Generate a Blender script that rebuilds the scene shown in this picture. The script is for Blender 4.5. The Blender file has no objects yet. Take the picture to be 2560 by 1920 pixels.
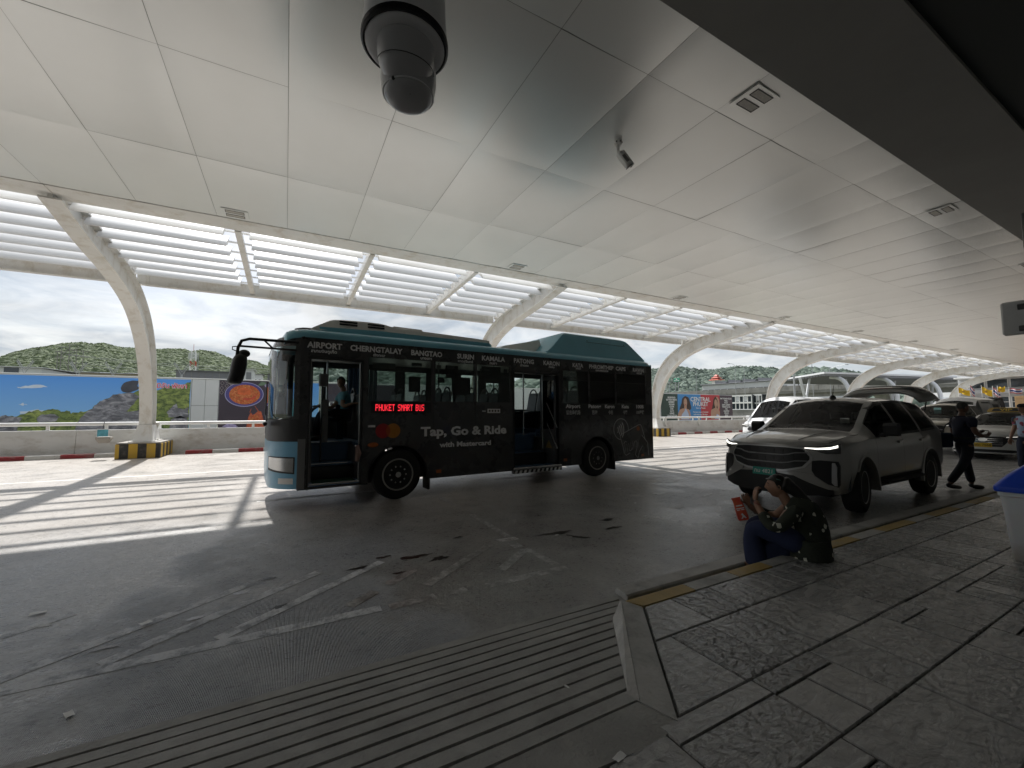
import bpy, bmesh, math, random
import numpy as np
from mathutils import Vector, Matrix, noise as mnoise
random.seed(7)
S = bpy.context.scene
COL = S.collection
D = bpy.data
R = math.radians
PI = math.pi

# ------------------------------------------------------------------ camera, world, sun, exposure
cd = D.cameras.new("camera")
cam = D.objects.new("camera", cd)
COL.objects.link(cam)
cd.sensor_width = 36.0
cd.lens = 14.6
cd.clip_start = 0.05
cd.clip_end = 6000
cam.matrix_world = (Matrix.Translation((0, 0, 1.52)) @ Matrix.Rotation(R(-28.5), 4, 'Z')
                    @ Matrix.Rotation(R(94.0), 4, 'X') @ Matrix.Rotation(-0.003, 4, 'Z'))
S.camera = cam

SUN_DIR = Vector((0.10, -0.87, -1.0)).normalized()      # travel direction of the sunlight
sun_el = math.asin(-SUN_DIR.z)
world = D.worlds.new("World")
S.world = world
world.use_nodes = True
nt = world.node_tree
nt.nodes.clear()
def WN(t, **kw):
    n = nt.nodes.new(t)
    for k, v in kw.items(): setattr(n, k, v)
    return n
out = WN('ShaderNodeOutputWorld'); bg = WN('ShaderNodeBackground')
sky = WN('ShaderNodeTexSky', sky_type='NISHITA', sun_disc=False)
sky.sun_elevation = sun_el
sky.sun_rotation = math.atan2(-SUN_DIR.x, -SUN_DIR.y)
sky.air_density = 1.0; sky.dust_density = 2.5; sky.ozone_density = 1.0
tc = WN('ShaderNodeTexCoord'); sep = WN('ShaderNodeSeparateXYZ')
nt.links.new(tc.outputs['Generated'], sep.inputs[0])
def WM(op, a, b=None, c=None):
    n = WN('ShaderNodeMath', operation=op)
    for i, x in enumerate((a, b, c)):
        if x is None: continue
        if isinstance(x, (int, float)): n.inputs[i].default_value = x
        else: nt.links.new(x, n.inputs[i])
    return n.outputs[0]
zz = WM('ADD', WM('MAXIMUM', sep.outputs[2], 0.0), 0.16)
cx_ = WM('DIVIDE', sep.outputs[0], zz); cy_ = WM('DIVIDE', sep.outputs[1], zz)
comb = WN('ShaderNodeCombineXYZ')
nt.links.new(cx_, comb.inputs[0]); nt.links.new(cy_, comb.inputs[1]); comb.inputs[2].default_value = 3.7
n1 = WN('ShaderNodeTexNoise'); n1.inputs['Scale'].default_value = 1.15; n1.inputs['Detail'].default_value = 9; n1.inputs['Roughness'].default_value = .56; n1.inputs['Distortion'].default_value = .35
nt.links.new(comb.outputs[0], n1.inputs['Vector'])
r1 = WN('ShaderNodeValToRGB'); r1.color_ramp.elements[0].position = .34; r1.color_ramp.elements[1].position = .58
nt.links.new(n1.outputs[0], r1.inputs[0])
n2 = WN('ShaderNodeTexNoise'); n2.inputs['Scale'].default_value = 2.6; n2.inputs['Detail'].default_value = 9; n2.inputs['Roughness'].default_value = .6; n2.inputs['Distortion'].default_value = .5
comb2 = WN('ShaderNodeVectorMath', operation='ADD'); comb2.inputs[1].default_value = (5.2, 1.3, 8.1)
nt.links.new(comb.outputs[0], comb2.inputs[0]); nt.links.new(comb2.outputs[0], n2.inputs['Vector'])
r2 = WN('ShaderNodeValToRGB')
r2.color_ramp.elements[0].position = .30; r2.color_ramp.elements[0].color = (2.55, 2.95, 3.4, 1)
r2.color_ramp.elements[1].position = .62; r2.color_ramp.elements[1].color = (4.75, 4.85, 4.9, 1)
nt.links.new(n2.outputs[0], r2.inputs[0])
mx = WN('ShaderNodeMix', data_type='RGBA')
mf = WM('MULTIPLY_ADD', r1.outputs[0], 0.34, 0.66)
nt.links.new(mf, mx.inputs[0]); nt.links.new(sky.outputs[0], mx.inputs[6]); nt.links.new(r2.outputs[0], mx.inputs[7])
nt.links.new(mx.outputs[2], bg.inputs[0])
bg.inputs[1].default_value = 0.052
nt.links.new(bg.outputs[0], out.inputs[0])

sl = D.lights.new("sun", 'SUN'); sl.energy = 2.0; sl.angle = R(1.0); sl.color = (1, .985, .96)
so = D.objects.new("sun", sl); COL.objects.link(so)
so.rotation_euler = SUN_DIR.to_track_quat('-Z', 'Y').to_euler()
S.view_settings.view_transform = 'Standard'
S.view_settings.look = 'None'
S.view_settings.exposure = 1.75
S.view_settings.gamma = 1.0
S.view_settings.use_curve_mapping = False
S.cycles.max_bounces = 12; S.cycles.diffuse_bounces = 8; S.cycles.glossy_bounces = 4
S.cycles.transparent_max_bounces = 12; S.cycles.transmission_bounces = 4
S.cycles.sample_clamp_indirect = 8.0
S.cycles.use_denoising = True

# ------------------------------------------------------------------ materials
def mat(name, col, rough=.5, metal=0.0, var=.0, vs=3.0, bump=0.0, bs=30.0, coat=0.0, spec=.5, world_co=False, emit=None, es=0, stretch=None, dirt=None, ds=1.0, rvar=0.0):
    m = D.materials.new(name); m.use_nodes = True
    t = m.node_tree; b = t.nodes['Principled BSDF']; L = t.links.new
    b.inputs['Base Color'].default_value = (*col, 1); b.inputs['Roughness'].default_value = rough
    b.inputs['Metallic'].default_value = metal; b.inputs['Coat Weight'].default_value = coat
    b.inputs['Coat Roughness'].default_value = .05
    b.inputs['Specular IOR Level'].default_value = spec
    if emit:
        b.inputs['Emission Color'].default_value = (*emit, 1); b.inputs['Emission Strength'].default_value = es
    if var or bump or dirt or rvar:
        if world_co:
            g = t.nodes.new('ShaderNodeNewGeometry'); v = g.outputs['Position']
        else:
            g = t.nodes.new('ShaderNodeTexCoord'); v = g.outputs['Object']
        if stretch:
            mp = t.nodes.new('ShaderNodeMapping'); mp.inputs['Scale'].default_value = stretch; L(v, mp.inputs[0]); v = mp.outputs[0]
        n = t.nodes.new('ShaderNodeTexNoise'); n.inputs['Scale'].default_value = vs; n.inputs['Detail'].default_value = 7; n.inputs['Roughness'].default_value = .6
        L(v, n.inputs['Vector'])
        cur = None
        if var:
            r = t.nodes.new('ShaderNodeMapRange'); r.inputs[1].default_value = .25; r.inputs[2].default_value = .75
            r.inputs[3].default_value = 1 - var; r.inputs[4].default_value = 1 + var
            L(n.outputs[0], r.inputs[0])
            h = t.nodes.new('ShaderNodeVectorMath'); h.operation = 'SCALE'; h.inputs[0].default_value = col; L(r.outputs[0], h.inputs['Scale'])
            L(h.outputs[0], b.inputs['Base Color']); cur = h.outputs[0]
        if rvar:
            r = t.nodes.new('ShaderNodeMapRange'); r.inputs[1].default_value = .3; r.inputs[2].default_value = .7
            r.inputs[3].default_value = max(.02, rough - rvar); r.inputs[4].default_value = min(1, rough + rvar)
            L(n.outputs[0], r.inputs[0]); L(r.outputs[0], b.inputs['Roughness'])
        if dirt:
            n3 = t.nodes.new('ShaderNodeTexNoise'); n3.inputs['Scale'].default_value = ds; n3.inputs['Detail'].default_value = 9; n3.inputs['Roughness'].default_value = .7
            L(v, n3.inputs['Vector'])
            cr = t.nodes.new('ShaderNodeValToRGB'); cr.color_ramp.elements[0].position = .5; cr.color_ramp.elements[1].position = .72
            L(n3.outputs[0], cr.inputs[0])
            mm = t.nodes.new('ShaderNodeMix'); mm.data_type = 'RGBA'
            L(cr.outputs[0], mm.inputs[0])
            if cur: L(cur, mm.inputs[6])
            else: mm.inputs[6].default_value = (*col, 1)
            mm.inputs[7].default_value = (*dirt, 1); L(mm.outputs[2], b.inputs['Base Color'])
        if bump:
            n2 = t.nodes.new('ShaderNodeTexNoise'); n2.inputs['Scale'].default_value = bs; n2.inputs['Detail'].default_value = 6
            L(v, n2.inputs['Vector'])
            bp = t.nodes.new('ShaderNodeBump'); bp.inputs['Strength'].default_value = bump; bp.inputs['Distance'].default_value = .02
            L(n2.outputs[0], bp.inputs['Height']); L(bp.outputs[0], b.inputs['Normal'])
    return m

def thin_glass(name, tint, refl=1.0, ior=1.5, rough=0.0):
    m = D.materials.new(name); m.use_nodes = True; t = m.node_tree; t.nodes.clear(); L = t.links.new
    o = t.nodes.new('ShaderNodeOutputMaterial'); mix = t.nodes.new('ShaderNodeMixShader')
    tr = t.nodes.new('ShaderNodeBsdfTransparent'); tr.inputs[0].default_value = (*tint, 1)
    gl = t.nodes.new('ShaderNodeBsdfGlossy'); gl.inputs['Roughness'].default_value = rough; gl.inputs[0].default_value = (refl, refl, refl, 1)
    f = t.nodes.new('ShaderNodeFresnel'); f.inputs[0].default_value = ior
    L(f.outputs[0], mix.inputs[0]); L(tr.outputs[0], mix.inputs[1]); L(gl.outputs[0], mix.inputs[2]); L(mix.outputs[0], o.inputs[0])
    return m

class NT:
    """tiny node helper for the bigger ground materials"""
    def __init__(s, name):
        s.m = D.materials.new(name); s.m.use_nodes = True; s.t = s.m.node_tree; s.b = s.t.nodes['Principled BSDF']
        g = s.t.nodes.new('ShaderNodeNewGeometry'); s.pos = g.outputs['Position']
        c = s.t.nodes.new('ShaderNodeTexCoord'); s.obj = c.outputs['Object']
        s.L = s.t.links.new
    def _in(s, sock, v):
        if isinstance(v, (int, float)): sock.default_value = v
        elif isinstance(v, tuple): sock.default_value = v if len(v) != 3 or sock.type == 'VECTOR' else (*v, 1)
        else: s.L(v, sock)
    def noise(s, sc, det=6, ro=.6, vec=None, dist=0, out=0):
        n = s.t.nodes.new('ShaderNodeTexNoise'); n.inputs['Scale'].default_value = sc; n.inputs['Detail'].default_value = det
        n.inputs['Roughness'].default_value = ro; n.inputs['Distortion'].default_value = dist
        s.L(vec or s.pos, n.inputs['Vector']); return n.outputs[out]
    def map(s, vec, scale=(1, 1, 1), rot=(0, 0, 0), loc=(0, 0, 0)):
        n = s.t.nodes.new('ShaderNodeMapping'); n.inputs['Scale'].default_value = scale; n.inputs['Rotation'].default_value = rot; n.inputs['Location'].default_value = loc
        s.L(vec, n.inputs[0]); return n.outputs[0]
    def math(s, op, a, b=0.0, c=0.0):
        n = s.t.nodes.new('ShaderNodeMath'); n.operation = op
        for i, v in enumerate((a, b, c)): s._in(n.inputs[i], v)
        return n.outputs[0]
    def ramp(s, v, stops):
        n = s.t.nodes.new('ShaderNodeValToRGB'); e = n.color_ramp.elements
        while len(e) < len(stops): e.new(.5)
        for i, (p, c) in enumerate(stops):
            e[i].position = p; e[i].color = (c, c, c, 1) if isinstance(c, (int, float)) else (*c, 1)
        s.L(v, n.inputs[0]); return n.outputs[0]
    def mix(s, f, a, b, mode='MIX'):
        n = s.t.nodes.new('ShaderNodeMix'); n.data_type = 'RGBA'; n.blend_type = mode
        s._in(n.inputs[0], f)
        for i, v in ((6, a), (7, b)):
            if isinstance(v, (int, float)): v = (v, v, v)
            if isinstance(v, tuple): n.inputs[i].default_value = (*v[:3], 1)
            else: s.L(v, n.inputs[i])
        return n.outputs[2]
    def sep(s, v):
        n = s.t.nodes.new('ShaderNodeSeparateXYZ'); s.L(v, n.inputs[0]); return n.outputs
    def wave(s, sc, dist, vec=None, det=3, dsc=1, kind='BANDS', d='X', ro=.5):
        n = s.t.nodes.new('ShaderNodeTexWave'); n.wave_type = kind
        if kind == 'BANDS': n.bands_direction = d
        n.inputs['Scale'].default_value = sc; n.inputs['Distortion'].default_value = dist; n.inputs['Detail'].default_value = det; n.inputs['Detail Scale'].default_value = dsc
        n.inputs['Detail Roughness'].default_value = ro
        s.L(vec or s.pos, n.inputs['Vector']); return n.outputs[1]
    def bump(s, h, st, dist=.02, prev=None):
        n = s.t.nodes.new('ShaderNodeBump'); s._in(n.inputs['Strength'], st); n.inputs['Distance'].default_value = dist
        s.L(h, n.inputs['Height'])
        if prev: s.L(prev, n.inputs['Normal'])
        return n.outputs[0]
    def rand(s):
        n = s.t.nodes.new('ShaderNodeObjectInfo'); return n.outputs['Random']
    def set(s, **kw):
        for k, v in kw.items(): s._in(s.b.inputs[k.replace('_', ' ')], v)
        return s.m

# ------------------------------------------------------------------ mesh builder
class MB:
    def __init__(s): s.v = []; s.f = []
    def add(s, vs, fs):
        o = len(s.v); s.v += [tuple(p) for p in vs]; s.f += [tuple(i + o for i in f) for f in fs]; return s
    def box(s, x0, x1, y0, y1, z0, z1, b=0.0, M=None):
        if x1 < x0: x0, x1 = x1, x0
        if y1 < y0: y0, y1 = y1, y0
        if z1 < z0: z0, z1 = z1, z0
        b = min(b, (x1-x0)*.45, (y1-y0)*.45, (z1-z0)*.45)
        if b <= 1e-6:
            vs = [(x, y, z) for x in (x0, x1) for y in (y0, y1) for z in (z0, z1)]
            fs = [(0,1,3,2),(4,6,7,5),(0,4,5,1),(2,3,7,6),(0,2,6,4),(1,5,7,3)]
        else:
            vs = []; idx = {}
            X, Y, Z = (x0, x1), (y0, y1), (z0, z1)
            for i in (0,1):
                for j in (0,1):
                    for k in (0,1):
                        sx, sy, sz = (b if i == 0 else -b), (b if j == 0 else -b), (b if k == 0 else -b)
                        for a, p in enumerate(((X[i], Y[j]+sy, Z[k]+sz), (X[i]+sx, Y[j], Z[k]+sz), (X[i]+sx, Y[j]+sy, Z[k]))):
                            idx[i,j,k,a] = len(vs); vs.append(p)
            g = lambda i,j,k,a: idx[i,j,k,a]
            fs = []
            for i in (0,1): fs.append((g(i,0,0,0), g(i,1,0,0), g(i,1,1,0), g(i,0,1,0)) if i else (g(i,0,0,0), g(i,0,1,0), g(i,1,1,0), g(i,1,0,0)))
            for j in (0,1): fs.append((g(0,j,0,1), g(0,j,1,1), g(1,j,1,1), g(1,j,0,1)) if j else (g(0,j,0,1), g(1,j,0,1), g(1,j,1,1), g(0,j,1,1)))
            for k in (0,1): fs.append((g(0,0,k,2), g(1,0,k,2), g(1,1,k,2), g(0,1,k,2)) if k else (g(0,0,k,2), g(0,1,k,2), g(1,1,k,2), g(1,0,k,2)))
            for i in (0,1):
                for j in (0,1): fs.append((g(i,j,0,0), g(i,j,1,0), g(i,j,1,1), g(i,j,0,1)))
            for i in (0,1):
                for k in (0,1): fs.append((g(i,0,k,0), g(i,1,k,0), g(i,1,k,2), g(i,0,k,2)))
            for j in (0,1):
                for k in (0,1): fs.append((g(0,j,k,1), g(1,j,k,1), g(1,j,k,2), g(0,j,k,2)))
            for i in (0,1):
                for j in (0,1):
                    for k in (0,1): fs.append((g(i,j,k,0), g(i,j,k,1), g(i,j,k,2)))
        if M: vs = [tuple(M @ Vector(p)) for p in vs]
        return s.add(vs, fs)
    def loft(s, rings, closed=True, caps=True):
        n = len(rings[0]); vs = [p for r in rings for p in r]; fs = []
        for i in range(len(rings)-1):
            for j in range(n if closed else n-1):
                k = (j+1) % n
                fs.append((i*n+j, i*n+k, (i+1)*n+k, (i+1)*n+j))
        if caps and closed:
            fs.append(tuple(reversed(range(n)))); fs.append(tuple((len(rings)-1)*n + j for j in range(n)))
        return s.add(vs, fs)
    def tube(s, path, r, n=8, caps=True):
        P = [Vector(p) for p in path]; rs = r if isinstance(r, (list, tuple)) else [r]*len(P)
        rings = []; prev = None
        for i, p in enumerate(P):
            t = (P[min(i+1, len(P)-1)] - P[max(i-1, 0)]).normalized()
            if prev is None:
                a = Vector((0,0,1)) if abs(t.z) < .9 else Vector((1,0,0)); u = t.cross(a).normalized()
            else: u = (prev - t*prev.dot(t)).normalized()
            prev = u; w = t.cross(u)
            rings.append([tuple(p + u*math.cos(2*PI*k/n)*rs[i] + w*math.sin(2*PI*k/n)*rs[i]) for k in range(n)])
        return s.loft(rings, True, caps)
    def lathe(s, prof, c, axis='Z', n=24, M=None):
        rings = []
        for r, h in prof:
            ring = []
            for k in range(n):
                a = 2*PI*k/n; x, y = r*math.cos(a), r*math.sin(a)
                p = {'Z': (x, y, h), 'Y': (x, h, y), 'X': (h, x, y)}[axis]
                p = Vector(p)
                if M: p = M @ p
                ring.append((p.x+c[0], p.y+c[1], p.z+c[2]))
            rings.append(ring)
        return s.loft(rings, True, True)
    def sphere(s, c, r, n=12, m=8, sc=(1,1,1)):
        rings = [[(c[0]+r*sc[0]*math.sin(PI*(i+.02)/(m+.04))*math.cos(2*PI*k/n), c[1]+r*sc[1]*math.sin(PI*(i+.02)/(m+.04))*math.sin(2*PI*k/n), c[2]+r*sc[2]*math.cos(PI*(i+.02)/(m+.04))) for k in range(n)] for i in range(m+1)]
        return s.loft(rings)
    def poly(s, pts): return s.add(pts, [tuple(range(len(pts)))])
    def prism(s, pts, d):
        n = len(pts); d = Vector(d); q = [tuple(Vector(p)+d) for p in pts]
        return s.add(list(pts)+q, [tuple(range(n)), tuple(reversed(range(n, 2*n)))] + [(j, j+n, (j+1)%n+n, (j+1)%n) for j in range(n)])
    def grid(s, nx, ny, fn, flip=False):
        vs = [fn(i/(nx-1), j/(ny-1)) for i in range(nx) for j in range(ny)]
        fs = [(i*ny+j, (i+1)*ny+j, (i+1)*ny+j+1, i*ny+j+1) for i in range(nx-1) for j in range(ny-1)]
        return s.add(vs, [tuple(reversed(f)) for f in fs] if flip else fs)
    def mesh(s, name, fix=True):
        me = D.meshes.new(name); me.from_pydata(s.v, [], s.f); me.update()
        if fix:
            bm = bmesh.new(); bm.from_mesh(me); bmesh.ops.recalc_face_normals(bm, faces=bm.faces); bm.to_mesh(me); bm.free()
        return me

def obj(name, mb, m, parent=None, smooth=None, fix=True, loc=None):
    me = mb if isinstance(mb, D.meshes.__class__) or hasattr(mb, 'polygons') else mb.mesh(name, fix)
    if m is not None and not me.materials: me.materials.append(m)
    o = D.objects.new(name, me); COL.objects.link(o)
    if smooth:
        me.polygons.foreach_set('use_smooth', [True]*len(me.polygons))
        try: me.set_sharp_from_angle(angle=R(smooth))
        except Exception: pass
    if parent: o.parent = parent
    if loc: o.location = loc
    return o
def tag(o, label=None, cat=None, group=None, kind=None):
    if label: o['label'] = label
    if cat: o['category'] = cat
    if group: o['group'] = group
    if kind: o['kind'] = kind
    return o
def thing(name, label, cat, loc=(0,0,0), rz=0.0, group=None):
    o = D.objects.new(name, None); COL.objects.link(o); o.empty_display_size = .3
    o.location = loc; o.rotation_euler = (0, 0, rz)
    return tag(o, label, cat, group)
def kids(o): return [c for c in D.objects if c.parent == o]
def dup(o, loc=None, rz=None, parent=None, label=None):
    c = o.copy(); COL.objects.link(c)
    if parent is not None: c.parent = parent
    if loc is not None: c.location = loc
    if rz is not None: c.rotation_euler = (0, 0, rz)
    if label: c['label'] = label
    for k in kids(o): dup(k, parent=c)
    return c
def struct(name, mb, m, parent=None, **kw):
    o = obj(name, mb, m, parent, **kw)
    if parent is None: o['kind'] = 'structure'
    return o
def text_mb(s, size, fn, align='LEFT', width=None, cap=None, bold=0.0, sx=1.0, res=2):
    """lettering as a flat mesh; fn maps (x, y) of the line of text to a point in space"""
    c = D.curves.new('t', 'FONT'); c.body = s; c.size = size; c.resolution_u = res; c.offset = bold; c.align_x = align
    o = D.objects.new('t', c); COL.objects.link(o)
    dg = bpy.context.evaluated_depsgraph_get()
    me = D.meshes.new_from_object(o.evaluated_get(dg))
    vs = [tuple(v.co) for v in me.vertices]; fs = [tuple(p.vertices) for p in me.polygons]
    D.objects.remove(o); D.curves.remove(c); D.meshes.remove(me)
    if vs and width:
        xs = [v[0] for v in vs]; w = max(xs)-min(xs); k = width/w; x0 = min(xs)
        vs = [((v[0]-x0)*k, v[1], 0) for v in vs]
    mb = MB()
    if vs: mb.add([fn(v[0]*sx, v[1]) for v in vs], fs)
    return mb
def spline(keys, n):
    """Catmull-Rom through 2D/3D keys, n points"""
    P = [np.array(k, float) for k in keys]; P = [2*P[0]-P[1]] + P + [2*P[-1]-P[-2]]
    out = []; m = len(P)-3
    for q in range(n):
        t = q/(n-1)*m; i = min(int(t), m-1); f = t-i; a, b, c, d = P[i:i+4]
        out.append(tuple(.5*((2*b)+(c-a)*f+(2*a-5*b+4*c-d)*f*f+(3*b-a-3*c+d)*f**3)))
    return out

# ================================================================== common materials
M = {}
M['steel_white'] = mat('white_painted_steel', (.70, .695, .67), .42, var=.06, vs=1.5, world_co=True, dirt=(.50, .455, .38), ds=2.6, stretch=(1, 1, .6))
M['blade'] = mat('white_louver', (.80, .80, .80), .5, var=.03, vs=1)
M['panel'] = mat('ceiling_panel', (.82, .83, .82), .30, metal=.35, var=.04, vs=.35, world_co=True, spec=.6)
M['dark_joint'] = mat('ceiling_void', (.34, .34, .33), .9)
M['roof'] = mat('roof_sheet', (.4, .4, .4), .6)
M['black'] = mat('black_plastic', (.012, .012, .013), .45)
M['rubber'] = mat('rubber', (.014, .014, .014), .75, var=.2, vs=8)
M['white'] = mat('white_paint', (.75, .75, .74), .45)
M['soffit'] = mat('grey_soffit', (.30, .295, .28), .8, var=.08, vs=1, world_co=True)
M['bounce_wall'] = mat('pale_bounce_wall', (.50, .50, .48), .6)  # unseen terminal wall, made pale to throw light back under the canopy
M['grey'] = mat('grey_metal', (.22, .22, .22), .45)
M['chrome'] = mat('chrome', (.6, .6, .6), .18, metal=1)
M['concrete'] = mat('weathered_concrete', (.33, .31, .28), .8, var=.22, vs=1.2, world_co=True, bump=.2, bs=25, dirt=(.14, .12, .10), ds=.9)
M['barrier'] = mat('white_barrier_paint', (.62, .62, .60), .6, var=.10, vs=1.3, world_co=True, dirt=(.40, .37, .32), ds=1.1, stretch=(1, 1, 2.2))

# ---- road: pale concrete, lane darkened for canopy shade and oil, brushed grooves
n = NT('road_concrete')
p = n.pos; xyz = n.sep(p)
big = n.noise(.35, 6, .6); mid = n.noise(2.2, 8, .65); fine = n.noise(55, 4, .6)
base = n.mix(n.ramp(mid, [(.3, 0.0), (.72, 1.0)]), (.40, .365, .325), (.50, .465, .425))
base = n.mix(n.ramp(fine, [(.35, .35), (.65, 0.0)]), base, (.16, .14, .12))
# kerbside band: canopy shade put into the colour, along with oil and wear
yw = n.math('ADD', xyz[1], n.math('MULTIPLY', n.math('SUBTRACT', n.noise(.5, 5, .6), .5), 1.6))
lane = n.ramp(n.math('DIVIDE', yw, 14.0), [(.40, 1.0), (.58, 0.0)])
dk = n.mix(n.ramp(mid, [(.3, 0.0), (.7, 1.0)]), (.19, .187, .182), (.37, .365, .355))
base = n.mix(n.math('MULTIPLY', lane, .93), base, dk)
pat = n.ramp(n.noise(.8, 8, .7, dist=.4), [(.52, 0.0), (.66, 1.0)])
base = n.mix(n.math('MULTIPLY', pat, .45), base, (.085, .08, .075))
spots = n.ramp(n.noise(2.9, 3, .5, vec=n.map(p, (1, 1.8, 1), loc=(3, 1, 0))), [(.69, 0.0), (.73, 1.0)])
base = n.mix(n.math('MULTIPLY', n.math('MULTIPLY', spots, lane), .75), base, (.018, .016, .015))
pale = n.ramp(n.noise(1.7, 5, .6, vec=n.map(p, (1, 2.2, 1), loc=(9, 4, 0))), [(.66, 0.0), (.72, 1.0)])
base = n.mix(n.math('MULTIPLY', pale, .22), base, (.42, .40, .37))
mot = n.ramp(n.noise(16, 5, .7, vec=n.map(p, (1, 2.0, 1), rot=(0, 0, .25))), [(.40, 0.0), (.62, 1.0)])
base = n.mix(n.math('MULTIPLY', n.math('MULTIPLY', mot, lane), .42), base, (.075, .073, .07))
scuff = n.ramp(n.noise(3.4, 9, .75, vec=n.map(p, (1, 3.0, 1), rot=(0, 0, .5), loc=(4, 2, 0))), [(.55, 0.0), (.70, 1.0)])
base = n.mix(n.math('MULTIPLY', n.math('MULTIPLY', scuff, lane), .30), base, (.30, .29, .28))
groove = n.wave(38, 1.2, vec=n.map(p, (1, .12, 1), rot=(0, 0, .09)), det=1, dsc=2)
gm = n.ramp(n.noise(.45, 4, .6, vec=n.map(p, loc=(7, 2, 0))), [(.40, 0.0), (.62, 1.0)])
hh = n.math('ADD', n.math('MULTIPLY', n.math('MULTIPLY', groove, gm), .55), n.math('ADD', n.math('MULTIPLY', fine, .35), n.math('MULTIPLY', n.noise(14, 5, .65), .9)))
rgh = n.math('ADD', n.math('ADD', n.math('MULTIPLY', mid, .20), .16), n.math('MULTIPLY', mot, .16))
M['road'] = n.set(Base_Color=base, Roughness=rgh, Normal=n.bump(hh, n.math('ADD', n.math('MULTIPLY', lane, .50), .30), .016), Specular_IOR_Level=n.math('ADD', n.math('MULTIPLY', lane, .6), .35))

# ---- stamped slate tiles
n = NT('stamped_slate_tile')
off = n.math('MULTIPLY', n.rand(), 40.0)
cmb = n.t.nodes.new('ShaderNodeCombineXYZ'); n.L(off, cmb.inputs[0]); n.L(n.math('MULTIPLY', n.rand(), 17.0), cmb.inputs[1])
vv = n.t.nodes.new('ShaderNodeVectorMath'); vv.operation = 'ADD'; n.L(n.pos, vv.inputs[0]); n.L(cmb.outputs[0], vv.inputs[1]); pv = vv.outputs[0]
w1 = n.wave(3.2, 9, vec=n.map(pv, (1, 1.6, 1)), det=5, dsc=1.6, ro=.6)
w2 = n.noise(5, 8, .65, vec=n.map(pv, (1, 2.4, 1)), dist=1.2)
col = n.mix(n.ramp(w2, [(.3, 0.0), (.7, 1.0)]), (.25, .25, .253), (.45, .448, .443))
col = n.mix(n.math('MULTIPLY', n.rand(), .45), col, (.30, .295, .29))
hh = n.math('ADD', n.math('MULTIPLY', w1, n.math('MULTIPLY', n.math('FRACT', n.math('MULTIPLY', n.rand(), 3.7)), 1.6)), n.math('ADD', n.math('MULTIPLY', w2, 1.2), n.math('MULTIPLY', n.noise(40, 3, .5), .12)))
bn_ = n.bump(hh, .75, .012); bnode = bn_.node; n.L(n.math('ADD', n.math('MULTIPLY', n.math('FRACT', n.math('MULTIPLY', n.rand(), 7.3)), .80), .28), bnode.inputs['Strength'])
stain = n.ramp(n.noise(1.6, 7, .7), [(.45, 0.0), (.70, 1.0)]); col = n.mix(n.math('MULTIPLY', stain, .45), col, (.15, .145, .14))
M['tile'] = n.set(Base_Color=col, Roughness=n.math('ADD', n.math('MULTIPLY', w2, .34), .10), Normal=bn_)
M['grout'] = mat('tile_bedding', (.07, .068, .066), .85, var=.3, vs=6, world_co=True)
M['ramp'] = mat('ribbed_concrete', (.36, .355, .34), .75, var=.22, vs=4, world_co=True, bump=.35, bs=60, dirt=(.28, .27, .255), ds=2.5)
M['kerb'] = mat('grey_kerb', (.45, .445, .43), .65, var=.22, vs=4, world_co=True, bump=.25, bs=50, dirt=(.2, .195, .185), ds=3)
M['kerb_face'] = mat('pale_kerb_face', (.50, .49, .47), .8, var=.25, vs=5, world_co=True, bump=.5, bs=35)
M['kerb_yellow'] = mat('worn_yellow_paint', (.42, .29, .09), .6, var=.25, vs=5, world_co=True, bump=.2, bs=50, dirt=(.30, .26, .18), ds=5)
n = NT('worn_road_paint')
wear = n.ramp(n.noise(7, 8, .75), [(.40, 0.0), (.55, 1.0)])
ph_ = n.math('ADD', n.math('MULTIPLY', n.wave(38, 1.2, vec=n.map(n.pos, (1, .12, 1), rot=(0, 0, .09)), det=1, dsc=2), .5), n.math('MULTIPLY', n.noise(14, 5, .65), .9))
M['paint'] = n.set(Base_Color=n.mix(wear, (.22, .215, .21), (.82, .815, .805)), Roughness=.28, Specular_IOR_Level=1.0, Normal=n.bump(ph_, .75, .016))
n = NT('faded_road_paint')
wear = n.ramp(n.noise(9, 8, .8), [(.44, 0.0), (.60, 1.0)])
M['paint_faded'] = n.set(Base_Color=n.mix(wear, (.19, .186, .18), (.58, .575, .565)), Roughness=.3, Specular_IOR_Level=1.0, Normal=n.bump(n.noise(14, 5, .65), .6, .012))
n = NT('fresh_road_paint')
M['paint2'] = n.set(Base_Color=n.mix(n.ramp(n.noise(5, 7, .7), [(.3, 0.0), (.5, 1.0)]), (.42, .37, .32), (.68, .66, .63)), Roughness=.6)

# ================================================================== the setting: ground, road, pavement
g = MB(); g.add([(-3000, -3000, -.35), (3000, -3000, -.35), (3000, 3000, -.35), (-3000, 3000, -.35)], [(0,1,2,3)])
struct('ground', g, mat('far_ground', (.13, .14, .09), .95, var=.3, vs=.05, world_co=True))
road = struct('road', MB().box(-60, 150, 1.2, 23.0, -.3, 0), M['road'])
LZ = [0]
def line(pts, w, z=.0015, m='paint', name='painted_line'):
    LZ[0] += 1; z = z+.00012*(LZ[0] % 12)
    mb = MB(); P = [Vector((x, y, 0)) for x, y in pts]; L_, R_ = [], []
    for i, q in enumerate(P):
        t = (P[min(i+1, len(P)-1)]-P[max(i-1, 0)]).normalized(); nrm = Vector((-t.y, t.x, 0))
        L_.append((q.x+nrm.x*w/2, q.y+nrm.y*w/2, z)); R_.append((q.x-nrm.x*w/2, q.y-nrm.y*w/2, z))
    k = len(P); mb.add(L_+R_, [(i, i+k, i+1+k, i+1) for i in range(k-1)])
    return obj(name, mb, M[m], road)
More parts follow.
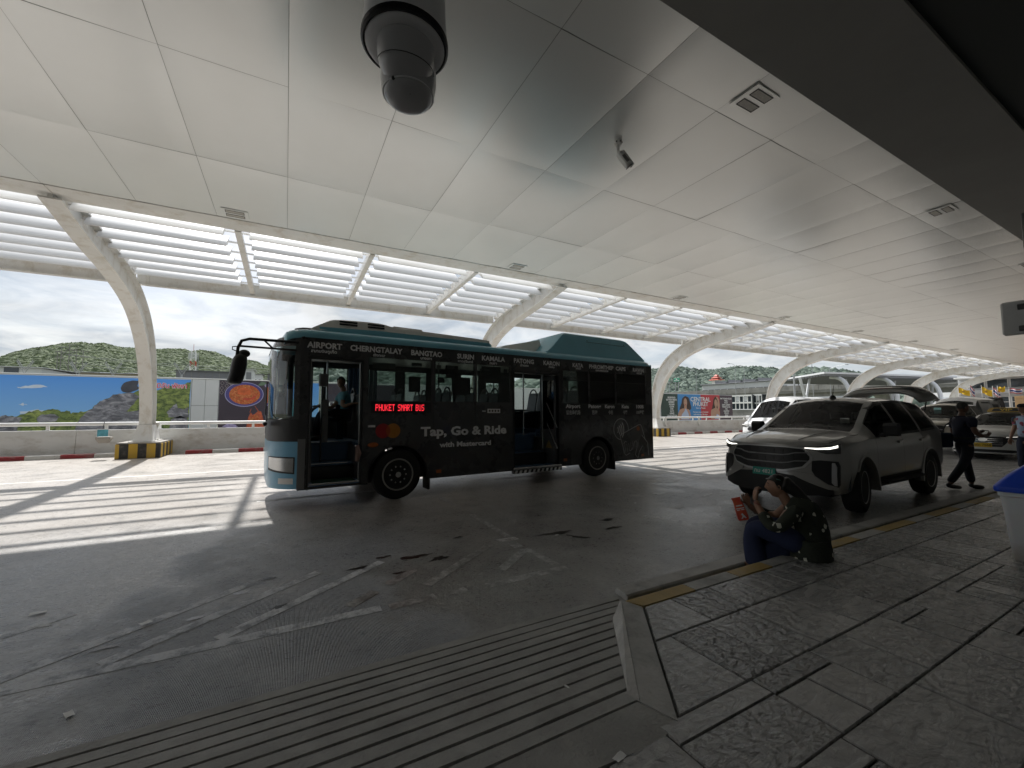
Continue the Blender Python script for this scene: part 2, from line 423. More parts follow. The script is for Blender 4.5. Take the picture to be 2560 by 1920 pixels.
for x0, x1 in ((-14, .70), (.76, 1.14), (1.28, 1.42), (1.6, 2.48), (9.8, 22), (24, 60)):
    line([(x0, 3.43), (x1, 3.45)], .105, m='paint_faded' if .5 < x0 < 3 else 'paint')
for i_, xs in enumerate([-15+.65*q for q in range(20)]+[-1.50, -.95, -.36, .38, .90, 1.58]):          # diagonal hatching behind the kerbside line
    if xs > .2 and xs < .6: line([(xs+.10, 3.60), (xs+.34, 3.79)], .10, m='paint_faded'); line([(xs+.46, 3.88), (xs+.80, 4.15)], .10, m='paint_faded')
    elif xs > .6: line([(xs+.30 if xs > 1.5 else xs+.24, 3.70), (xs+(.80 if xs > 1.5 else 1.22), 4.10 if xs > 1.5 else 4.46)], .10, m='paint_faded')
    else: line([(xs, 3.52), (xs+1.27, 4.50)], .10)
for xs in np.arange(9.9, 21, .62): line([(xs+.55, 3.50), (xs, 4.15)], .07)
line([(2.43, 3.56), (2.41, 4.14)], .09, m='paint_faded'); line([(2.45, 4.62), (2.5, 5.9)], .09, m='paint_faded'); line([(2.49, 6.6), (2.5, 7.4)], .08, m='paint_faded')
line([(2.26, 4.53), (2.52, 4.53)], .12); line([(2.37, 4.2), (2.37, 4.45)], .12, m='paint_faded')
line([(-30, 13.5), (140, 13.2)], .11, m='paint2')
for x0 in np.arange(-20, 120, 9.0): line([(x0+1.6, 8.55), (x0+4.1, 8.6)], .11, m='paint2')
line([(-9, 7.25), (-.1, 7.0)], .06)
line([(-.1, 8.62), (1.1, 8.63)], .10, m='paint2'); line([(4.3, 8.70), (5.5, 8.71)], .10, m='paint2')
for a, b in (((16.5, 10.4), (19.3, 11.6)), ((19.5, 10.2), (22, 11.5)), ((14.6, 12.6), (17.2, 12.6))): line([a, b], .14, m='paint2')
# oil patches and dried splashes: thin sheets with ragged outline lying on the road
def blot(x, y, rx, ry, m, seed, rot=0, name='oil_stain'):
    rr = random.Random(seed); ph = [rr.uniform(0, 6.28) for _ in range(6)]; pts = []
    for i in range(40):
        a = 2*PI*i/40; k_ = 1+.22*math.sin(2*a+ph[0])+.22*math.sin(3*a+ph[1])+.17*math.sin(5*a+ph[2])+.14*math.sin(9*a+ph[3])+.1*math.sin(13*a+ph[4])
        u, v = rx*k_*math.cos(a), ry*k_*math.sin(a)
        pts.append((x+u*math.cos(rot)-v*math.sin(rot), y+u*math.sin(rot)+v*math.cos(rot), .0025+.0003*(seed % 5)))
    c = (x, y, pts[0][2]); mb = MB().add([c]+pts, [(0, i+1, (i+1) % 40+1) for i in range(40)])
    return obj(name, mb, m, road)
M['oil'] = mat('oil_stain', (.022, .017, .014), .3, var=.3, vs=20)
M['splash'] = mat('dried_white_splash', (.55, .56, .56), .5, var=.25, vs=12)
for i, (x, y, rx, ry, ro) in enumerate(((3.02, 4.46, .26, .045, -.15), (3.2, 4.2, .12, .04, -1.0), (4.07, 4.66, .10, .05, 0), (3.85, 4.3, .10, .045, 0), (1.24, 4.47, .13, .05, 0), (1.46, 4.3, .10, .045, .4), (.67, 4.42, .12, .025, .1), (.95, 4.62, .07, .03, .2), (1.0, 4.1, .05, .03, 0), (-.55, 3.95, .05, .03, .3), (-.3, 4.3, .05, .03, 0), (-1.0, 3.75, .06, .03, .3), (-.1, 4.55, .05, .03, .3), (1.9, 4.9, .05, .03, .2), (4.9, 4.1, .04, .03, .2), (.0, 3.86, .05, .025, .2))):
    blot(x, y, rx, ry, M['oil'], i, ro)
for i, (x, y, rx, ry, ro) in enumerate(((6.2, 5.65, .14, .07, .1), (7.5, 6.55, .3, .10, .1), (6.9, 5.15, .16, .05, .2), (5.6, 4.7, .1, .04, .1), (-2.6, 4.6, .12, .10, .2), (-1.5, 4.35, .05, .03, .2), (7.2, 5.9, .1, .04, 0), (5.9, 6.4, .09, .03, .1), (4.7, 4.55, .05, .02, .4), (8.3, 5.4, .1, .05, .3))):
    blot(x, y, rx, ry, M['splash'], i+30, ro, 'dried_splash')

# ---- kerbside pavement
pave = struct('pavement', MB().prism([(2.235, 2.222, .0), (150, 2.222, .0), (150, -4.2, .0), (-60, -4.2, .0), (-60, 1.33, .0), (1.09, 1.33, .0), (1.41, 1.305, .0), (1.558, 1.352, .0)], (0, 0, .146)), M['grout'])
# kerb stones, worn yellow and grey in turn, with a pale sloping flare at the ramp
edges = [2.18, 2.81, 3.35, 3.83, 4.55, 5.45, 6.05, 6.9, 7.5, 8.4, 9.0, 9.9, 10.5, 11.4, 12.0, 12.9, 13.5, 14.4, 15.0, 16.5, 18, 20, 22, 25, 28, 32, 37, 44, 55, 75, 110]
for i in range(len(edges)-1):
    x0, x1 = edges[i]+.004, edges[i+1]-.004
    mb = MB()
    prof = [(2.225, .0), (2.375, .0), (2.365, .14), (2.352, .156), (2.335, .161), (2.225, .161)]
    if i == 0: mb.loft([[(2.26 if j in (0, 5) else 2.2, y, z) for j, (y, z) in enumerate(prof)], [(x1, y, z) for y, z in prof]])
    else: mb.loft([[(x0, y, z) for y, z in prof], [(x1, y, z) for y, z in prof]])
    obj('kerb_stone', mb, M['kerb_yellow'] if i % 2 == 0 else M['kerb'], pave)
a, b = Vector((2.19, 2.372, .16)), Vector((1.508, 1.52, .163)); ai, bi = Vector((2.238, 2.216, .16)), Vector((1.562, 1.352, .163))
obj('kerb_flare', MB().loft([[tuple(a), tuple(ai), (ai.x, ai.y, 0), (a.x, a.y, 0)], [tuple(b), tuple(bi), (bi.x, bi.y, 0), (b.x, b.y, 0)]]), M['kerb'], pave)
mb = MB().add([(2.188, 2.374, .157), (1.506, 1.522, .161), (1.505, 1.60, .150), (2.10, 2.372, .045), (2.42, 2.64, -.002), (2.20, 2.385, -.002)], [(0, 1, 2, 3), (0, 3, 4), (0, 4, 5)])
mb.add([(2.19, 2.36, .158), (2.42, 2.64, -.002), (2.46, 2.372, -.002)], [(0, 1, 2)])
obj('flare_face', mb, M['kerb_face'], pave)
obj('border_slab', MB().prism([(1.50, 1.53, .0), (1.56, 1.354, .0), (1.41, 1.308, .0), (1.09, 1.335, .0), (-60, 1.335, .0), (-60, 1.53, .0)], (0, 0, .159)), M['ramp'], pave)
# stamped slate tiles in random ashlar courses
def slab(poly_pts, name='tile', z=.16, par=pave, m='tile', dz=0):
    c = Vector((0, 0, 0))
    for q in poly_pts: c += Vector((q[0], q[1], 0))
    c /= len(poly_pts)
    top = []; mid_ = []; bot = []
    for q in poly_pts:
        v = Vector((q[0], q[1], 0)); d = (c-v).normalized()
        bot.append((v.x, v.y, .10)); mid_.append((v.x, v.y, z-.006+dz)); t = v+d*.007; top.append((t.x, t.y, z+dz))
    n_ = len(top); mb = MB().loft([bot, mid_, top])
    return obj(name, mb, M[m], par)
rt = random.Random(11); G = .005
def tile(x0, x1, y0, y1): slab([(x0+G, y0+G), (x1-G, y0+G), (x1-G, y1-G), (x0+G, y1-G)], dz=rt.uniform(-.0015, .0025))
far = MB()
def course(xs, y0, y1, lim=13.0):
    for a_, b_ in zip(xs[:-1], xs[1:]):
        if b_ < lim: tile(a_, b_, y0, y1)
        else: far.box(a_+G, b_-G, y0+G, y1-G, .1, .16)
def walk(x0, x1, lo, hi):
    out_ = [x0]
    while out_[-1] < x1: out_.append(out_[-1]+rt.uniform(lo, hi))
    return out_
xs1 = [2.515, 2.93, 3.24] + walk(3.62, 60, .36, .46)
slab([(1.985, 1.868), (2.51, 1.868), (2.51, 2.212), (2.262, 2.212)]); course(xs1, 1.863, 2.215)
xs2 = [2.103, 2.42, 2.83, 3.325] + walk(3.78, 60, .42, .52)
slab([(1.60, 1.375), (2.098, 1.375), (2.098, 1.858), (1.977, 1.858)]); course(xs2, 1.37, 1.863)
bands = [(1.37, .965), (.965, .55), (.55, .12), (.12, -.35)]
for bi_, (yt, yb) in enumerate(bands):
    x = 1.46 if bi_ == 0 else (-.3 - .2*bi_)
    if bi_ == 0: slab([(1.20, 1.085), (1.455, 1.085), (1.455, 1.325), (1.14, 1.32)]); slab([(.85, .97), (1.455, .97), (1.455, 1.08), (1.2, 1.08)])
    while x < 60:
        w = rt.uniform(.36, .75); kind = rt.random()
        if x > 9.0: far.box(x+G, x+w-G, yb+G, yt-G, .1, .16)
        elif kind < .35:
            f = yt-(yt-yb)*rt.choice((.28, .7)); tile(x, x+w, f, yt); tile(x, x+w, yb, f)
        elif kind < .6:
            f = yt-(yt-yb)*.3; tile(x, x+w, f, yt); h = x+w*rt.uniform(.4, .6); tile(x, h, yb, f); tile(h, x+w, yb, f)
        else: tile(x, x+w, yb, yt)
        x += w
for yb in np.arange(-.8, -4.2, -.45):
    x = -2.0
    while x < 30:
        w = rt.uniform(.4, .7); far.box(x+G, x+w-G, yb+G, yb+.45-G, .1, .16); x += w
for j in range(60): far.box(-60+G, -2-.0, .97, 1.32, .1, .16) if j == 0 else None
o = obj('tile', far, M['tile'], pave); o['kind'] = 'stuff'
# ramp of concrete ribs rising from the road to the pavement
ramp = struct('dropped_kerb_ramp', MB().prism([(-60, 2.74, -.02), (-60, 1.53, -.02), (-60, 1.53, .138), (-60, 2.74, -.016)], (61.50, 0, 0)), M['grout'])
N_ = 12; y0, y1 = 2.74, 1.535
for i in range(N_):
    ya = y0+(y1-y0)*i/N_-.006; yb = y0+(y1-y0)*(i+1)/N_+.006; za = .158*i/N_; zb = .158*(i+1)/N_
    xe = 2.42-(2.64-min(2.64, (ya+yb)/2))*.80
    q = [(ya, za-.012), (ya-.004, za+.002), (yb+.004, zb+.0), (yb, zb-.016)]
    mb = MB(); sg = [-14+j*(xe+14)/40 for j in range(41)]
    mb.loft([[(x, y+rt.uniform(-.002, .002), z+(rt.uniform(-.0015, .0015) if 0 < jj < 3 else 0)) for jj, (y, z) in enumerate(q)] for x in sg])
    obj('rib', mb, M['ramp'], ramp)
# low concrete strip lying on the road in front of the kerb
gs = [2.46, 5.3, 8.3, 11.3, 14.3, 17.3, 23, 35, 60]
for i in range(len(gs)-1):
    x0, x1 = gs[i]+.006, gs[i+1]-.006
    pr = [(2.60, .0), (2.60, .035), (2.615, .048), (2.765, .048), (2.78, .035), (2.78, 0)]
    obj('channel_slab', MB().loft([[(x0 + (.03 if i == 0 and y > 2.7 else 0), y, z) for y, z in pr], [(x1, y, z) for y, z in pr]]), M['kerb'], pave)
M['gap_dirt'] = mat('gutter_dirt', (.09, .085, .08), .9)
obj('gutter', MB().add([(2.3, 2.37, .004), (90, 2.37, .004), (90, 2.60, .004), (2.46, 2.60, .004)], [(0,1,2,3)]), M['gap_dirt'], road)

# ================================================================== canopy: ceiling, ribs, louvers, edge beam
canopy = thing('canopy', 'long white vehicle canopy with panelled ceiling and louvred outer edge over the road', 'canopy')
YR = [2.30, 3.77, 6.30, 8.82, 11.34]
XP = [-15.73+1.42*i for i in range(73)]
rc = random.Random(5)
for r in range(4):
    y0, y1 = YR[r], YR[r+1]; w = 1.42-.006; d = y1-y0-.007
    pm = MB().grid(9, 9, lambda a, b: ((a-.5)*w, (b-.5)*d, .0045*((2*a-1)**2+.5*(2*b-1)**2)+(.006 if a in (0, 1) or b in (0, 1) else 0)), flip=True).mesh('ceiling_panel', False)
    pm.polygons.foreach_set('use_smooth', [True]*len(pm.polygons))
    pm.materials.append(M['panel'])
    for i in range(72):
        o = D.objects.new('ceiling_panel', pm); COL.objects.link(o); o.parent = canopy
        o.location = ((XP[i]+XP[i+1])/2, (y0+y1)/2, 6.05)
        o.rotation_euler = (rc.gauss(0, .0014), rc.gauss(0, .0022), 0)
obj('roof_slab', MB().box(-30, 110, 1.2, 11.9, 6.12, 6.45), M['roof'], canopy)
obj('ceiling_void', MB().box(-15.7, 86.4, 2.3, 11.5, 6.084, 6.11), M['dark_joint'], canopy)
for i in range(8):
    x0 = -17.2+12.85*i; obj('edge_gutter', MB().box(x0+.004, x0+12.846, 11.35, 12.03, 6.045, 6.5, .01), M['steel_white'], canopy)
# the ribs: an I-section curving from the pedestal up to the ceiling edge
INN = [(11.75, 5.94), (13.4, 5.64), (15.4, 5.34), (16.95, 4.90), (17.95, 4.25), (18.60, 3.50), (18.98, 2.70), (19.22, 1.90), (19.32, 1.10)]
inn = spline(INN, 40)
def off_curve(c, d):
    out_ = []
    for i, p_ in enumerate(c):
        a_ = np.array(c[max(i-1, 0)]); b_ = np.array(c[min(i+1, len(c)-1)]); t = (b_-a_)/np.linalg.norm(b_-a_)
        n_ = np.array((-t[1], t[0])); 
        if n_[0] < 0 and n_[1] < 0: n_ = -n_
        if n_[0]+n_[1] < 0: n_ = -n_
        dd = d(i/(len(c)-1)) if callable(d) else d
        out_.append(tuple(np.array(p_)+n_*dd))
    return out_
depth = lambda t: np.interp(t, [0, .3, .5, .62, .8, 1], [.50, .72, .84, .80, .62, .52])
outc = off_curve(inn, depth)
inn2 = off_curve(inn, .045); outc2 = off_curve(inn, lambda t: depth(t)-.045)
def flange(A, B, w):
    return MB().loft([[(-w/2, *a_), (w/2, *a_), (w/2, *b_), (-w/2, *b_)] for a_, b_ in zip(A, B)])
rib_parts = {
 'inner_flange': flange(inn, inn2, .36).mesh('inner_flange'), 'outer_flange': flange(outc2, outc, .36).mesh('outer_flange'),
 'web': MB().loft([[(-.035, *a_), (.035, *a_), (.035, *b_), (-.035, *b_)] for a_, b_ in zip(inn2, outc2)]).mesh('web')}
rib_parts['hanger_plate'] = MB().box(-.03, .03, 12.05, 17.25, 5.90, 6.30).mesh('hanger_plate')
ped = MB().loft([[(-.30, 19.08, .56), (.30, 19.08, .56), (.30, 20.1, .56), (-.30, 20.1, .56)], [(-.27, 19.12, .62), (.27, 19.12, .62), (.27, 20.06, .62), (-.27, 20.06, .62)], [(-.20, 19.26, 1.14), (.20, 19.26, 1.14), (.20, 19.92, 1.14), (-.20, 19.92, 1.14)]])
ped.box(-.36, .36, 18.98, 20.2, .54, .575)
for sx in (-1, 1):
    for k_ in range(3): ped.lathe([(.0, 0), (.025, 0), (.025, .04), (0, .04)], (sx*.31, 19.15+k_*.45, .575), n=6)
rib_parts['pedestal'] = ped.mesh('pedestal')
rib_parts['pin'] = MB().lathe([(.0, -.26), (.07, -.26), (.07, .26), (0, .26)], (0, 19.9, 1.16), 'X', 14).mesh('pin')
for k_, me in rib_parts.items():
    me.materials.append(M['steel_white'])
    if k_ != 'web': me.polygons.foreach_set('use_smooth', [True]*len(me.polygons)); me.set_sharp_from_angle(angle=R(35))
RX = [-17.25+12.85*i for i in range(8)]
where = ['left of the picture, outside the hoarding end', 'standing at left beside the blue island hoarding', 'rising behind the bus roof', 'standing just right of the bus tail', 'rising behind the white van roof', 'rising behind the raised tailgate', 'second farthest down the row by the flags', 'farthest down the row by the flags']
for i, x in enumerate(RX):
    col_ = thing('canopy_column', 'curved white steel canopy column ' + where[i], 'column', (x, 0, 0), group='curved canopy columns along the road')
    for k_, me in rib_parts.items():
        obj(k_, me, None, col_)
# yellow-black concrete plinths
n = NT('yellow_black_stripes'); xo = n.sep(n.obj)
st = n.math('GREATER_THAN', n.math('FRACT', n.math('MULTIPLY', n.math('ADD', n.math('ADD', xo[0], xo[1]), 1.2), 2.083)), .5)
ch = n.ramp(n.noise(6, 6, .7, vec=n.obj), [(.5, 0.0), (.72, 1.0)])
M['hazard'] = n.set(Base_Color=n.mix(n.math('MULTIPLY', ch, .35), n.mix(st, (.52, .33, .04), (.03, .03, .03)), (.25, .22, .18)), Roughness=.65)
for i, x in enumerate(RX):
    t = thing('column_plinth', 'striped concrete plinth under column ' + where[i], 'plinth', (x-.04, 19.75, 0), group='striped column plinths')
    obj('block', MB().box(-.6, .6, -.95, .95, 0, .50, .015), M['hazard'], t)
    obj('cap', MB().box(-.585, .585, -.935, .935, .503, .545, .01), M['concrete'], t)
# secondary ribs between the columns
mr = MB().prism([(-.07, 12.03, 6.02), (-.07, 17.28, 5.80), (-.07, 17.28, 5.88), (-.07, 12.03, 6.10)], (.14, 0, 0)); mr.prism([(-.02, 12.03, 6.10), (-.02, 17.28, 5.88), (-.02, 17.28, 6.2), (-.02, 12.03, 6.35)], (.04, 0, 0))
mrm = mr.mesh('secondary_rib'); mrm.materials.append(M['steel_white'])
for i in range(7):
    for k_ in (1, 2, 3): obj('secondary_rib', mrm, None, canopy, loc=(RX[i]+3.2125*k_, 0, 0))
    b_ = MB().box(RX[i]+.05, RX[i+1]-.05, 17.30, 17.34, 5.72, 6.12).box(RX[i]+.05, RX[i+1]-.05, 17.24, 17.42, 5.70, 5.735).box(RX[i]+.05, RX[i+1]-.05, 17.24, 17.42, 6.10, 6.135)
    for e in (RX[i]+.05, RX[i+1]-.35):
        b_.box(e, e+.3, 17.27, 17.30, 5.76, 6.07)
        for q in range(8): b_.lathe([(0, 0), (.018, 0), (.018, -.02), (0, -.02)], (e+.08+.14*(q % 2), 17.27, 5.80+.08*(q//2)), 'Y', 6)
    obj('edge_beam', b_, M['steel_white'], canopy)
# louvre blades: lens section lying almost along the sunlight
def blade_mesh(Lb):
    a_ = R(42); c_, s_ = math.cos(a_), math.sin(a_); pr = []
    for k_ in range(16):
        th = 2*PI*k_/16; u, v = .325*math.cos(th), .055*math.sin(th)
        pr.append((u*c_-v*s_, u*s_+v*c_))
    mb = MB().loft([[(-Lb/2, y, z) for y, z in pr], [(Lb/2, y, z) for y, z in pr]])
    mb.box(-Lb/2-.24, -Lb/2+.0, -.02, .02, -.02, .02).box(Lb/2, Lb/2+.24, -.02, .02, -.02, .02)
    me = mb.mesh('louver_blade'); me.materials.append(M['blade']); me.polygons.foreach_set('use_smooth', [True]*len(me.polygons)); me.set_sharp_from_angle(angle=R(40))
    return me
bm_ = blade_mesh(3.2125-.46)
for i in range(7):
    for k_ in range(4):
        if i == 0 and k_ < 1: continue
        for j in range(7):
            sh = .10 if k_ == 0 else (-.10 if k_ == 3 else 0)
            obj('louver_blade', bm_, None, canopy, loc=(RX[i]+3.2125*(k_+.5)-sh, 12.45+.745*j, 6.16-.012*j))
# ---- lamps recessed in the ceiling
lm = mat('lamp_window', (.42, .40, .36), .35, var=.3, vs=60)
def lamp(x, y, label, wide=True):
    t = thing('ceiling_lamp', label, 'ceiling light', (x, y, 6.05), group='recessed twin ceiling lamps')
    W_, H_ = (.48, .36) if wide else (.36, .48)
    obj('plate', MB().box(-.26, .26, -.22, .22, -.018, -.006, .006), M['panel'], t)
    for s_ in (-1, 1):
        mb = MB(); x0, x1, y0_, y1_ = -.17, .17, s_*.10-.055, s_*.10+.055
        for a0, a1, b0, b1 in ((x0-.012, x1+.012, y0_-.012, y0_), (x0-.012, x1+.012, y1_, y1_+.012), (x0-.012, x0, y0_, y1_), (x1, x1+.012, y0_, y1_)): mb.box(a0, a1, b0, b1, -.024, -.0185)
        f_ = obj('lamp_frame', mb, M['black'], t)
        obj('lens', MB().box(x0, x1, y0_, y1_, -.022, -.0185, .002), lm, f_)
    if not wide: t.rotation_euler = (0, 0, PI/2)
for i, (x, l) in enumerate(((-8.4, 'at the left end outside the picture'), (-1.15, 'above the first blind bay, left of the dome camera'), (6.16, 'above the front of the bus roof unit'), (13.5, 'above the column right of the bus'), (20.8, 'beyond the bus tail, fourth along the outer edge'), (28.1, 'fifth along the outer edge'), (35.4, 'sixth along the outer edge'), (42.7, 'seventh along the outer edge'))):
    lamp(x, 11.0, 'twin recessed lamp near the louvres ' + l)
for x, l in ((-1.2, 'out of view behind the dome camera'), (5.84, 'large and nearest to the dark beam'), (12.86, 'second one beside the dark beam'), (20.0, 'third one beside the dark beam'), (27.2, 'farthest one beside the dark beam')):
    lamp(x, 3.35, 'twin recessed lamp ' + l)
# ---- terminal building: dark beam, soffit and an unseen pale wall behind the camera for bounce light
tb = thing('terminal_building', 'terminal frontage with dark soffit and grey soffit beam above the pavement', 'building', (0, -3, 0))
def tpart(nm, mb, m): 
    o = obj(nm, mb, m, tb); o.matrix_parent_inverse = Matrix.Translation((0, 3, 0)); return o
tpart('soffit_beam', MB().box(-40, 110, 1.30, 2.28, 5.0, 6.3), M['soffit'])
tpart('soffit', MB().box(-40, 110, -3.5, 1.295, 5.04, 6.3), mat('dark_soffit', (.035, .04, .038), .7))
tpart('wall', MB().box(-40, 110, -3.9, -3.5, 0, 12), M['bounce_wall'])

# ================================================================== the bus  (local axes: u to the rear, v away from the camera, w up)
bus = thing('city_bus', 'black and blue single deck bus with both side doors open and white stop names', 'bus', (1.779, 7.497, 0), math.atan2(.07257, .99736))
M['bus_black'] = mat('black_bus_wrap', (.036, .036, .037), .28, coat=.4, var=.15, vs=2, rvar=.10, dirt=(.048, .046, .043), ds=2.2)
M['bus_blue'] = mat('teal_blue_bus_paint', (.17, .46, .57), .35, coat=.3, var=.08, vs=2)
M['bus_blue2'] = mat('light_blue_bumper', (.17, .42, .62), .35, coat=.3, var=.08, vs=3)
M['bus_white'] = mat('cream_bus_roof', (.80, .785, .74), .4, var=.05, vs=3, dirt=(.66, .63, .57), ds=4)
M['print'] = mat('white_lettering', (.80, .80, .80), .5)
M['print_dim'] = mat('dim_lettering', (.5, .5, .5), .5)
M['tint'] = thin_glass('tinted_bus_glass', (.52, .57, .55), .85)
M['clear'] = thin_glass('clear_glass', (.86, .90, .88), .9)
M['screen'] = thin_glass('windscreen_glass', (.62, .72, .72), 1.0, ior=1.7)
M['int_dark'] = mat('bus_interior', (.10, .10, .105), .6)
M['int_blue'] = mat('bus_floor_blue', (.08, .15, .26), .5, var=.1)
M['seat_blue'] = mat('blue_seat_plastic', (.016, .03, .05), .45)
M['pole'] = mat('steel_pole', (.5, .5, .5), .25, metal=1)
M['orange'] = mat('amber_reflector', (.42, .10, .012), .4)
M['rim'] = mat('steel_rim', (.34, .33, .31), .45, metal=.2, var=.15, vs=9)
def wall(mb, v, u0, u1, w0, w1, holes=(), arches=(), flip=False):
    us = {u0, u1}
    for a, b, c, d_ in holes: us |= {a, b}
    for c, r_, wz in arches: us |= {c+r_*math.cos(PI*k/18) for k in range(19)}
    us = sorted(x for x in us if u0-1e-6 <= x <= u1+1e-6)
    def bot(x, lo):
        for c, r_, wz in arches:
            if abs(x-c) < r_-1e-6: lo = max(lo, wz+math.sqrt(max(0, r_*r_-(x-c)**2)))
        return lo
    for a, b in zip(us[:-1], us[1:]):
        if b-a < 1e-5: continue
        m_ = (a+b)/2; cut = sorted([(c, d_) for (p, q, c, d_) in holes if p-1e-6 <= m_ <= q+1e-6]); z = w0
        segs = []
        for c, d_ in cut:
            if c > z: segs.append((z, c))
            z = max(z, d_)
        if z < w1: segs.append((z, w1))
        for s0, s1 in segs:
            za, zb = (bot(a, s0), bot(b, s0)) if s0 == w0 else (s0, s0)
            mb.add([(a, v, za), (b, v, zb), (b, v, s1), (a, v, s1)], [(0, 1, 2, 3)])
    return mb
F0, F1 = -1.60, 6.85; WID = 2.35; DOORS = [(-1.45, -.66, .36, 2.40), (2.45, 3.64, .33, 2.38)]
NW = [(-.55, .60), (.68, 1.50), (1.56, 2.34), (3.78, 4.55), (4.61, 5.45), (5.51, 6.60)]
near_h = DOORS+[(a, b, 1.74, 2.50) for a, b in NW]
ARC = [(0.0, .53, .42), (4.84, .53, .42)]
bp = lambda nm, mb, m, **k: obj(nm, mb, M[m], bus, **k)
side = wall(MB(), 0, F0, F1, .32, 2.75, near_h, ARC); bp('side_panel', side, 'bus_black', fix=False)
FW = [(-1.5, -.93), (-.86, -.45), (-.2, .62), (.85, 1.38), (1.6, 2.1), (2.32, 2.82), (3.05, 3.45), (3.95, 4.86), (5.0, 5.45), (5.9, 6.5)]
FH = [(a, b, 1.45 if b < 0 else 1.62, 2.50) for a, b in FW]
bp('far_side_panel', wall(MB(), WID, F0, F1, .32, 2.75, FH, ARC), 'bus_black', fix=False)
bp('side_lining', wall(MB(), .05, F0, F1, .34, 2.70, near_h, ARC), 'int_dark', fix=False); bp('side_lining', wall(MB(), WID-.05, F0, F1, .34, 2.70, FH, ARC), 'int_dark', fix=False)
for a, b in NW:
    g = bp('side_window', MB().box(a, b, .008, .014, 1.74, 2.50), 'tint')
    mb = MB(); mb.box(a, b, .012, .03, 2.27, 2.285)
    obj('sliding_rail', mb, M['black'], g)
for a, b, c, d_ in FH:
    bp('far_window', MB().box(a, b, WID-.02, WID-.015, c, d_), 'clear')
for a, b, c, d_ in DOORS:      # door jambs, steps and wells
    bp('door_frame', MB().box(a-.03, a, -.012, .09, c, d_-.001, .004).box(b, b+.03, -.012, .09, c, d_-.001, .004).box(a-.03, b+.03, -.012, .12, d_, d_+.04, .004), 'black')
# front end
def ufront(v, w): 
    q = abs(v-WID/2)/(WID/2); lean = max(0, (w-2.50)/.40)**2*.22 + max(0, (.55-w)/.3)*.03
    return -2.0+.40*q**5+lean*(1-.5*q)
def front(w0, w1, nw, v0=0.0, v1=WID, off=0.0, nv=36):
    vs_ = [WID/2-WID/2*math.cos(PI*i/(nv-1)) for i in range(nv)]; vs_ = [v0+(v1-v0)*(x/WID) for x in vs_]
    return MB().grid(nv, nw, lambda a, b: (ufront(vs_[round(a*(nv-1))], w0+(w1-w0)*b)-off, vs_[round(a*(nv-1))], w0+(w1-w0)*b))
bp('front_bumper', front(.34, 1.08, 8, .004, WID-.004), 'bus_blue2', smooth=40)
bp('front_panel', front(1.083, 1.43, 4), 'black', smooth=40)
bp('windscreen', front(1.44, 2.60, 8, .03, WID-.03, -.005), 'screen', smooth=40)
mb = front(2.60, 2.76, 4)
for v in (0, WID-.05): mb.grid(3, 8, lambda a, b: (ufront(v+.05*a, 1.43+1.2*b)-.002, v+.05*a, 1.43+1.2*b))
bp('windscreen_frame', mb, 'bus_black', smooth=40)
bp('corner_strip', MB().box(-1.61, -1.50, -.006, -.001, .335, 1.12, .002), 'grey')
bp('lamp_surround', MB().grid(8, 5, lambda a, b: (ufront(.02+.46*a, .7)-.008, .02+.46*a, .575+.05*a+(.265-.05*a)*b)), 'black', smooth=50)
hl = MB().grid(8, 5, lambda a, b: (ufront(.03+.42*a, .62+.02*a+(.20+.05*(1-a))*b)-.012, .03+.42*a, .60+.06*a+(.22-.05*a)*b))
bp('headlight', hl, 'chrome', smooth=50); 
hl = MB().grid(8, 5, lambda a, b: (ufront(WID-.03-.42*a, .75)-.012, WID-.03-.42*a, .60+.06*a+(.22-.05*a)*b)); bp('headlight', hl, 'chrome', smooth=50)
bp('fog_light', MB().grid(5, 3, lambda a, b: (ufront(.03+.17*a, .46)-.012, .03+.17*a, .42+.09*b)), 'white')
bp('wiper', MB().tube([(-2.03, .3, 1.42), (-2.04, .5, 1.5), (-2.02, .95, 2.05)], .012).tube([(-2.05, .25, 1.36), (-2.05, .55, 1.36)], .03), 'black')
for u_ in (.64, 1.53, 2.40, 3.70, 4.58, 5.48): bp('panel_seam', MB().box(u_-.006, u_+.006, -.003, -.0005, .95 if u_ < 5 else 1.0, 2.74), 'grey' if False else 'black')
for u_ in (.66, 1.55, 4.60, 5.50): bp('rubber_seal', MB().box(u_-.03, u_-.022, -.004, -.001, 1.74, 2.50), 'int_dark')
# roof, with rounded side edges
def roof_ring(u, k=0.0):
    pts = []
    for v, w in ((0, 2.75), (.004, 2.80), (.03, 2.85), (.08, 2.885), (.16, 2.905), (.5, 2.93), (1.175, 2.945)): pts.append((u, v+k*.6, w-k*.35))
    return pts+[(u, WID-p[1], p[2]) for p in reversed(pts[:-1])]
rings = [roof_ring(u, k) for u, k in ((-1.83, .30), (-1.80, .16), (-1.72, .07), (-1.58, .02), (-1.45, 0), (2, 0), (6.6, 0), (6.78, .03), (6.86, .10))]
bp('roof', MB().loft(rings, True, True), 'bus_blue', smooth=35)
bp('rear_panel', MB().box(6.84, 6.87, .01, WID-.01, .33, 1.90, .01).box(6.84, 6.87, .01, .22, 1.90, 2.80, .01).box(6.84, 6.87, WID-.22, WID-.01, 1.90, 2.80, .01).box(6.84, 6.87, .22, WID-.22, 2.52, 2.80, .01), 'bus_blue'); bp('rear_window', MB().box(6.85, 6.858, .22, WID-.22, 1.90, 2.52), 'clear')
bp('ceiling', MB().box(-1.5, 6.8, .05, WID-.05, 2.62, 2.66), 'bus_white')
bp('roof_vent', MB().loft([[(-1.42+.25*math.cos(t)*s_, .55+.12*math.sin(t)*s_, w) for t in [2*PI*k/16 for k in range(16)]] for w, s_ in ((2.88, 1), (2.97, .95), (2.995, .6))]), 'black', smooth=40)
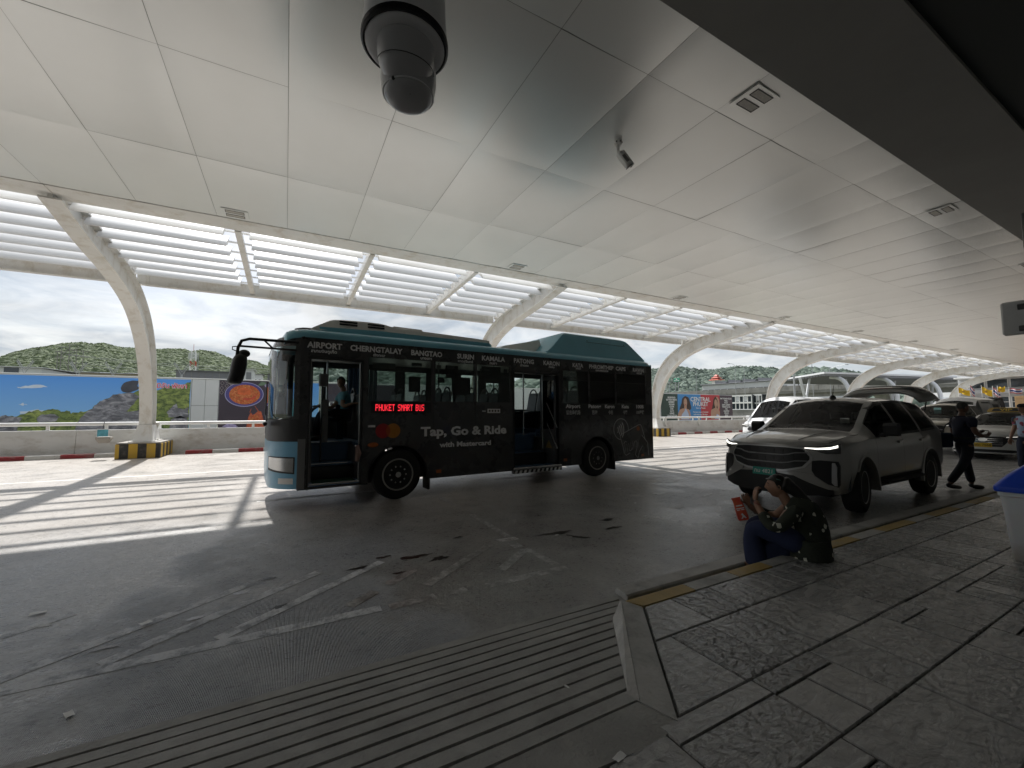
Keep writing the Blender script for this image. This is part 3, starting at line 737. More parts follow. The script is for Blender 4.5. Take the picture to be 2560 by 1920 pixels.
def pod(keys, v0, v1, slope, n_=24):
    rings = []
    for u, b, t in spline(keys, n_):
        h = max(t-b, .01); s0 = slope*h
        rings.append([(u, v0, b), (u, v0+s0*.75, b+h*.72), (u, v0+s0*1.1, b+h*.93), (u, v0+s0*1.7, t), (u, v1-s0*1.7, t), (u, v1-s0*1.1, b+h*.93), (u, v1-s0*.75, b+h*.72), (u, v1, b)])
    return MB().loft(rings)
ac = bp('air_conditioner', pod([(-1.42, 2.93, 2.97), (-1.2, 2.95, 3.10), (-1.0, 2.97, 3.17), (-.3, 2.97, 3.19), (.0, 2.97, 3.14), (.6, 2.97, 3.12), (1.9, 2.97, 3.08), (2.0, 2.95, 3.05)], .30, 2.05, .28), 'bus_white', smooth=40)
obj('unit_base', MB().loft([[(u, v0, 2.90), (u, v0+.01, t), (u, WID-v0-.01, t), (u, WID-v0, 2.90)] for u, v0, t in ((-1.46, .5, 2.93), (-1.3, .30, 3.0), (-.3, .26, 3.02), (2.0, .26, 3.0), (2.06, .28, 2.97))]), M['bus_blue'], ac)
obj('raised_lid', MB().loft([[(u, .36, 3.05), (u, .42, t), (u, 1.9, t+.03), (u, 1.95, 3.05)] for u, t in ((-.08, 3.08), (0, 3.17), (.55, 3.16), (.62, 3.08))]), M['bus_white'], ac, smooth=40)
for u in (-.98, -.50):
    for w in (3.085, 3.135): obj('vent_slot', MB().box(u, u+.30, .305+(w-2.97)*.27-.022, .42, w-.016, w+.016, .006), M['black'], ac)
bp('battery_cover', pod([(3.45, 2.90, 2.93), (3.62, 2.90, 3.06), (3.98, 2.90, 3.40), (4.10, 2.90, 3.445), (4.3, 2.90, 3.46), (5.9, 2.90, 3.46), (6.1, 2.90, 3.445), (6.24, 2.90, 3.40), (6.62, 2.90, 3.06), (6.76, 2.90, 2.93)], .14, 2.2, .22, 40), 'bus_blue', smooth=32)
mb = MB().loft([[(u, .75, 2.92), (u, .85, t), (u, 1.9, t+.04), (u, 2.0, 2.92)] for u, t in ((2.5, 2.97), (2.75, 3.10), (3.3, 3.22), (3.75, 3.32))])
bp('roof_housing', mb, 'bus_white', smooth=30)
mb = MB()
for u in (4.75, 6.05): mb.tube([(u, .255, 3.30), (u, .225, 3.30)], .012, 6)
mb.box(4.72, 6.08, .215, .235, 3.262, 3.268)
bp('cover_seam', mb, 'black')
# wheels
def bus_wheel(u, v, sgn):
    t = D.objects.new('wheel', None); COL.objects.link(t); t.parent = bus; t.location = (u, v, .44)
    obj('tyre', MB().lathe([(.28, -.13), (.38, -.135), (.425, -.11), (.44, -.06), (.44, .06), (.425, .11), (.38, .135), (.28, .13)], (0, .135, 0), 'Y', 40), M['rubber'], t, smooth=40)
    y = lambda q: q if sgn > 0 else .27-q
    obj('rim', MB().lathe([(.0, y(.05)), (.09, y(.05)), (.10, y(.02)), (.17, y(.03)), (.19, y(.09)), (.24, y(.10)), (.255, y(.0)), (.275, y(-.006)), (.285, y(.01)), (.285, y(.25)), (0, y(.25))], (0, 0, 0), 'Y', 40), M['rim'], t, smooth=30)
    mb = MB()
    for k_ in range(10):
        a_ = 2*PI*k_/10; mb.lathe([(0, y(-.002)), (.016, y(-.002)), (.016, y(.03)), (0, y(.03))], (.142*math.cos(a_), 0, .142*math.sin(a_)), 'Y', 6)
    mb.lathe([(0, y(-.02)), (.05, y(-.02)), (.055, y(.05)), (0, y(.05))], (0, 0, 0), 'Y', 14)
    obj('hub', mb, M['chrome'], t, smooth=30)
for u in (0.0, 4.84): bus_wheel(u, .02, 1); bus_wheel(u, WID-.29, -1)
mb = MB()
for u in (0.0, 4.84):
    for v in (.05, WID-.5):
        bp('wheel_arch', MB().loft([[(u+.55*math.cos(a_), v, .42+.55*math.sin(a_)), (u+.55*math.cos(a_), v+.45, .42+.55*math.sin(a_))] for a_ in [PI*k_/14 for k_ in range(15)]], closed=False), 'black', fix=False)
for u in (0.0, 4.84):
    bp('arch_lip', MB().tube([(u+.535*math.cos(a_), -.002, .42+.535*math.sin(a_)) for a_ in [PI*k_/20 for k_ in range(21)]], .012, 6), 'black')
    bp('mud_flap', MB().box(u+.56, u+.60, .02, .30, .12, .42, .004), 'rubber')
# floor with step wells, underside, platform
mb = MB().box(-.62, 2.42, .06, WID-.06, .95, 1.0).box(3.67, 6.8, .06, WID-.06, .95, 1.02).box(-1.9, -.62, .95, WID-.06, .95, 1.0).box(2.42, 3.67, .92, WID-.06, .95, 1.0)
bp('floor', mb, 'int_blue')
for a0, a1, z_ in ((-1.44, -.67, .36), (2.46, 3.63, .33)):
    bp('step', MB().box(a0, a1, .0, .50, z_, z_+.04).box(a0, a1, .49, .51, z_+.041, z_+.27), 'int_blue'); bp('step', MB().box(a0, a1, .511, .95, z_+.27, z_+.31).box(a0, a1, .945, .965, z_+.311, .948), 'int_blue')
    for a_ in (a0-.02, a1+.002): bp('step_side', MB().box(a_, a_+.018, .06, .96, .36, .94), 'int_dark')

bp('step_edge', MB().box(-1.44, -.67, -.004, .03, .375, .405, .003).box(-1.44, -.67, .495, .52, .655, .668).box(-1.44, -.67, .94, .96, .998, 1.008).box(2.40, 3.68, -.05, .03, .335, .375, .004).box(2.46, 3.63, .94, .96, .998, 1.008), 'chrome')
bp('door_mat', MB().box(-1.38, -.72, .06, .44, .402, .412, .003), 'int_blue').data.materials[0] = mat('green_mat', (.012, .06, .03), .9, var=.3, vs=30)
for i in range(11): bp('hazard_stripe', MB().prism([(2.42+.115*i, -.052, .265), (2.475+.115*i, -.052, .265), (2.50+.115*i, -.052, .325), (2.445+.115*i, -.052, .325)], (0, .004, 0)), 'print')
bp('door_sill', MB().box(2.40, 3.68, -.048, .04, .26, .333, .004), 'black')
bp('chassis', MB().box(-1.4, 6.7, .4, WID-.4, .30, .62).box(-1.52, -1.46, .1, WID-.1, .36, .95).box(.6, 2.4, .06, WID-.06, .34, .94).box(3.7, 4.25, .06, WID-.06, .34, .94).box(5.45, 6.8, .06, WID-.06, .34, .94), 'black')
# poles, grab rails, dash, seats
for u, v, w0, w1 in ((-1.45, .06, .30, 2.38), (-.67, .06, .40, 2.38), (-1.19, .62, .66, 2.1), (-1.03, 1.15, 1.0, 2.6), (3.19, .75, 1.0, 2.62), (3.56, .5, .70, 2.62), (1.2, 1.1, 1, 2.62), (2.38, .75, 1.0, 2.62), (4.4, 1.2, 1, 2.62)): bp('grab_pole', MB().tube([(u, v, w0), (u, v, w1)], .017, 8), 'pole', smooth=40)
bp('door_handrail', MB().tube([(3.57, .35, 1.75), (3.60, -.0, 1.18)], .016), 'pole', smooth=40); bp('door_handrail', MB().tube([(3.57, .35, 1.30), (3.60, -.0, .72)], .016), 'pole', smooth=40); bp('door_handrail', MB().tube([(-1.19, .62, 1.5), (-1.03, 1.15, 1.5)], .017), 'pole', smooth=40); bp('ticket_post', MB().tube([(-1.1, .9, 1.02), (-1.1, .9, 1.62)], .05), 'pole', smooth=40)

bp('ticket_machine', MB().box(-1.16, -1.04, .84, 1.0, 1.0, 1.78, .02).box(-1.24, -1.1, .55, .7, 2.0, 2.22, .01), 'grey')
mb = MB().loft([[(-1.95, v, 1.0), (-1.95, v, 1.40), (-1.62, v, 1.48), (-1.42, v, 1.42), (-1.40, v, 1.0)] for v in (.45, WID-.45)])
bp('dashboard', mb, 'int_dark')
wheel_ring = [(-1.20+.13*math.cos(t), 1.72+.21*math.sin(t), 1.60+.10*math.cos(t)) for t in [2*PI*k_/24 for k_ in range(25)]]
bp('steering_wheel', MB().tube(wheel_ring, .016, 6, False).tube([(-1.20, 1.72, 1.59), (-1.42, 1.72, 1.38)], .03).tube([wheel_ring[3], wheel_ring[15]], .012).tube([wheel_ring[9], wheel_ring[21]], .012), 'black')
bp('driver_partition', MB().box(-.44, -.40, 1.2, WID-.08, 1.0, 1.9), 'int_dark')
for k_ in range(14): bp('curtain', MB().tube([(-.42+.045*k_, WID-.12+.02*(k_ % 2), 1.5), (-.42+.045*k_, WID-.12+.02*(k_ % 2), 2.52)], .022, 6), 'seat_blue').data.materials[0] = M['int_blue']
def bus_seat(u, v, w):
    s_ = obj('seat', MB().box(u-.20, u+.22, v, v+.42, w+.38, w+.45, .03).box(u+.0, u+.12, v+.17, v+.25, w, w+.40), M['seat_blue'], bus, smooth=40)
    mb = MB().loft([[(u+.20+a, v+.02, w+.42+h), (u+.24+a, v+.02, w+.42+h), (u+.24+a, v+.40, w+.42+h), (u+.20+a, v+.40, w+.42+h)] for a, h in ((0, 0), (.05, .25), (.09, .45), (.10, .52))])
    obj('backrest', mb, M['seat_blue'], s_)
    obj('handle', MB().tube([(u+.28, v+.06, w+.88)]+[(u+.31, v+.21-.15*math.cos(a_), w+.90+.14*math.sin(a_)) for a_ in [PI*k_/8 for k_ in range(9)]]+[(u+.28, v+.36, w+.88)], .018, 6), M['black'], s_)
for u in (.75, 1.3, 1.85):
    for v in (.12, .56, 1.40, 1.84): bus_seat(u, v, 1.0)
for u in (4.1, 4.75, 5.4, 6.1):
    for v in (.12, .56, 1.40, 1.84): bus_seat(u, v, 1.12)
bus_seat(2.7, 1.84, 1.0); bus_seat(-.75, 1.5, 1.0); bus_seat(.2, 1.4, 1.0); bus_seat(.2, 1.84, 1.0)
bp('raised_floor', MB().box(3.72, 6.8, .06, 1.0, 1.02, 1.12).box(3.72, 6.8, 1.38, WID-.06, 1.02, 1.12), 'int_blue')
# open door leaves folded inward
mb = MB(); mb.box(3.585, 3.615, .06, .62, .38, 1.15).box(3.585, 3.615, .06, .11, 1.15, 2.36).box(3.585, 3.615, .57, .62, 1.15, 2.36).box(3.585, 3.615, .06, .62, 2.28, 2.36)
dl = bp('door_leaf', mb, 'int_dark'); obj('door_glass', MB().box(3.597, 3.603, .11, .57, 1.15, 2.28), M['tint'], dl)
obj('warning_sticker', MB().prism([(3.583, .18, .72), (3.583, .42, .72), (3.583, .30, .90)], (.001, 0, 0)), M['kerb_yellow'], dl)
mb = MB(); mb.box(-1.44, -1.40, .06, .5, .42, 1.0).box(-1.44, -1.41, .06, .10, 1.0, 2.36).box(-1.44, -1.41, .46, .5, 1.0, 2.36).box(-1.44, -1.41, .06, .5, 2.30, 2.36)
dl = bp('door_leaf', mb, 'int_dark'); obj('door_glass', MB().box(-1.428, -1.422, .10, .46, 1.0, 2.30), M['tint'], dl)
bp('rain_cover', MB().tube([(-.70, .03, .98), (-.69, -.01, .85), (-.72, -.02, .72)], [.03, .05, .03], 8), 'print_dim').data.materials[0] = mat('rag', (.25, .16, .14), .9)
# mirror on its arm
arm = [(-1.62, .05, 2.66), (-2.30, -.05, 2.64), (-2.40, -.07, 2.60), (-2.44, -.08, 2.50), (-2.45, -.08, 2.38)]
mr_ = bp('mirror_arm', MB().tube(arm, .022, 8).tube([(-1.62, .05, 2.53), (-2.43, -.07, 2.52)], .016, 8).tube([(-2.12, -.03, 2.645), (-2.0, -.02, 2.53)], .014, 6).tube([(-2.46, -.08, 2.44), (-2.51, -.08, 2.46), (-2.51, -.08, 2.50), (-2.46, -.08, 2.51)], .008, 6), 'black', smooth=50)
rings = []
for w, s_, du in ((2.40, .35, .03), (2.38, .72, .02), (2.33, .9, .01), (2.24, 1, 0), (2.1, 1, -.02), (2.0, .98, -.045), (1.965, .85, -.05), (1.95, .5, -.05)):
    rings.append([(-2.42+du+.10*s_*math.cos(a_), -.08+.12*s_*math.sin(a_), w) for a_ in [2*PI*k_/18 for k_ in range(18)]])
obj('mirror_housing', MB().loft(rings), M['black'], mr_, smooth=50)
obj('wide_mirror', MB().sphere((-2.36, -.08, 2.41), .075, 14, 8, (1, 1, .8)), M['black'], mr_, smooth=50)
# lettering and graphics on the near side
V0 = -.0035
def uw(u0, w0): return lambda x, y: (u0+x, V0, w0+y)
def word(s, u0, u1, w, h, m='print'):
    mb = text_mb(s, h/.72, uw(u0, w), width=u1-u0, bold=h*.055)
    return obj('lettering', mb, M[m], bus, fix=False)
for s, u0, u1 in (('AIRPORT', -1.52, -.99), ('CHERNGTALAY', -.86, .04), ('BANGTAO', .20, .81), ('SURIN', 1.12, 1.49), ('KAMALA', 1.67, 2.22), ('PATONG', 2.44, 2.96), ('KARON', 3.22, 3.68), ('KATA', 4.07, 4.40), ('PHROMTHEP', 4.59, 5.41), ('CAPE', 5.49, 5.85), ('RAWAI', 6.12, 6.55)):
    word(s, u0, u1, 2.588, .095)
for s, u0, u1, z in (('สนามบินภูเก็ต', -1.46, -1.07, 2.515), ('เชิงทะเล', -.48, -.27, 2.515), ('บางเทา', .38, .60, 2.52), ('หาดสุรินทร์', 1.14, 1.47, 2.515), ('กมลา', 1.85, 2.02, 2.52), ('ป่าตอง', 2.60, 2.82, 2.52), ('กะรน', 3.37, 3.53, 2.53), ('กะตะ', 4.17, 4.33, 2.54), ('แหลมพรหมเทพ', 4.80, 5.23, 2.53), ('ราไวย์', 6.26, 6.46, 2.53)):
    word(s, u0, u1, z, .045)
word('Tap, Go & Ride', .40, 2.25, 1.105, .165); word('with Mastercard', .77, 1.88, .885, .092)
for s, u0, u1 in (('Airport', 3.85, 4.29), ('Patong', 4.55, 4.96), ('Karon', 5.09, 5.42), ('Kata', 5.68, 5.94), ('100B', 6.22, 6.50)): word(s, u0, u1, 1.635, .085)
for s, u0, u1 in (('普吉岛机场', 3.86, 4.29), ('芭东', 4.66, 4.84), ('卡伦', 5.20, 5.37), ('卡塔', 5.72, 5.88), ('100泰铢', 6.22, 6.52)): word(s, u0, u1, 1.49, .075, 'print_dim')
bp('film_band', MB().box(3.70, 6.75, -.0022, -.001, 1.46, 1.735), 'black')
def disc(u, w, r_, m, z=V0, name='emblem', n_=32, lo=0, hi=2*PI):
    return obj(name, MB().poly([(u+r_*math.cos(lo+(hi-lo)*k_/n_), z, w+r_*math.sin(lo+(hi-lo)*k_/n_)) for k_ in range(n_)]), m, bus, fix=False)
disc(-.285, 1.215, .128, mat('emblem_red', (.36, .012, .015), .5)); disc(-.108, 1.215, .128, mat('emblem_yellow', (.50, .19, .02), .5), V0-.0008)
a0 = math.acos(.0885/.128); ov = [(-.1965-.0885+.128*math.cos(-a0+2*a0*k_/16), V0-.0016, 1.215+.128*math.sin(-a0+2*a0*k_/16)) for k_ in range(17)]+[(-.1965+.0885+.128*math.cos(PI-a0+2*a0*k_/16), V0-.0016, 1.215+.128*math.sin(PI-a0+2*a0*k_/16)) for k_ in range(1, 16)]
obj('emblem', MB().poly(ov), mat('emblem_orange', (.45, .075, .012), .5), bus, fix=False)
def ribbon(pts, w_, m='print_dim', name='outline', z=V0):
    mb = MB(); P = [Vector((p[0], p[1])) for p in pts]; A, B = [], []
    for i, q in enumerate(P):
        t = (P[min(i+1, len(P)-1)]-P[max(i-1, 0)]).normalized(); nn = Vector((-t.y, t.x))*w_/2
        A.append((q.x+nn.x, z, q.y+nn.y)); B.append((q.x-nn.x, z, q.y-nn.y))
    k_ = len(P); mb.add(A+B, [(i, i+k_, i+k_+1, i+1) for i in range(k_-1)])
    return obj(name, mb, M[m], bus, fix=False)
arcp = lambda u, w, r_, a, b, n_=20: [(u+r_*math.cos(a+(b-a)*k_/n_), w+r_*math.sin(a+(b-a)*k_/n_)) for k_ in range(n_+1)]
ribbon(arcp(5.64, 1.11, .26, -.2, 4.6, 40), .018)
for k_ in range(4): ribbon(arcp(5.42, 1.09, .12+.065*k_, -.62, .62), .022, 'print')
ribbon([(5.60, .93), (5.62, .97), (6.30, 1.21), (6.36, 1.21), (6.40, 1.17), (6.54, .80)], .016); ribbon([(5.60, .93), (5.76, .48), (5.80, .45), (5.95, .50)], .016)
ribbon([(6.40, .94), (6.62, .74), (6.66, .40)], .016); ribbon([(5.95, .55), (6.04, .60), (6.10, .75), (6.18, .80), (6.24, .74), (6.20, .60), (6.14, .45), (6.24, .36), (6.30, .52), (6.42, .66)], .014)
for k_ in range(9): ribbon([(5.72+.07*k_, .50+.016*k_), (5.69+.07*k_, .70+.018*k_)], .008)
ribbon([(5.72, .74), (5.78, .80), (5.83, .78)], .014); disc(6.27, 1.11, .055, M['orange'])
for u, w, a in ((-.45, .98, .10),): bp('side_marker', MB().lathe([(0, -.02), (.06, -.016), (.075, 0)], (u, -.002, w), 'Y', 20, Matrix.Diagonal((1.25, 1, .55, 1))), 'orange')
for u, w in ((.76, .44), (3.82, .46), (6.42, .42)): bp('reflector', MB().box(u-.05, u+.05, -.008, -.001, w-.03, w+.03, .003), 'orange')
for u, w, a, h in ((-.48, 1.30, .12, .035), (1.95, 1.565, .30, .085), (1.72, 1.56, .08, .02)): bp('notice', MB().box(u-a/2, u+a/2, -.003, -.001, w-h/2, w+h/2), 'print')
for k_ in range(4): disc(1.85+.068*k_, 1.565, .022, M['black'], -.0042, 'pictogram', 14)
for u in (4.02, 4.20): bp('filler_flap', MB().lathe([(0, -.004), (.05, -.004), (.06, 0)], (u, 0, 1.18), 'Y', 18), 'black')
# notices and posters stuck inside the window glass
rp = random.Random(3); sticker = mat('window_notice', (.30, .31, .31), .6); board = mat('dark_window_board', (.035, .037, .036), .6)
for u, w, a, h, m in ((-.28, 2.36, .40, .10, sticker), (.32, 2.42, .20, .06, sticker), (.75, 2.40, .09, .07, sticker), (1.0, 2.40, .16, .06, sticker), (.80, 2.15, .14, .10, sticker), (.80, 2.28, .10, .05, sticker), (1.22, 2.05, .40, .34, board), (.28, 2.05, .22, .28, board), (1.02, 2.32, .26, .24, board), (1.90, 2.30, .45, .34, board), (1.75, 2.40, .22, .04, sticker), (2.24, 2.40, .09, .08, sticker), (4.10, 2.42, .18, .06, sticker), (4.85, 2.42, .14, .03, sticker), (5.62, 2.40, .10, .08, sticker), (5.9, 2.40, .16, .06, sticker), (6.3, 2.42, .14, .03, sticker), (5.62, 2.28, .08, .04, sticker)):
    obj('window_notice', MB().box(u-a/2, u+a/2, .018, .021, w-h/2, w+h/2), m, bus)
# red LED route display behind the glass
led = mat('led_red', (.4, .01, .01), .5, emit=(1.0, .03, .05), es=.6); M['led'] = led
dp = bp('led_display', MB().box(-.50, .60, -.0030, -.0012, 1.53, 1.72), 'black')
def led_text(s, u0, u1, w, h, m):
    G5 = {'P': ['11110','10001','10001','11110','10000','10000','10000'], 'H': ['10001','10001','10001','11111','10001','10001','10001'], 'U': ['10001','10001','10001','10001','10001','10001','01110'], 'K': ['10001','10010','10100','11000','10100','10010','10001'], 'E': ['11111','10000','10000','11110','10000','10000','11111'], 'T': ['11111','00100','00100','00100','00100','00100','00100'], 'S': ['01111','10000','10000','01110','00001','00001','11110'], 'M': ['10001','11011','10101','10101','10001','10001','10001'], 'A': ['01110','10001','10001','11111','10001','10001','10001'], 'R': ['11110','10001','10001','11110','10100','10010','10001'], 'B': ['11110','10001','10001','11110','10001','10001','11110'], ' ': ['00000']*7}
    mb = MB(); nc = len(s)*6-1; du = (u1-u0)/nc; dw = h/7; c = 0
    for ch_ in s:
        for r_, row in enumerate(G5[ch_]):
            for q, bit in enumerate(row):
                if bit == '1':
                    x, y = u0+(c+q+.5)*du, w+h-(r_+.5)*dw
                    mb.add([(x-du*.42, V0, y-dw*.42), (x+du*.42, V0, y-dw*.42), (x+du*.42, V0, y+dw*.42), (x-du*.42, V0, y+dw*.42)], [(0,1,2,3)])
        c += 6
    return obj('led_lettering', mb, m, dp, fix=False)
led_text('PHUKET', -.42, -.085, 1.565, .115, led); led_text('SMART', -.03, .245, 1.565, .115, led); led_text('BUS', .30, .46, 1.565, .115, led)

# ================================================================== cars: a lofted body whose faces are sorted into panels, glass and trim
def interp_keys(keys, u):
    us = [k[0] for k in keys]; out_ = []
    for c in range(1, len(keys[0])):
        out_.append(float(np.interp(u, us, [k[c] for k in keys])))
    return out_
class Car:
    """local axes: x from the nose to the tail, y across (negative = nearer the pavement), z up"""
    def __init__(s, root, keys, L, wheels, paint, glass, wind, sidewin, rearwin=None, nose=(.28, 2.6), rake=.10, tail=.10, arch=.43, smooth_n=90, dark=None, liner=True):
        s.root, s.keys, s.L, s.nose, s.rake, s.tail = root, keys, L, nose, rake, tail
        s.wheels, s.arch = wheels, arch
        xs = sorted(set([0, L]+[L*i/smooth_n for i in range(smooth_n+1)]+list(wind)+[x for w in sidewin for x in w]+([*rearwin] if rearwin else [])+[wx+arch*math.cos(PI*k/14) for wx, wz in wheels for k in range(15)]))
        s.xs = [x for i, x in enumerate(xs) if i == 0 or x-xs[i-1] > .004]
        rows = [s.section(x) for x in s.xs]; n = len(rows[0]); s.n = n
        groups = {'body': MB(), 'windscreen': MB(), 'trim': MB(), 'rear': MB()}; win = {}
        def emit(mb, quad): mb.add(quad, [(0, 1, 2, 3)])
        NL, NU = s.NL, s.NU
        for i in range(len(rows)-1):
            xm = (s.xs[i]+s.xs[i+1])/2
            for j in range(n-1):
                for sg in (-1, 1):
                    P = lambda a, b: s.defo((s.xs[a], sg*rows[a][b][0], rows[a][b][1]))
                    q = [P(i, j), P(i+1, j), P(i+1, j+1), P(i, j+1)]
                    if sg > 0: q.reverse()
                    key = 'body'
                    if NL <= j < NL+NU:
                        for wi, w in enumerate(sidewin):
                            if w[0] < xm < w[1]:
                                key = ('w', wi, sg) if NL < j < NL+NU-1 else 'trim'
                        if sidewin and key == 'body' and sidewin[0][0] < xm < sidewin[-1][1] and dark: key = 'trim'
                    elif j >= NL+NU:
                        if wind[0] < xm < wind[1]: key = 'windscreen' if j >= NL+NU+1 else 'body'
                        if rearwin and rearwin[0] < xm < rearwin[1]: key = 'rear' if j >= NL+NU+2 else 'body'
                    if isinstance(key, tuple): emit(win.setdefault(key, MB()), q)
                    else: emit(groups[key], q)
        for end in (0, len(rows)-1):                              # close nose and tail
            for j in range(n-1):
                for k in range(14):
                    def P(b, t):
                        y = rows[end][b][0]; return s.defo((s.xs[end], -y+2*y*t, rows[end][b][1]))
                    q = [P(j, k/14), P(j, (k+1)/14), P(j+1, (k+1)/14), P(j+1, k/14)]
                    if end == 0: q.reverse()
                    emit(groups['body'], q)
        def weld(name, mb, m, sm=38):
            me = D.meshes.new(name); me.from_pydata(mb.v, [], mb.f)
            bm = bmesh.new(); bm.from_mesh(me); bmesh.ops.remove_doubles(bm, verts=bm.verts, dist=.0006); bmesh.ops.dissolve_degenerate(bm, edges=bm.edges, dist=.0001)
            bmesh.ops.recalc_face_normals(bm, faces=bm.faces); bm.to_mesh(me); bm.free(); me.materials.append(m)
            me.polygons.foreach_set('use_smooth', [True]*len(me.polygons)); me.set_sharp_from_angle(angle=R(sm))
            o = D.objects.new(name, me); COL.objects.link(o); o.parent = root; return o
        s.body = weld('body', groups['body'], paint)
        if groups['windscreen'].v: weld('windscreen', groups['windscreen'], glass)
        if groups['rear'].v: weld('rear_window', groups['rear'], glass)
        if groups['trim'].v: weld('window_trim', groups['trim'], M['black'])
        for k in win: weld('side_window', win[k], glass)
    NL, NU = 9, 6
    def section(s, x):
        W, zb, zs, Ws, ze, We, zc = interp_keys(s.keys, x)        # half width, bottom, shoulder z & half width, roof edge z & half width, centre z
        for wx, wz in s.wheels:
            d = abs(x-wx)
            if d < s.arch: zb = max(zb, wz+math.sqrt(s.arch**2-d*d)*.98)
        P = []
        z0 = zb
        for t in (0, .06, .18, .34, .5, .66, .8, .9, .96):
            z = z0+(zs-z0)*t; f = (z-.25)/max(.2, zs-.25)
            w = W*(1-.07*max(0, .35-f)**1.0/.35*1.0) if f < .35 else W
            if f > .8: w = W+(Ws-W)*((f-.8)/.2)**1.6
            P.append((w-(.03 if t == 0 else 0), z))
        for t in (0, .08, .3, .55, .8, .93):
            P.append((Ws+(We-Ws)*t+.02*math.sin(PI*t)*min(1, (ze-zs)*3), zs+(ze-zs)*t))
        for t in (0, .12, .26, .42, .6, .8, 1):
            P.append((We*(1-t), ze+(zc-ze)*math.sin(t*PI/2)**.8))
        return P
    def defo(s, p):
        x, y, z = p
        hw = .93
        f = max(0, 1-x/1.3)**1.5
        bx = s.nose[0]*(abs(y)/hw)**s.nose[1]*f + s.rake*max(0, z-.55)*max(0, 1-x/.5)+ .10*max(0, .5-z)*max(0, 1-x/.5)
        r = max(0, 1-(s.L-x)/1.0)**1.5
        return (x+bx-s.tail*(abs(y)/hw)**2.6*r, y, z)
    def fpatch(s, name, mat_, ys, lo, hi, off=.008, nz=3, parent=None, tail=False):
        """panel lying on the nose (or tail): y samples with lower and upper edge heights"""
        od = np.argsort(ys); ys = [ys[i] for i in od]; lo = [lo[i] for i in od]; hi = [hi[i] for i in od]
        N_ = max(len(ys), 2); yy = np.linspace(ys[0], ys[-1], 16); lo_ = np.interp(yy, ys, lo); hi_ = np.interp(yy, ys, hi)
        x0 = s.L if tail else 0; sg = 1 if tail else -1
        def P(i, t, o):
            q = s.defo((x0, yy[i], lo_[i]+(hi_[i]-lo_[i])*t)); return (q[0]+sg*o, q[1], q[2])
        rings = [[P(i, 0, -.01)]+[P(i, j/(nz-1), off) for j in range(nz)]+[P(i, 1, -.01)] for i in range(len(yy))]
        return obj(name, MB().loft(rings), mat_, parent or s.root, smooth=40)
    def yside(s, x, z):
        P = s.section(x); zs = [p[1] for p in P]; i = int(np.searchsorted(zs, z)); i = max(1, min(i, len(P)-1))
        a, b = P[i-1], P[i]; t = 0 if b[1] == a[1] else (z-a[1])/(b[1]-a[1]); return a[0]+(b[0]-a[0])*t
    def spatch(s, name, mat_, xs, lo, hi, side=-1, off=.006, parent=None, nz=3, n=16):
        xx = np.linspace(xs[0], xs[-1], n); lo_ = np.interp(xx, xs, lo); hi_ = np.interp(xx, xs, hi); rings = []
        for i in range(n):
            r_ = []
            for j in range(nz):
                z = lo_[i]+(hi_[i]-lo_[i])*j/(nz-1); q = s.defo((xx[i], side*(s.yside(xx[i], z)+off), z)); r_.append(q)
            a, b = r_[0], r_[-1]
            rings.append([(a[0], a[1]-side*(off+.01), a[2])]+r_+[(b[0], b[1]-side*(off+.01), b[2])])
        return obj(name, MB().loft(rings), mat_, parent or s.root, smooth=40)
    def seam(s, x, z0, z1, side=-1, lean=0.0):
        n_ = 10; A = []; B = []
        for i in range(n_):
            z = z0+(z1-z0)*i/(n_-1); xx = x+lean*i/(n_-1)
            for lst, d in ((A, -.004), (B, .004)): lst.append(s.defo((xx+d, side*(s.yside(xx, z)+.0015), z)))
        return obj('door_seam', MB().add(A+B, [(i, i+n_, i+n_+1, i+1) for i in range(n_-1)]), M['black'], s.root)
def car_wheel(root, x, y, R_, wd, rim_m, spokes=6, rr=.62, turn=0.0):
    t = D.objects.new('wheel', None); COL.objects.link(t); t.parent = root; t.location = (x, y, R_); t.rotation_euler = (0, 0, turn)
    h = wd/2; r0 = R_*rr
    obj('tyre', MB().lathe([(r0, -h*.9), (R_*.85, -h), (R_*.96, -h*.85), (R_, -h*.5), (R_, h*.5), (R_*.96, h*.85), (R_*.85, h), (r0, h*.9)], (0, 0, 0), 'Y', 36), M['rubber'], t, smooth=40)
    mb = MB()
    for sg in (-1, 1): mb.lathe([(r0*.9, sg*h*.3), (r0*.92, sg*h*.86), (r0*1.02, sg*h*.95), (r0*1.02, sg*h*.3)], (0, 0, 0), 'Y', 36)
    for k in range(spokes):
        a = 2*PI*k/spokes; d = Vector((math.cos(a), 0, math.sin(a))); p = Vector((-math.sin(a), 0, math.cos(a)))
        for sg in (-1, 1):
            q = [d*r0*.12+p*r0*.13, d*r0*.94+p*r0*.17, d*r0*.94-p*r0*.17, d*r0*.12-p*r0*.13]
            mb.loft([[(v.x, sg*h*.80, v.z) for v in q], [(v.x, sg*h*.55, v.z) for v in q]])
    mb.lathe([(0, -h*.86), (r0*.2, -h*.84), (r0*.2, h*.84), (0, h*.86)], (0, 0, 0), 'Y', 14)
    obj('rim', mb, rim_m, t, smooth=35)
    obj('brake_disc', MB().lathe([(0, -h*.3), (r0*.9, -h*.3), (r0*.9, h*.3), (0, h*.3)], (0, 0, 0), 'Y', 24), M['black'], t)
    return t
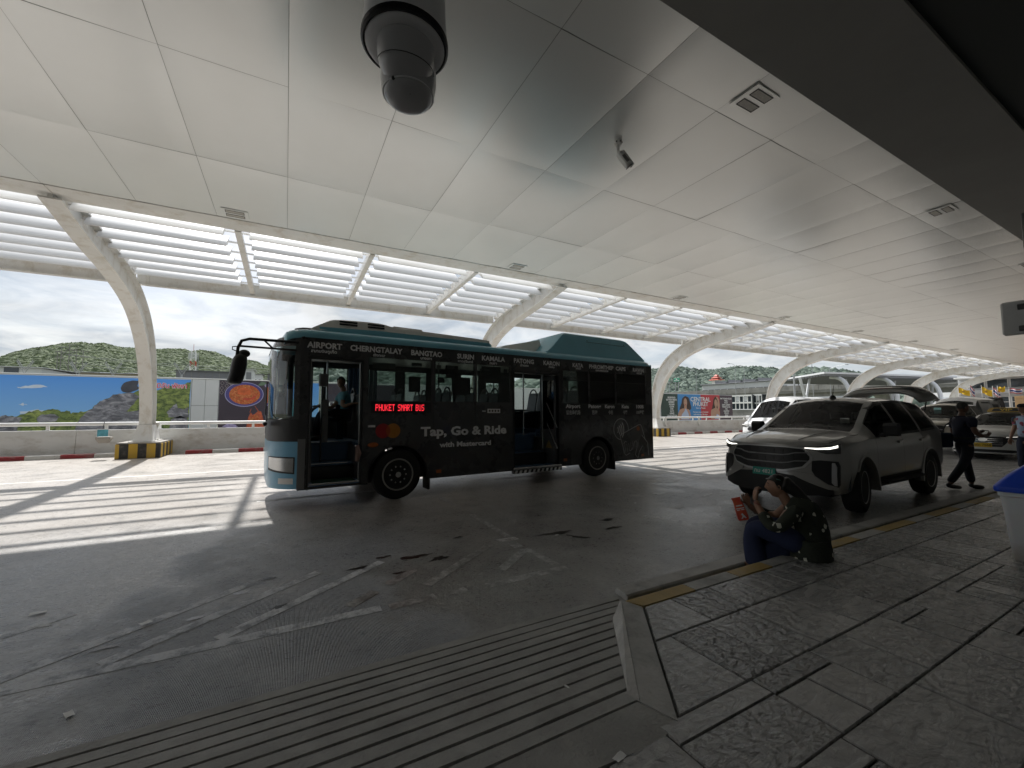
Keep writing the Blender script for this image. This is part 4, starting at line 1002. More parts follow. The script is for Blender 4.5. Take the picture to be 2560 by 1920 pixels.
def cabin(root, rows, floor, y_, top, dash=None, wheel_y=None):
    """dark seats and dashboard seen through the glass"""
    m = M['cabin']
    for x, n_ in rows:
        for k in range(n_):
            y = -y_+2*y_*(k/(n_-1) if n_ > 1 else .5)
            s_ = obj('seat', MB().box(x-.25, x+.25, y-.23, y+.23, floor+.05, floor+.28, .06).loft([[(x+.2+a, y-.23*w, floor+h), (x+.32+a, y-.23*w, floor+h), (x+.32+a, y+.23*w, floor+h), (x+.2+a, y+.23*w, floor+h)] for a, h, w in ((0, .2, 1), (.08, .55, 1), (.12, .72, .8), (.12, .76, .5))]), m, root)
            obj('headrest', MB().box(x+.34, x+.43, y-.13, y+.13, floor+.80, floor+.98, .04), m, s_)
    if dash is not None:
        obj('dashboard', MB().loft([[(dash-.5, y, top-.25), (dash-.45, y, top), (dash-.05, y, top+.03), (dash+.05, y, top-.08), (dash+.02, y, top-.3)] for y in (-y_-.3, y_+.3)]), m, root)
    if wheel_y is not None:
        c = Vector((dash+.28, wheel_y, top-.02)); obj('steering_wheel', MB().tube([(c.x+.07*math.cos(t), c.y+.18*math.sin(t), c.z+.17*math.cos(t)) for t in [2*PI*k/20 for k in range(21)]], .014, 6, False), m, root)
M['cabin'] = mat('cabin_trim', (.035, .035, .037), .7)
M['suv_paint'] = mat('grey_metallic_paint', (.31, .305, .29), .33, metal=.15, coat=1.0)
M['car_glass'] = thin_glass('tinted_car_glass', (.58, .61, .60), .42, ior=1.45)
M['silver'] = mat('satin_silver', (.50, .50, .50), .35, metal=.35)
M['lamp_glow'] = mat('daytime_lamp', (.8, .8, .75), .3, emit=(1, .97, .88), es=.7)
M['lens_dark'] = mat('headlamp_lens', (.05, .05, .05), .1, coat=1)
M['plate_green'] = mat('green_number_plate', (.01, .26, .20), .5)
M['cladding'] = mat('black_cladding', (.018, .018, .018), .6)

# ---- grey SUV with its tailgate raised
suv = thing('suv', 'grey sport utility vehicle with raised tailgate and green number plate by the kerb', 'car', (6.66, 3.93, 0), R(1.9))
# keys: x, W, zb, zs, Ws, ze, We, zc
K = [(0, .80, .34, .93, .77, .99, .70, 1.035), (.10, .88, .32, .97, .84, 1.05, .76, 1.10), (.35, .92, .32, 1.02, .89, 1.10, .80, 1.15), (.8, .935, .34, 1.06, .91, 1.14, .79, 1.20), (1.22, .935, .40, 1.10, .91, 1.18, .77, 1.235),
     (1.40, .935, .40, 1.11, .91, 1.25, .765, 1.31), (2.05, .935, .40, 1.13, .90, 1.62, .66, 1.715), (2.30, .935, .40, 1.135, .90, 1.70, .635, 1.785), (3.2, .935, .40, 1.15, .90, 1.735, .625, 1.81), (4.1, .93, .42, 1.18, .89, 1.70, .61, 1.78), (4.55, .92, .45, 1.20, .88, 1.66, .60, 1.74), (4.72, .90, .50, 1.20, .86, 1.40, .66, 1.46), (4.85, .86, .52, 1.12, .82, 1.20, .74, 1.22)]
sv = Car(suv, K, 4.85, [(1.02, .385), (3.84, .385)], M['suv_paint'], M['car_glass'], (1.24, 2.12), [(1.55, 2.52), (2.62, 3.48), (3.58, 4.38)], nose=(.42, 2.5), rake=.16, arch=.47)
for x, tn in ((1.02, R(9)), (3.84, 0)):
    for y in (-.80, .80): car_wheel(suv, x, y, .385, .25, M['silver'], 6, .62, tn)
P_ = lambda nm, mb, m, **k: obj(nm, mb, M[m], suv, **k)
P_('underbody', MB().box(.45, 4.6, -.70, .70, .26, .50), 'cladding')
for x in (1.02, 3.84):
    for sg in (-1, 1):
        P_('wheel_arch_trim', MB().loft([[sv.defo((x+r_*math.cos(a_), sg*(.925+o_), .385+r_*math.sin(a_))) for r_, o_ in ((.455, -.12), (.455, .022), (.50, .022), (.515, -.02))] for a_ in [PI*(-.06)+PI*1.12*k_/18 for k_ in range(19)]]), 'suv_paint', smooth=40)
        P_('wheel_well', MB().loft([[(x+.475*math.cos(a_), sg*.92, .385+.475*math.sin(a_)), (x+.475*math.cos(a_), sg*.5, .385+.475*math.sin(a_))] for a_ in [PI*k_/12 for k_ in range(13)]], closed=False), 'black', fix=False)
P_('running_board', MB().loft([[(x, -.80, .40), (x, -1.0+e, .40), (x, -1.01+e, .43), (x, -.80, .46)] for x, e in ((1.55, .1), (1.65, 0), (3.25, 0), (3.35, .1))]), 'cladding')
P_('running_board', MB().loft([[(x, .80, .40), (x, 1.0-e, .40), (x, 1.01-e, .43), (x, .80, .46)] for x, e in ((1.55, .1), (1.65, 0), (3.25, 0), (3.35, .1))]), 'cladding')
# front: octagonal grille with silver surround, lamps, bumper
def frame_patch(ys, lo, hi, ylo, yhi): pass
sv.fpatch('grille_surround', M['silver'], [-.60, -.53, -.30, 0, .30, .53, .60], [.80, .70, .625, .615, .625, .70, .80], [.86, .985, 1.0, 1.0, 1.0, .985, .86], .016)
gr = sv.fpatch('grille', M['black'], [-.575, -.52, -.29, 0, .29, .52, .575], [.82, .72, .655, .645, .655, .72, .82], [.86, .965, .985, .985, .985, .965, .86], .026)
for z in (.745, .865):
    sv.fpatch('grille_bar', M['silver'] if False else M['grey'], [-.56, -.42, -.30, .30, .42, .56], [z+.045, z+.04, z-.0, z-.0, z+.04, z+.045], [z+.058, z+.055, z+.018, z+.018, z+.055, z+.058], .042, 3, gr)
for r_ in range(5):
    z = .685+.06*r_; hw = .30+.10*min(r_, 2)
    for k in range(9): y = -hw+2*hw*k/8; sv.fpatch('grille_mesh', M['cladding'], [y-.022, y+.022], [z, z], [z+.03, z+.03], .034, 2, gr)
for sg in (-1, 1):
    ys = [sg*.50, sg*.62, sg*.74, sg*.868]
    hl = sv.fpatch('headlight', M['lens_dark'], ys, [.985, .955, .905, .915], [.995, 1.01, 1.03, 1.055], .018, 4)
    sv.fpatch('daytime_light', M['lamp_glow'], [sg*.52, sg*.66, sg*.78, sg*.85], [.983, .968, .975, 1.0], [.992, .990, 1.004, 1.035], .026, 3, hl)
    fg = sv.fpatch('fog_light_pocket', M['black'], [sg*.60, sg*.68, sg*.85, sg*.868], [.66, .50, .43, .47], [.80, .815, .80, .74], .014, 3)
    sv.fpatch('fog_light_blade', M['silver'], [sg*.80, sg*.825, sg*.845], [.50, .455, .455], [.78, .78, .72], .03, 3, fg)
    sv.fpatch('bumper_wing', M['suv_paint'], [sg*.36, sg*.60, sg*.76, sg*.86], [.60, .475, .40, .385], [.64, .62, .475, .43], .024, 4)
sv.fpatch('lower_bumper', M['cladding'], [-.80, -.55, 0, .55, .80], [.33, .29, .28, .29, .33], [.42, .56, .612, .56, .42], .014, 4)
pl = sv.fpatch('number_plate', M['plate_green'], [-.17, .17], [.545, .545], [.655, .655], .035, 2)
def on_nose(c, z0, off): return lambda x, y: (lambda q: (q[0]-off, q[1], q[2]))(c.defo((0, -x, z0+y)))
tx = text_mb('กม 4821', .085, on_nose(sv, .575, .037), align='CENTER'); obj('plate_lettering', tx, M['white'], pl, fix=False)
tx = text_mb('ISUZU', .075, lambda x, y: (lambda q: (q[0]-.004, q[1], q[2]+.006))(sv.defo((.045+.7*y, -x*1.5, 1.012+.0+.55*y))), align='CENTER', bold=.002); obj('bonnet_lettering', tx, M['silver'], suv, fix=False)
for sg in (-1, 1):      # mirrors, handles, seams
    mm = P_('mirror', MB().loft([[(1.66+a, sg*y, z) for z, a in ((1.17-.0, .02), (1.14, .05), (1.14, .16), (1.18, .19), (1.30, .19), (1.345, .15), (1.345, .05), (1.30, .0))] for y, s_ in ((.96, 1), (1.02, 1), (1.13, 1))]), 'cladding', smooth=30)
    obj('mirror_stalk', MB().box(1.70, 1.80, sg*.90, sg*.98, 1.12, 1.18, .01), M['black'], mm)
    for x in (2.32, 3.30):
        sv.spatch('door_handle', M['suv_paint'], [x, x+.20], [1.005, 1.015], [1.04, 1.05], sg, .035)
    sv.seam(1.50, .46, 1.10, sg); sv.seam(2.57, .46, 1.14, sg); sv.seam(3.42, .62, 1.15, sg, .12)
    sv.spatch('sill_trim', M['cladding'], [1.5, 3.37], [.41, .41], [.50, .50], sg, .012)
    sv.spatch('roof_rail', M['silver'], [2.35, 3.2, 4.4], [1.735, 1.765, 1.71], [1.755, 1.785, 1.73], sg, .012)
    sv.spatch('weather_shield', M['black'], [1.95, 2.2, 2.52], [1.55, 1.625, 1.645], [1.585, 1.665, 1.685], sg, .02)
for sg in (-1, 1):
    P_('bonnet_crease', MB().tube([sv.defo((.12, sg*.40, 1.10)), sv.defo((.6, sg*.47, 1.178)), sv.defo((1.15, sg*.52, 1.222))], [.004, .010, .006], 6), 'suv_paint', smooth=60)
P_('bonnet_seam', MB().tube([sv.defo((x, .80 if x > .2 else .74, 1.04+.09*min(1, x/.6)+.03*x)) for x in (.12, .4, .8, 1.2)], .004, 4).tube([sv.defo((x, -.80 if x > .2 else -.74, 1.04+.09*min(1, x/.6)+.03*x)) for x in (.12, .4, .8, 1.2)], .004, 4), 'black')
P_('wiper', MB().tube([(1.34, -.45, 1.262), (1.36, .05, 1.285)], .011).tube([(1.34, .15, 1.275), (1.36, .62, 1.265)], .011), 'black')
an = P_('aerial', MB().lathe([(.055, 0), (.04, .03), (.015, .05), (0, .052)], (2.30, -.05, 1.785), 'Z', 14), 'black')
obj('aerial_rod', MB().tube([(2.30, -.05, 1.83), (2.36, -.05, 2.02)], [.006, .004], 6), M['black'], an)
cabin(suv, [(2.25, 2), (3.1, 3)], .55, .37, 1.17, 1.55, .37)
P_('inspection_sticker', MB().box(1.60, 1.602, -.55, -.42, 1.33, 1.42), 'white'); P_('rear_view_mirror', MB().box(1.95, 1.97, -.11, .11, 1.50, 1.56, .008), 'black')
# raised tailgate, hinged at the rear of the roof
tg = P_('tailgate', MB().grid(14, 12, lambda a, b: (4.46+1.0*b, (-.66-.10*math.sin(PI*min(b*1.2, 1)))*(1-2*a), 1.80+.13*b-.10*b*b*b+.17*(1-(2*a-1)**4)*(.6+.4*math.sin(PI*b))-.10*abs(2*a-1)**6)), 'suv_paint', smooth=60)
so_ = tg.modifiers.new('s', 'SOLIDIFY'); so_.thickness = .07; so_.offset = 1
obj('brake_light', MB().loft([[(4.60, y, 1.995-.10*abs(y)**2), (4.595, y, 2.03-.10*abs(y)**2), (4.63, y, 2.035-.1*abs(y)**2)] for y in (-.22, -.1, .0, .1, .22)]), mat('brake_lens', (.22, .01, .012), .25), tg)
obj('spoiler', MB().grid(12, 4, lambda a, b: (4.55+.16*b, .72*(1-2*a), 2.05-.0*b-.14*abs(2*a-1)**3+.03*b)), M['cladding'], tg, smooth=60)
P_('gas_strut', MB().tube([(4.62, -.66, 1.42), (4.9, -.66, 1.84)], .012), 'black'); P_('gas_strut', MB().tube([(4.62, .66, 1.42), (4.9, .66, 1.84)], .012), 'black')

# ================================================================== far kerb, barrier, handrail
kb = thing('striped_kerb', 'kerb of alternating red and white blocks along the far side of the road', 'kerb', (0, 19.9, 0))
kmr = mat('red_kerb_paint', (.30, .03, .035), .6, var=.2, vs=3, world_co=True, dirt=(.22, .18, .16), ds=3); kmw = mat('white_kerb_paint', (.62, .61, .58), .6, var=.1, vs=3, world_co=True, dirt=(.30, .27, .23), ds=3)
km = {}
for nm_, m_ in (('r', kmr), ('w', kmw)):
    km[nm_] = MB().loft([[(x, y, z) for y, z in ((-.0, 0), (.012, .11), (.03, .135), (.26, .135), (.26, 0))] for x in (-.421, .421)]).mesh('kerb_block'); km[nm_].materials.append(m_)
i = 0; x = -21.6
while x < 96:
    if not any(abs(x-rx) < .85 for rx in RX): obj('kerb_block', km['r' if i % 2 == 0 else 'w'], None, kb, loc=(x, 0, 0))
    x += .85; i += 1
bar = thing('barrier_wall', 'low white concrete barrier with a round white handrail behind the striped kerb', 'barrier', (0, 20.6, 0))
for i in range(16):
    x0 = -22+7.7*i
    obj('wall_panel', MB().loft([[(x, y, z) for y, z in ((0, 0), (.02, .28), (.06, .93), (.075, .95), (.235, .95), (.25, .93), (.29, 0))] for x in (x0+.012, x0+7.688)]), M['barrier'], bar)
    obj('handrail', MB().tube([(x0+.01, .15, 1.17), (x0+7.69, .15, 1.17)], .062, 12), M['white'], bar, smooth=50)
    for k in range(5): obj('rail_post', MB().box(x0+.77+1.54*k-.045, x0+.77+1.54*k+.045, .13, .17, .95, 1.12).box(x0+.77+1.54*k-.08, x0+.77+1.54*k+.08, .08, .22, .945, .957), M['white'], bar)
for x, l in ((-5.87, 'small blue picture sign hanging from the handrail left of the striped plinth'), (-.62, 'small dark sign plate hanging from the handrail beside the bus mirror side')):
    t = thing('rail_sign', l, 'sign', (x, 20.56, .62), group='little signs on the handrail')
    obj('board', MB().box(-.17, .17, 0, .02, 0, .36, .005), M['white'], t)
    obj('print', MB().add([(-.15, -.003, .06), (.15, -.003, .06), (.15, -.003, .34), (-.15, -.003, .34)], [(0, 1, 2, 3)]), mat('sign_blue', (.10, .36, .45), .5, var=.4, vs=9) if x < -3 else M['int_dark'], t)
    obj('hanger', MB().tube([(0, .01, .36), (0, .1, .62)], .01, 6), M['black'], t)
for x, l in ((23.4, 'white cloth tied to the handrail by the red advert'), (26.9, 'white rag hanging on the handrail left of the white van')):
    o = obj('hanging_rag', MB().loft([[(x+dx+w_*math.cos(a_), 20.55+.04*math.sin(a_), z) for a_ in [2*PI*k_/10 for k_ in range(10)]] for dx, w_, z in ((0, .05, 1.22), (.03, .09, 1.05), (-.03, .12, .8), (.04, .09, .62), (.03, .05, .55))]), mat('rag_white', (.65, .65, .62), .9), smooth=60); tag(o, l, 'rag')
o = obj('concrete_block', MB().loft([[(-5.42-s_, 19.1-s_, z), (-5.42+s_+.05, 19.08-s_, z), (-5.40+s_, 19.12+s_, z), (-5.42-s_, 19.1+s_, z)] for s_, z in ((.10, .548), (.17, .70), (.16, .76))]), M['concrete']); tag(o, 'chipped concrete lump resting on the striped plinth beside the left column', 'rubble')

# ================================================================== hoarding with printed adverts (Y = 30)
HY = 30.0
hd = thing('hoarding', 'long tall hoarding carrying printed adverts behind the barrier', 'hoarding', (0, HY, 0))
M['board_white'] = mat('white_board', (.58, .59, .60), .5, var=.05, vs=1)
ph = lambda nm, mb, m: obj(nm, mb, m, hd, fix=False)
for x0, x1 in ((-22, -13.2), (-13.2, -4.87), (-3.55, -.62), (-.55, 1.9), (1.95, 7.0), (7.0, 15), (15, 24), (24, 33.5)):
    obj('panel', MB().box(x0+.01, x1-.01, 0, .12, -.3, 3.55, .01), M['board_white'], hd)
for x0, x1 in ((-4.85, -4.22), (-4.21, -3.57)):
    for z0, z1 in ((-.3, 2.0), (2.01, 3.55)): obj('panel', MB().box(x0+.006, x1-.006, 0, .12, z0+.005, z1-.005, .012), M['board_white'], hd)
obj('top_rail', MB().box(-22, 33.5, -.03, .15, 3.555, 3.61, .01), M['white'], hd)
from mathutils.geometry import tessellate_polygon
def fill(pts, y):
    tr = tessellate_polygon([[Vector((p[0], p[1], 0)) for p in pts]])
    return MB().add([(x, y, z) for x, z in pts], [tuple(t) for t in tr])
def sheet(pts, k, m, nm='print'): return ph(nm, fill(pts, -.004*k), m)
n = NT('printed_blue_sky'); z_ = n.sep(n.obj)[2]
m_sky = n.set(Base_Color=n.mix(n.math('MULTIPLY', n.math('SUBTRACT', z_, .6), .36), (.30, .58, .90), (.10, .33, .82)), Roughness=.45)
n = NT('printed_foliage'); a_ = n.noise(3.2, 9, .72, vec=n.map(n.obj, (1, 1, 1.6)), dist=.6); b_ = n.noise(1.1, 5, .6, vec=n.obj)
m_fol = n.set(Base_Color=n.mix(n.ramp(b_, [(.35, 0.0), (.65, 1.0)]), n.mix(n.ramp(a_, [(.36, 0.0), (.62, 1.0)]), (.03, .055, .02), (.20, .28, .07)), n.mix(n.ramp(a_, [(.4, 0.0), (.6, 1.0)]), (.07, .11, .035), (.38, .44, .12))), Roughness=.5)
n = NT('printed_rock'); a_ = n.noise(1.6, 9, .68, vec=n.map(n.obj, (1, 1, 2.2), rot=(0, .5, 0)), dist=1.2)
m_rock = n.set(Base_Color=n.ramp(a_, [(.32, (.05, .05, .06)), (.5, (.2, .2, .23)), (.68, (.5, .49, .52))]), Roughness=.5)
m_bould = mat('printed_boulder', (.06, .065, .085), .5, var=.5, vs=1.2); m_cloud = mat('printed_cloud', (.62, .70, .82), .5, var=.15, vs=2)
m_sea = mat('printed_sea', (.10, .38, .46), .5, var=.2, vs=1)
sheet([(-21.9, -.2), (-4.9, -.2), (-4.9, 3.5), (-21.9, 3.5)], 1, m_sky)
sheet([(-21.9, -.2), (-8, -.2), (-8, 1.2), (-21.9, 1.25)], 2, m_sea)
def wob(pts, amp, n_, seed):
    rr = random.Random(seed); out_ = []
    for i in range(len(pts)):
        a, b = pts[i], pts[(i+1) % len(pts)]
        for k in range(n_):
            t = k/n_; out_.append((a[0]+(b[0]-a[0])*t+rr.uniform(-amp, amp), a[1]+(b[1]-a[1])*t+rr.uniform(-amp, amp)))
    return [(max(-21.9, min(-4.9, x)), max(-.2, z)) for x, z in out_] if pts[0][0] < -4.5 else out_
for pts in (((-11.84, 2.88), (-11.58, 2.95), (-11.18, 3.06), (-10.78, 2.94), (-11.12, 2.87), (-11.7, 2.84)), ((-11.68, 1.65), (-11.06, 1.78), (-10.79, 1.71), (-11.05, 1.57), (-11.63, 1.56)), ((-11.75, 2.02), (-11.6, 2.1), (-11.45, 2.02), (-11.6, 1.98))): sheet(wob(list(pts), .03, 3, 1), 2.2, m_cloud)
for pts in (((-16, 1.2), (-14.5, 1.5), (-13, 1.3), (-12.36, 1.35), (-12.2, -.1), (-16, -.1)),): sheet(wob(list(pts), .05, 4, 3), 2.5, m_rock)
ROCKS = [(-12.36, 1.4), (-12.19, 1.49), (-11.88, 1.4), (-11.67, 1.49), (-11.37, 1.65), (-11.06, 1.74), (-10.92, 1.65), (-10.61, 1.78), (-10.35, 1.79), (-10.23, 1.65), (-9.93, 1.71), (-9.85, 1.58), (-9.47, 1.65), (-9.22, 1.65), (-8.99, 1.91), (-8.76, 2.18), (-8.41, 2.39), (-8.22, 2.57), (-7.91, 2.66), (-7.39, 2.69), (-7.08, 2.87), (-6.64, 2.77), (-6.42, 2.85), (-5.98, 3.08), (-5.42, 3.16), (-4.96, 3.36), (-4.9, 3.4), (-4.9, -.1), (-12.34, -.1)]
sheet(wob(ROCKS, .035, 4, 2), 3, m_fol)
for pts in ([(-9.82, .2), (-9.46, 1.38), (-9.22, 1.65), (-8.99, 1.91), (-8.76, 2.18), (-8.41, 2.39), (-8.22, 2.57), (-7.91, 2.66), (-7.39, 2.69), (-7.17, 2.48), (-7.36, 2.06), (-7.66, 1.64), (-7.03, 1.78), (-6.96, .2)], [(-5.92, 1.64), (-5.54, 2.11), (-5.42, 1.86), (-5.13, 1.79), (-4.95, 1.93), (-4.95, 1.35), (-5.34, 1.28), (-5.85, 1.36)], [(-12.36, 1.4), (-12.19, 1.49), (-11.88, 1.4), (-11.58, 1.4), (-11.82, .3), (-12.34, .3)], [(-11.08, 1.33), (-10.91, 1.52), (-10.5, 1.55), (-10.24, 1.39), (-10.39, 1.13), (-10.98, 1.1)], [(-5.73, 1.21), (-5.34, 1.42), (-4.95, 1.28), (-4.95, .3), (-5.78, .3)]):
    sheet(wob(pts, .03, 4, 5), 4, m_rock)
sheet([(-7.92, 2.81), (-7.95, 2.95), (-7.91, 3.09), (-7.83, 3.22), (-7.73, 3.29), (-7.47, 3.37), (-7.21, 3.36), (-7.24, 3.2), (-7.27, 3.07), (-7.16, 2.97), (-7.25, 2.86), (-7.39, 2.79), (-7.55, 2.71), (-7.7, 2.69), (-7.85, 2.73)], 5, m_bould)
m_tw = mat('poster_white', (.72, .72, .72), .5); m_pink = mat('poster_pink', (.72, .05, .16), .5)
def htext(s, x0, x1, z, h, m, k=5, bold=.0): return ph('lettering', text_mb(s, h, lambda x, y: (x0+x, -.004*k, z+y), width=x1-x0, bold=bold), m)
htext('เกาะสิมิลัน พังงา', -7.14, -5.08, 3.0, .36, m_tw, 5, .022); htext('เกาะสิมิลัน พังงา', -7.14, -5.08, 3.0, .36, m_pink, 6, .004)
# food advert
m_dark = mat('poster_dark', (.045, .032, .05), .5, var=.1, vs=1)
sheet([(-3.53, -.2), (-.64, -.2), (-.64, 3.54), (-3.53, 3.54)], 1, m_dark)
def ell(cx, cz, rx, rz, k, m, n_=36, nm='print'): return sheet([(cx+rx*math.cos(2*PI*i/n_), cz+rz*math.sin(2*PI*i/n_)) for i in range(n_)], k, m, nm)
m_bowl = mat('poster_bowl', (.07, .06, .22), .4); m_bowl2 = mat('poster_bowl_rim', (.34, .33, .55), .4)
n = NT('printed_curry'); a_ = n.noise(7, 7, .7, vec=n.obj, dist=1.5); b_ = n.noise(11, 4, .6, vec=n.obj)
m_food = n.set(Base_Color=n.mix(n.ramp(b_, [(.60, 0.0), (.66, 1.0)]), n.ramp(a_, [(.3, (.16, .02, .01)), (.48, (.50, .09, .02)), (.64, (.62, .27, .09))]), (.10, .16, .03)), Roughness=.45)
ell(-2.26, 2.70, 1.0, .75, 2, m_bowl2); ell(-2.26, 2.71, .96, .71, 3, m_bowl); ell(-2.24, 2.69, .80, .60, 4, m_food)
sheet(wob([(-2.6, 2.95), (-2.3, 3.12), (-1.95, 2.98), (-1.9, 2.72), (-2.3, 2.62), (-2.62, 2.74)], .03, 3, 8), 5, mat('printed_crab', (.60, .12, .03), .45, var=.35, vs=5))
sheet(wob([(-2.4, 2.45), (-1.9, 2.5), (-1.62, 2.68), (-1.75, 2.42), (-2.1, 2.32)], .02, 3, 9), 5, mat('printed_claw', (.50, .06, .03), .45, var=.3, vs=5))
m_lob = mat('printed_lobster', (.50, .10, .04), .45, var=.5, vs=5)
sheet([(-2.12, .6), (-2.02, 1.3), (-1.9, 1.62), (-1.8, 1.45), (-1.7, 1.5), (-1.5, 1.7), (-1.36, 1.66), (-1.2, 1.1), (-1.15, .6)], 3, m_lob); ell(-1.68, 1.15, .25, .30, 4, m_food, 20)
for a, b in (((-1.95, 1.6), (-1.88, 1.84)), ((-1.5, 1.68), (-1.7, 2.0))):
    sheet([(a[0]-.02, a[1]), (a[0]+.02, a[1]), (b[0]+.012, b[1]), (b[0]-.012, b[1])], 3.4, m_lob)
m_lav = mat('printed_orchid', (.36, .31, .52), .5, var=.4, vs=6); m_leaf = mat('printed_leaf', (.12, .19, .12), .5, var=.3, vs=4)
sheet(wob([(-1.13, 3.12), (-1.2, 3.3), (-.96, 3.45), (-.68, 3.42), (-.68, 3.05), (-.75, 2.85), (-.85, 3.1), (-1.0, 3.05)], .04, 3, 12), 3, m_lav); sheet([(-1.6, 3.25), (-1.4, 3.52), (-1.05, 3.42), (-1.15, 3.3)], 2.6, m_leaf)
sheet(wob([(-3.3, .75), (-3.0, 1.0), (-2.7, .9), (-2.5, .75), (-2.8, .6)], .04, 3, 13), 3, m_lav)
m_lat = mat('printed_lattice', (.30, .27, .26), .5)
for cx_, cz_ in ((-3.4, 3.35), (-3.2, 3.5), (-3.18, 3.2), (-3.42, 3.06), (-3.2, 2.93), (-3.42, 2.8), (-2.98, 3.36)):
    P_4 = [(0, .13), (.1, 0), (0, -.13), (-.1, 0)]
    for i in range(4):
        a, b = P_4[i], P_4[(i+1) % 4]; sheet([(cx_+a[0], min(3.53, cz_+a[1])), (cx_+b[0], min(3.53, cz_+b[1])), (cx_+b[0]*.8, min(3.52, cz_+b[1]*.8)), (cx_+a[0]*.8, min(3.52, cz_+a[1]*.8))], 2, m_lat)
htext('ร้าน', -1.16, -.68, 2.08, .34, m_tw, 4, .006); htext('เปิด', 2.3, 3.2, 2.02, .4, m_tw, 4); htext('อาหารทะเล', 3.6, 5.6, 2.02, .4, m_tw, 4)
sheet([(2.0, -.2), (6.95, -.2), (6.95, 3.5), (2.0, 3.5)], 1, m_dark); sheet([(-.5, -.2), (1.85, -.2), (1.85, 3.5), (-.5, 3.5)], 1, m_sky); ell(.6, 1.6, .6, .9, 2, m_sea)
# advert in blue and red
cp = thing('advert_board', 'blue and red advert hoarding with two long haired women and white lettering', 'billboard', (0, HY+.0, 0))
obj('panel', MB().box(33.52, 45.2, 0, .15, -.3, 3.50, .01), M['board_white'], cp)
pc = lambda pts, k, m, nm='print': obj(nm, fill(pts, -.006*k), m, cp, fix=False)
ctext = lambda s, x0, x1, z, h, k=6, bold=.01: obj('lettering', text_mb(s, h, lambda x, y: (x0+x, -.006*k, z+y), width=x1-x0, bold=bold), m_tw, cp, fix=False)
m_ar = mat('advert_red', (.46, .035, .045), .5); m_ab = mat('advert_blue', (.05, .23, .52), .5); m_ag = mat('advert_green', (.03, .055, .045), .5, var=.4, vs=1.2); m_ap = mat('advert_plum', (.07, .045, .06), .5, var=.2, vs=1)
for x0, x1, m in ((33.54, 36.04, m_ag), (36.04, 39.67, m_ab), (39.67, 42.9, m_ar), (42.9, 45.18, m_ap)): pc([(x0, -.2), (x1, -.2), (x1, 3.46), (x0, 3.46)], 1, m)
for k in range(6): pc([(33.7+.35*k, -.2), (33.9+.35*k, -.2), (34.05+.35*k, 3.44), (33.95+.35*k, 3.44)], 1.5, m_ag)
skin_p = mat('advert_skin', (.46, .27, .19), .5, var=.1, vs=2); hair_p = mat('advert_hair', (.045, .022, .016), .5, var=.3, vs=3); dress_p = mat('advert_dress', (.44, .50, .66), .5)
sm = lambda pts, n_=36: spline(pts, n_)
pc(sm([(37.2, 3.28), (36.75, 3.0), (36.6, 2.5), (36.3, 1.9), (36.6, 1.75), (37.6, 1.75), (38.1, 1.95), (37.95, 2.6), (37.72, 3.1), (37.2, 3.28)]), 2, hair_p)
pc(sm([(36.75, 1.95), (36.3, 1.78), (36.02, 1.3), (36.0, .8), (37.9, .8), (37.95, 1.4), (37.75, 1.82), (37.4, 1.92), (37.38, 2.2), (37.02, 2.2), (37.0, 1.95)]), 3, skin_p)
ell_ = lambda cx_, cz_, rx, rz, k, m, n_=28: pc([(cx_+rx*math.cos(2*PI*i/n_), cz_+rz*math.sin(2*PI*i/n_)) for i in range(n_)], k, m)
ell_(37.2, 2.58, .27, .46, 4, skin_p); pc(sm([(36.5, .8), (36.6, 1.3), (37.0, 1.65), (37.12, 1.9), (37.28, 1.9), (37.5, 1.6), (37.7, 1.2), (37.7, .8)]), 5, dress_p)
pc([(37.05, 2.36), (37.33, 2.36), (37.28, 2.30), (37.1, 2.30)], 5, m_ar); pc([(37.0, 2.68), (37.12, 2.70), (37.12, 2.66)], 5, hair_p); pc([(37.28, 2.70), (37.4, 2.68), (37.28, 2.66)], 5, hair_p)
pc(sm([(42.2, 3.3), (41.85, 3.0), (41.72, 2.5), (41.5, 1.8), (41.9, 1.6), (42.6, 1.6), (42.8, 2.0), (42.7, 2.8), (42.5, 3.2), (42.2, 3.3)]), 2, hair_p)
pc(sm([(41.3, .8), (41.35, 1.7), (41.8, 1.95), (42.05, 2.0), (42.4, 2.0), (42.85, 1.6), (42.85, .8)]), 3, skin_p); ell_(42.2, 2.55, .25, .44, 4, skin_p)
pc(sm([(42.45, 3.28), (42.75, 2.95), (42.85, 2.2), (42.6, 1.7), (42.45, 2.3), (42.5, 2.85), (42.25, 3.2)]), 5, skin_p); pc(sm([(41.95, .9), (42.05, 2.1), (42.25, 2.25), (42.3, 1.9), (42.2, .9)]), 6, skin_p)
pc(sm([(41.9, .8), (42.1, 1.25), (42.5, 1.3), (42.85, 1.0), (42.85, .8)]), 5, dress_p)
ctext('CENTRAL', 38.0, 41.28, 2.72, .66, bold=.014); ctext('PHUKET', 38.4, 40.86, 2.22, .62, bold=.014); ctext('Siam to Phuket', 38.85, 40.4, 1.93, .24, bold=.004); ctext('The luxury mecca of Andaman', 38.35, 40.85, 1.5, .22, bold=.004); ctext('with more than 300 shops', 38.42, 40.7, 1.24, .22, bold=.004)
for i, w_ in enumerate(('BALENCIAGA', 'BOTTEGA VENETA', 'BURBERRY', 'BVLGARI', 'CELINE', 'DIOR', 'GUCCI', 'HERMES', 'LOUIS VUITTON')): h = .125*len(w_)*.45; ctext(w_, 35.1-h, 35.1+h, 3.0-.235*i, .24, bold=.008)
